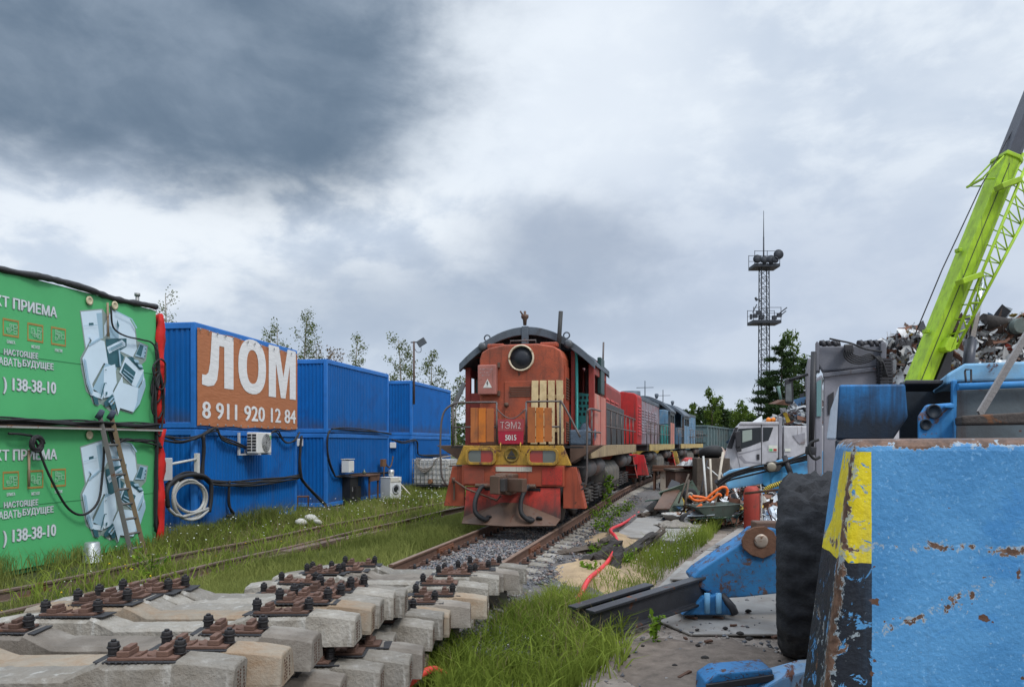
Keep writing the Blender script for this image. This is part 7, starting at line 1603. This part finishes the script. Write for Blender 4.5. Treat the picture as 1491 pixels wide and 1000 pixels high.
poly_grass([(640, 905), (700, 880), (740, 868), (745, 890), (690, 925)], 500, .08, .25, .010, GR, 'sparse tufts of grass in the gravel by the sleeper ends')
poly_grass([(950, 745), (1000, 752), (1040, 742), (1020, 735)], 500, .05, .2, .014, GR, 'thin grass growing at the far end of the slab')
poly_grass([(845, 800), (905, 790), (915, 830), (860, 842)], 700, .06, .22, .014, GRB, 'weedy grass among the charred timbers')
def broad(px, n, label):
    P_ = [(G(a, b, 0).x, G(a, b, 0).y) for a, b in px]; xs, ys = zip(*P_); x = rng.uniform(min(xs), max(xs), n*4); y = rng.uniform(min(ys), max(ys), n*4); ok = inpoly(x, y, P_) & (rng.random(n*4) < vnoise(x, y, 2.5, 21)**2*1.6); x, y = x[ok][:n], y[ok][:n]
    blades('coarse_grass', x, y, .18+.34*rng.random(len(x)), .018*(.6+.8*rng.random(len(x))), GRB, label, lean=1.15)
broad([(610, 1040), (640, 960), (735, 925), (800, 890), (880, 900), (925, 950), (880, 1010), (800, 1040)], 1500, 'coarse broad-bladed grass arching over the mud by the beam ends')
broad([(860, 868), (905, 820), (1015, 770), (1050, 768), (985, 828), (915, 872)], 700, 'coarse broad-bladed grass between the slab and the plates')
broad([(0, 890), (240, 760), (480, 742), (660, 715), (640, 760), (500, 800), (100, 905)], 5200, 'coarse broad-bladed tufts along the siding')
DRY = leafmat('dry_stalk', (.20, .15, .08), (.36, .29, .17), .2)
def stalks(px, n, hmin, hmax, label):
    P_ = [(G(a, b, 0).x, G(a, b, 0).y) for a, b in px]; xs, ys = zip(*P_); x = rng.uniform(min(xs), max(xs), n*3); y = rng.uniform(min(ys), max(ys), n*3); ok = inpoly(x, y, P_) & (rng.random(n*3) < vnoise(x, y, 1.5, 9)*1.3); x, y = x[ok][:n], y[ok][:n]
    blades('dry_grass', x, y, hmin+(hmax-hmin)*rng.random(len(x)), .006*np.clip(y/9, .8, 2.5), DRY, label, lean=.5)
stalks([(640, 960), (740, 905), (870, 885), (890, 920), (820, 1010), (650, 1010)], 500, .2, .55, 'thin dry seed stalks standing in the long grass by the sleepers')
stalks([(890, 850), (960, 795), (1040, 765), (1010, 800), (940, 862)], 260, .2, .6, 'thin dry seed stalks in the strip by the slab')
stalks([(0, 890), (240, 760), (480, 742), (660, 715), (640, 760), (500, 800), (100, 905)], 2600, .1, .45, 'dry brown stalks among the siding grass')
def flowers(name, px, n, zlo, zhi, s, m, label):
    P_ = [(G(a, b, 0).x, G(a, b, 0).y) for a, b in px]; xs, ys = zip(*P_); x = rng.uniform(min(xs), max(xs), n*3); y = rng.uniform(min(ys), max(ys), n*3); ok = inpoly(x, y, P_); x, y = x[ok][:n], y[ok][:n]; n = len(x)
    sc = s*np.clip(y/12, .7, 2.4)*(.6+.8*rng.random(n)); c = np.stack([x, y, zlo+(zhi-zlo)*rng.random(n)], -1)
    v = OCT[None]*(.6+.6*rng.random((n, 6, 1)))*sc[:, None, None]*np.array([1, 1, .6])+c[:, None]; f = (OCF[None]+6*np.arange(n)[:, None, None]).reshape(-1, 3)
    tag(npmesh(name, v.reshape(-1, 3), f, m), label, 'flowers', kind='stuff')
WF, YF = mat('white_petal', (.7, .7, .66), .8, bump=0), mat('yellow_petal', (.65, .42, .01), .8, bump=0)
flowers('wild_flowers', [(130, 800), (240, 760), (480, 742), (660, 715), (660, 735), (480, 770), (250, 830), (0, 900)], 260, .12, .42, .013, WF, 'tiny white flower heads in the grass by the containers'); flowers('wild_flowers', [(890, 850), (960, 795), (1040, 765), (1010, 800), (940, 862)], 130, .15, .4, .012, WF, 'tiny white flower heads in the strip beside the slab')
flowers('wild_flowers', [(640, 960), (740, 870), (880, 860), (880, 960), (760, 1000)], 36, .15, .4, .010, WF, 'white clover heads in the long grass by the sleepers'); flowers('dandelions', [(0, 880), (250, 815), (420, 795), (300, 850), (0, 925)], 14, .12, .28, .022, YF, 'yellow dandelion heads in the grass near the sleeper pile')

def leaves(c, n, s, ratio=.5):
    """n leaf quads of size s at given centres (n,3)"""
    c = np.asarray(c); n = len(c); a = rng.normal(size=(n, 3)); a /= np.linalg.norm(a, axis=1)[:, None]; b = np.cross(a, rng.normal(size=(n, 3))); b /= np.linalg.norm(b, axis=1)[:, None]
    sz = s*(.6+.8*rng.random(n))[:, None]; v = np.stack([c-a*sz, c+b*sz*ratio, c+a*sz, c-b*sz*ratio], 1); return v.reshape(-1, 3), (np.arange(4)[None]+4*np.arange(n)[:, None])
BARK = mat('birch_bark', (.30, .28, .25), .9, var=.4, scale=8, bump=.4); BARKD = mat('dark_bark', (.06, .045, .035), .95, var=.3, scale=8, bump=.5)
LB = leafmat('birch_leaf', (.045, .075, .016), (.14, .16, .035), .35); LR = leafmat('red_leaf', (.05, .06, .02), (.18, .09, .03), .3); LC = leafmat('conifer_needle', (.014, .032, .016), (.055, .085, .03), .12); LM = leafmat('mixed_leaf', (.030, .06, .018), (.13, .19, .035), .3)
def broadleaf(x, y, H, width, n, s, m, label, group, z_lo=.25, cat='tree', sparse=1.0, narrow=1.4):
    t = thing('birch_tree' if m in (LB, LR) else 'leafy_tree', label, cat, (x, y, 0), 0, group); r = random.Random(int(x*100)+int(y*10)); tp = []
    lx, ly = r.uniform(-.03, .03)*H, r.uniform(-.03, .03)*H
    P_ = [Vector((lx*f*f+.012*H*math.sin(f*5+x), ly*f*f, H*f)) for f in np.linspace(0, .98, 9)]; tr = MB().tube(P_, .1, 8, rad=[.016*H*(1-f)+.012 for f in np.linspace(0, .98, 9)]); C = []
    nb = int(22+H*1.2)
    for i in range(nb):
        f = z_lo+(.97-z_lo)*(i+r.random())/nb; p = P_[min(8, int(f/.98*8))].lerp(P_[min(8, int(f/.98*8)+1)], (f/.98*8) % 1)
        a = r.random()*6.28; env = math.sin(PI*min(1, ((1-f)/(1-z_lo))**.8))**.6*(1-.25*f); L_ = width*(.35+.65*r.random())*env+.1
        rise = r.uniform(.35, 1.0)*narrow; q = p+Vector((math.cos(a)*L_, math.sin(a)*L_, L_*rise*.8)); mid = p.lerp(q, .5)+Vector((0, 0, -.05*L_)); tr.tube([p, mid, q], .02, 5, rad=[.010*H*(1-f)*.5+.012, .012, .006])
        k = max(3, int(n/nb*(.5+L_/width)))
        for _ in range(k): g = r.random()**.6; c = p.lerp(q, .25+.8*g); e = .14*width+.10; C.append((c.x+r.gauss(0, e*.55), c.y+r.gauss(0, e*.55), c.z+r.gauss(0, e*.6)))
    tr.build('trunk', BARK if m in (LB, LR) else BARKD, t); C = np.array(C); v, f = leaves(C, len(C), s)
    tone = np.clip(.25+.35*rng.random(len(C))+.3*vnoise(C[:, 0]*1.0+C[:, 1], C[:, 2]*1.0, .9, int(abs(x)*7) % 97), 0, 1); npmesh('crown', v, f, m, t, tone=np.repeat(tone, 4)); return t
LG = 'slender trees behind the containers'
for px, top, Y, wd, n, m, lab in ((238, 428, 30, 1.0, 500, LB, 'thin birch top peeping over the green container'), (228, 455, 31, .8, 260, LB, 'low birch twig top beside the red cloth'), (412, 478, 40, 1.3, 800, LB, 'birch with a loose forked top behind the orange banner'),
    (444, 461, 42, 1.5, 1100, LB, 'tallest birch rising between the two blue stacks'), (398, 490, 38, .9, 300, LB, 'sparse twiggy birch edge left of the forked birch'), (484, 512, 44, 1.3, 600, LR, 'reddish leaved tree top above the middle blue stack'), (463, 505, 43, 1.1, 420, LR, 'reddish twigs beside the tallest birch'),
    (516, 494, 52, 1.5, 650, LB, 'narrow birch behind the middle blue stack'), (583, 494, 56, 1.8, 900, LB, 'airy birch left of the floodlight pole'), (627, 517, 60, 1.7, 800, LB, 'pointed birch right of the floodlight pole'), (596, 530, 62, 1.8, 500, LB, 'low birch behind the floodlight pole'), (665, 556, 55, 1.6, 700, LB, 'birch half hidden behind the left side of the locomotive'), (650, 590, 60, 2.0, 600, LM, 'bushy green tree low beside the far blue stack')):
    p = P(px, top, Y); broadleaf(p.x, Y, p.z*1.02, wd*.8, n*2, .058*Y/40, m, lab, LG)
def conifer(x, y, H, width, n, label, group, z_lo=.12, dens=1.0):
    t = thing('pine_tree', label, 'tree', (x, y, 0), 0, group); r = random.Random(int(x*91)+int(y)); tr = MB().tube([(0, 0, 0), (0, 0, H*.5), (0, 0, H)], .1, 8, rad=[.014*H, .009*H, .01]); C = []
    nb = int(H*4.5); 
    for i in range(nb):
        f = z_lo+(.985-z_lo)*(i+r.random())/nb; a = r.random()*6.28; L_ = width*((1-f)/(1-z_lo))**.6*r.uniform(.45, 1.1)+.15; p = Vector((0, 0, H*f)); q = p+Vector((math.cos(a)*L_, math.sin(a)*L_, -.12*L_+.25*L_*f)); tr.tube([p, p.lerp(q, .6)+Vector((0, 0, -.06*L_)), q], .02, 4, rad=[.035, .02, .01])
        k = int(n/nb*(.3+1.2*L_/width))
        for _ in range(k): g = r.random()**.7; c = p.lerp(q, .1+.95*g); e = .06*L_+.07; C.append((c.x+r.gauss(0, e*1.4), c.y+r.gauss(0, e*1.4), c.z+r.gauss(0, e*.6)))
    tr.build('trunk', BARKD, t); C = np.array(C); v, f = leaves(C, len(C), .26*dens, .16); tone = np.clip(.15+.5*rng.random(len(C))+.25*(C[:, 2]/H), 0, 1); npmesh('crown', v, f, LC, t, tone=np.repeat(tone, 4)); return t
FG = 'trees beyond the wagons and the crane'
p = P(1138, 492, 72); conifer(p.x, 72, p.z, 3.5, 13000, 'dark pine with ragged branches behind the mast foot', FG, .05); p = P(1128, 540, 75); conifer(p.x-.6, 75, p.z, 3.6, 9000, 'lower dark pine left of the ragged one', FG, .03); p = P(1168, 520, 78); conifer(p.x+.3, 78, p.z, 3.2, 9000, 'pine partly hidden behind the grey machine mirror', FG, .03)
p = P(1155, 480, 80); broadleaf(p.x, 80, p.z, 1.7, 1500, .17, LM, 'light green slim tree top above the dark pine', FG)
ORD = ['first', 'second', 'third', 'fourth', 'fifth', 'sixth', 'seventh', 'eighth', 'ninth', 'tenth']
FAR = sorted(((1000, 596, 1.8, 'c'), (1008, 588, 1.6, 'm'), (1017, 594, 1.5, 'c'), (1026, 592, 2.2, 'c'), (1037, 569, 2.3, 'm'), (1047, 590, 2.2, 'm'), (1056, 594, 2.4, 'c'), (1066, 600, 2.6, 'm'), (1079, 590, 2.6, 'm'), (1072, 606, 2.4, 'm'), (1090, 606, 2.2, 'm'), (1044, 604, 2.6, 'm'), (1030, 606, 2.6, 'm'), (1100, 604, 2.4, 'c'), (985, 598, 2.2, 'm')))
seen = {'c': 0, 'm': 0}
for k, (px, top, wd, kind) in enumerate(FAR):
    Y = 112+7*(k % 3); p = P(px, top, Y); lab = 'far %s, %s of its kind from the left beyond the wagons' % ('dark spruce' if kind == 'c' else 'green leafy tree', ORD[seen[kind]]); seen[kind] += 1
    (conifer(p.x, Y, p.z, wd*.8, 1600, lab, FG, .05, 1.6) if kind == 'c' else broadleaf(p.x, Y, p.z, wd*.8, 1800, .20, LM, lab, FG, .1))
# far wood closing the horizon
def far_wood():
    C = []; r = random.Random(5)
    for i in range(420):
        a = r.uniform(-75, 75); d = r.uniform(190, 260); x, y = d*math.sin(R(a)), d*math.cos(R(a)); H = r.uniform(6, 10.5)
        if abs(a) < 3: H *= .9
        for _ in range(60): z = H*r.random()**.8; w = 2.8*(1-z/H)**.6+.3; C.append((x+r.gauss(0, w), y+r.gauss(0, w), z))
    C = np.array(C); v, f = leaves(C, len(C), .9); tone = np.clip(.1+.6*rng.random(len(C)), 0, 1); tag(npmesh('far_wood', v, f, leafmat('far_leaf', (.022, .042, .022), (.06, .085, .035), .15), tone=np.repeat(tone, 4)), 'dark wood closing the far edge of the yard', 'wood', kind='stuff')
far_wood()
# leafy weeds and the sapling by the locomotive
LW = leafmat('weed_leaf', (.06, .13, .015), (.22, .34, .04), .4)
def weed(loc, H, wd, n, s, label, cat='plant', name='weed', group=None):
    t = thing(name, label, cat, loc, 0, group); st = MB(); C = []; r = random.Random(int(loc[0]*999)); k = 1 if H > .7 else 7
    for i in range(k):
        a = r.random()*6.28; e = Vector((math.cos(a)*wd*.6, math.sin(a)*wd*.6, H*r.uniform(.6, 1))) if k > 1 else Vector((.08, 0, H)); pts = smooth_path([(0, 0, 0), (e.x*.3, e.y*.3, e.z*.55), e], 4); st.tube(pts, .008, 5)
        for j in range(n//k): g = r.random()**.8 if k > 1 else r.uniform(.25, 1); c = pts[min(len(pts)-1, int(g*len(pts)))]; rr = wd*(.45 if k > 1 else (.9-.5*g)); C.append((c.x+r.gauss(0, rr*.4), c.y+r.gauss(0, rr*.4), c.z+r.gauss(0, .05)))
    st.build('stem', mat('stem_green', (.10, .13, .04), .8, bump=0), t); C = np.array(C); v, f = leaves(C, len(C), s); npmesh('leaves', v, f, LW, t, tone=np.repeat(rng.random(len(C)), 4)); return t
WG = 'leafy weeds in the ballast'
weed(G(883, 752, .1), 1.15, .34, 150, .055, 'young leafy sapling beside the locomotive tanks', 'sapling', 'sapling')
for k, (px, py, H, wd, lab) in enumerate(((868, 758, .4, .45, 'leafy weed at the rail beside the sapling'), (882, 768, .45, .5, 'broad bushy weed before the sapling'), (900, 755, .42, .45, 'leafy weed behind the bend of the red hose'), (875, 778, .3, .4, 'low weed nearest the sand bank'), (912, 748, .35, .4, 'weed beside the red hose on the gravel'),
    (872, 812, .25, .35, 'broad green weed under the charred stump'), (912, 825, .3, .3, 'weed behind the short charred post'), (858, 838, .2, .25, 'small weed in the sand by the hose'), (662, 915, .28, .3, 'dark leafy weed by the lower sleeper ends'), (955, 930, .28, .12, 'dock leaf growing through the mud'), (220, 838, .4, .4, 'pale weed standing between the siding rails'))): weed(G(px, py, .05), H, wd, 110 if k < 8 else 60, .045, lab, group=WG)
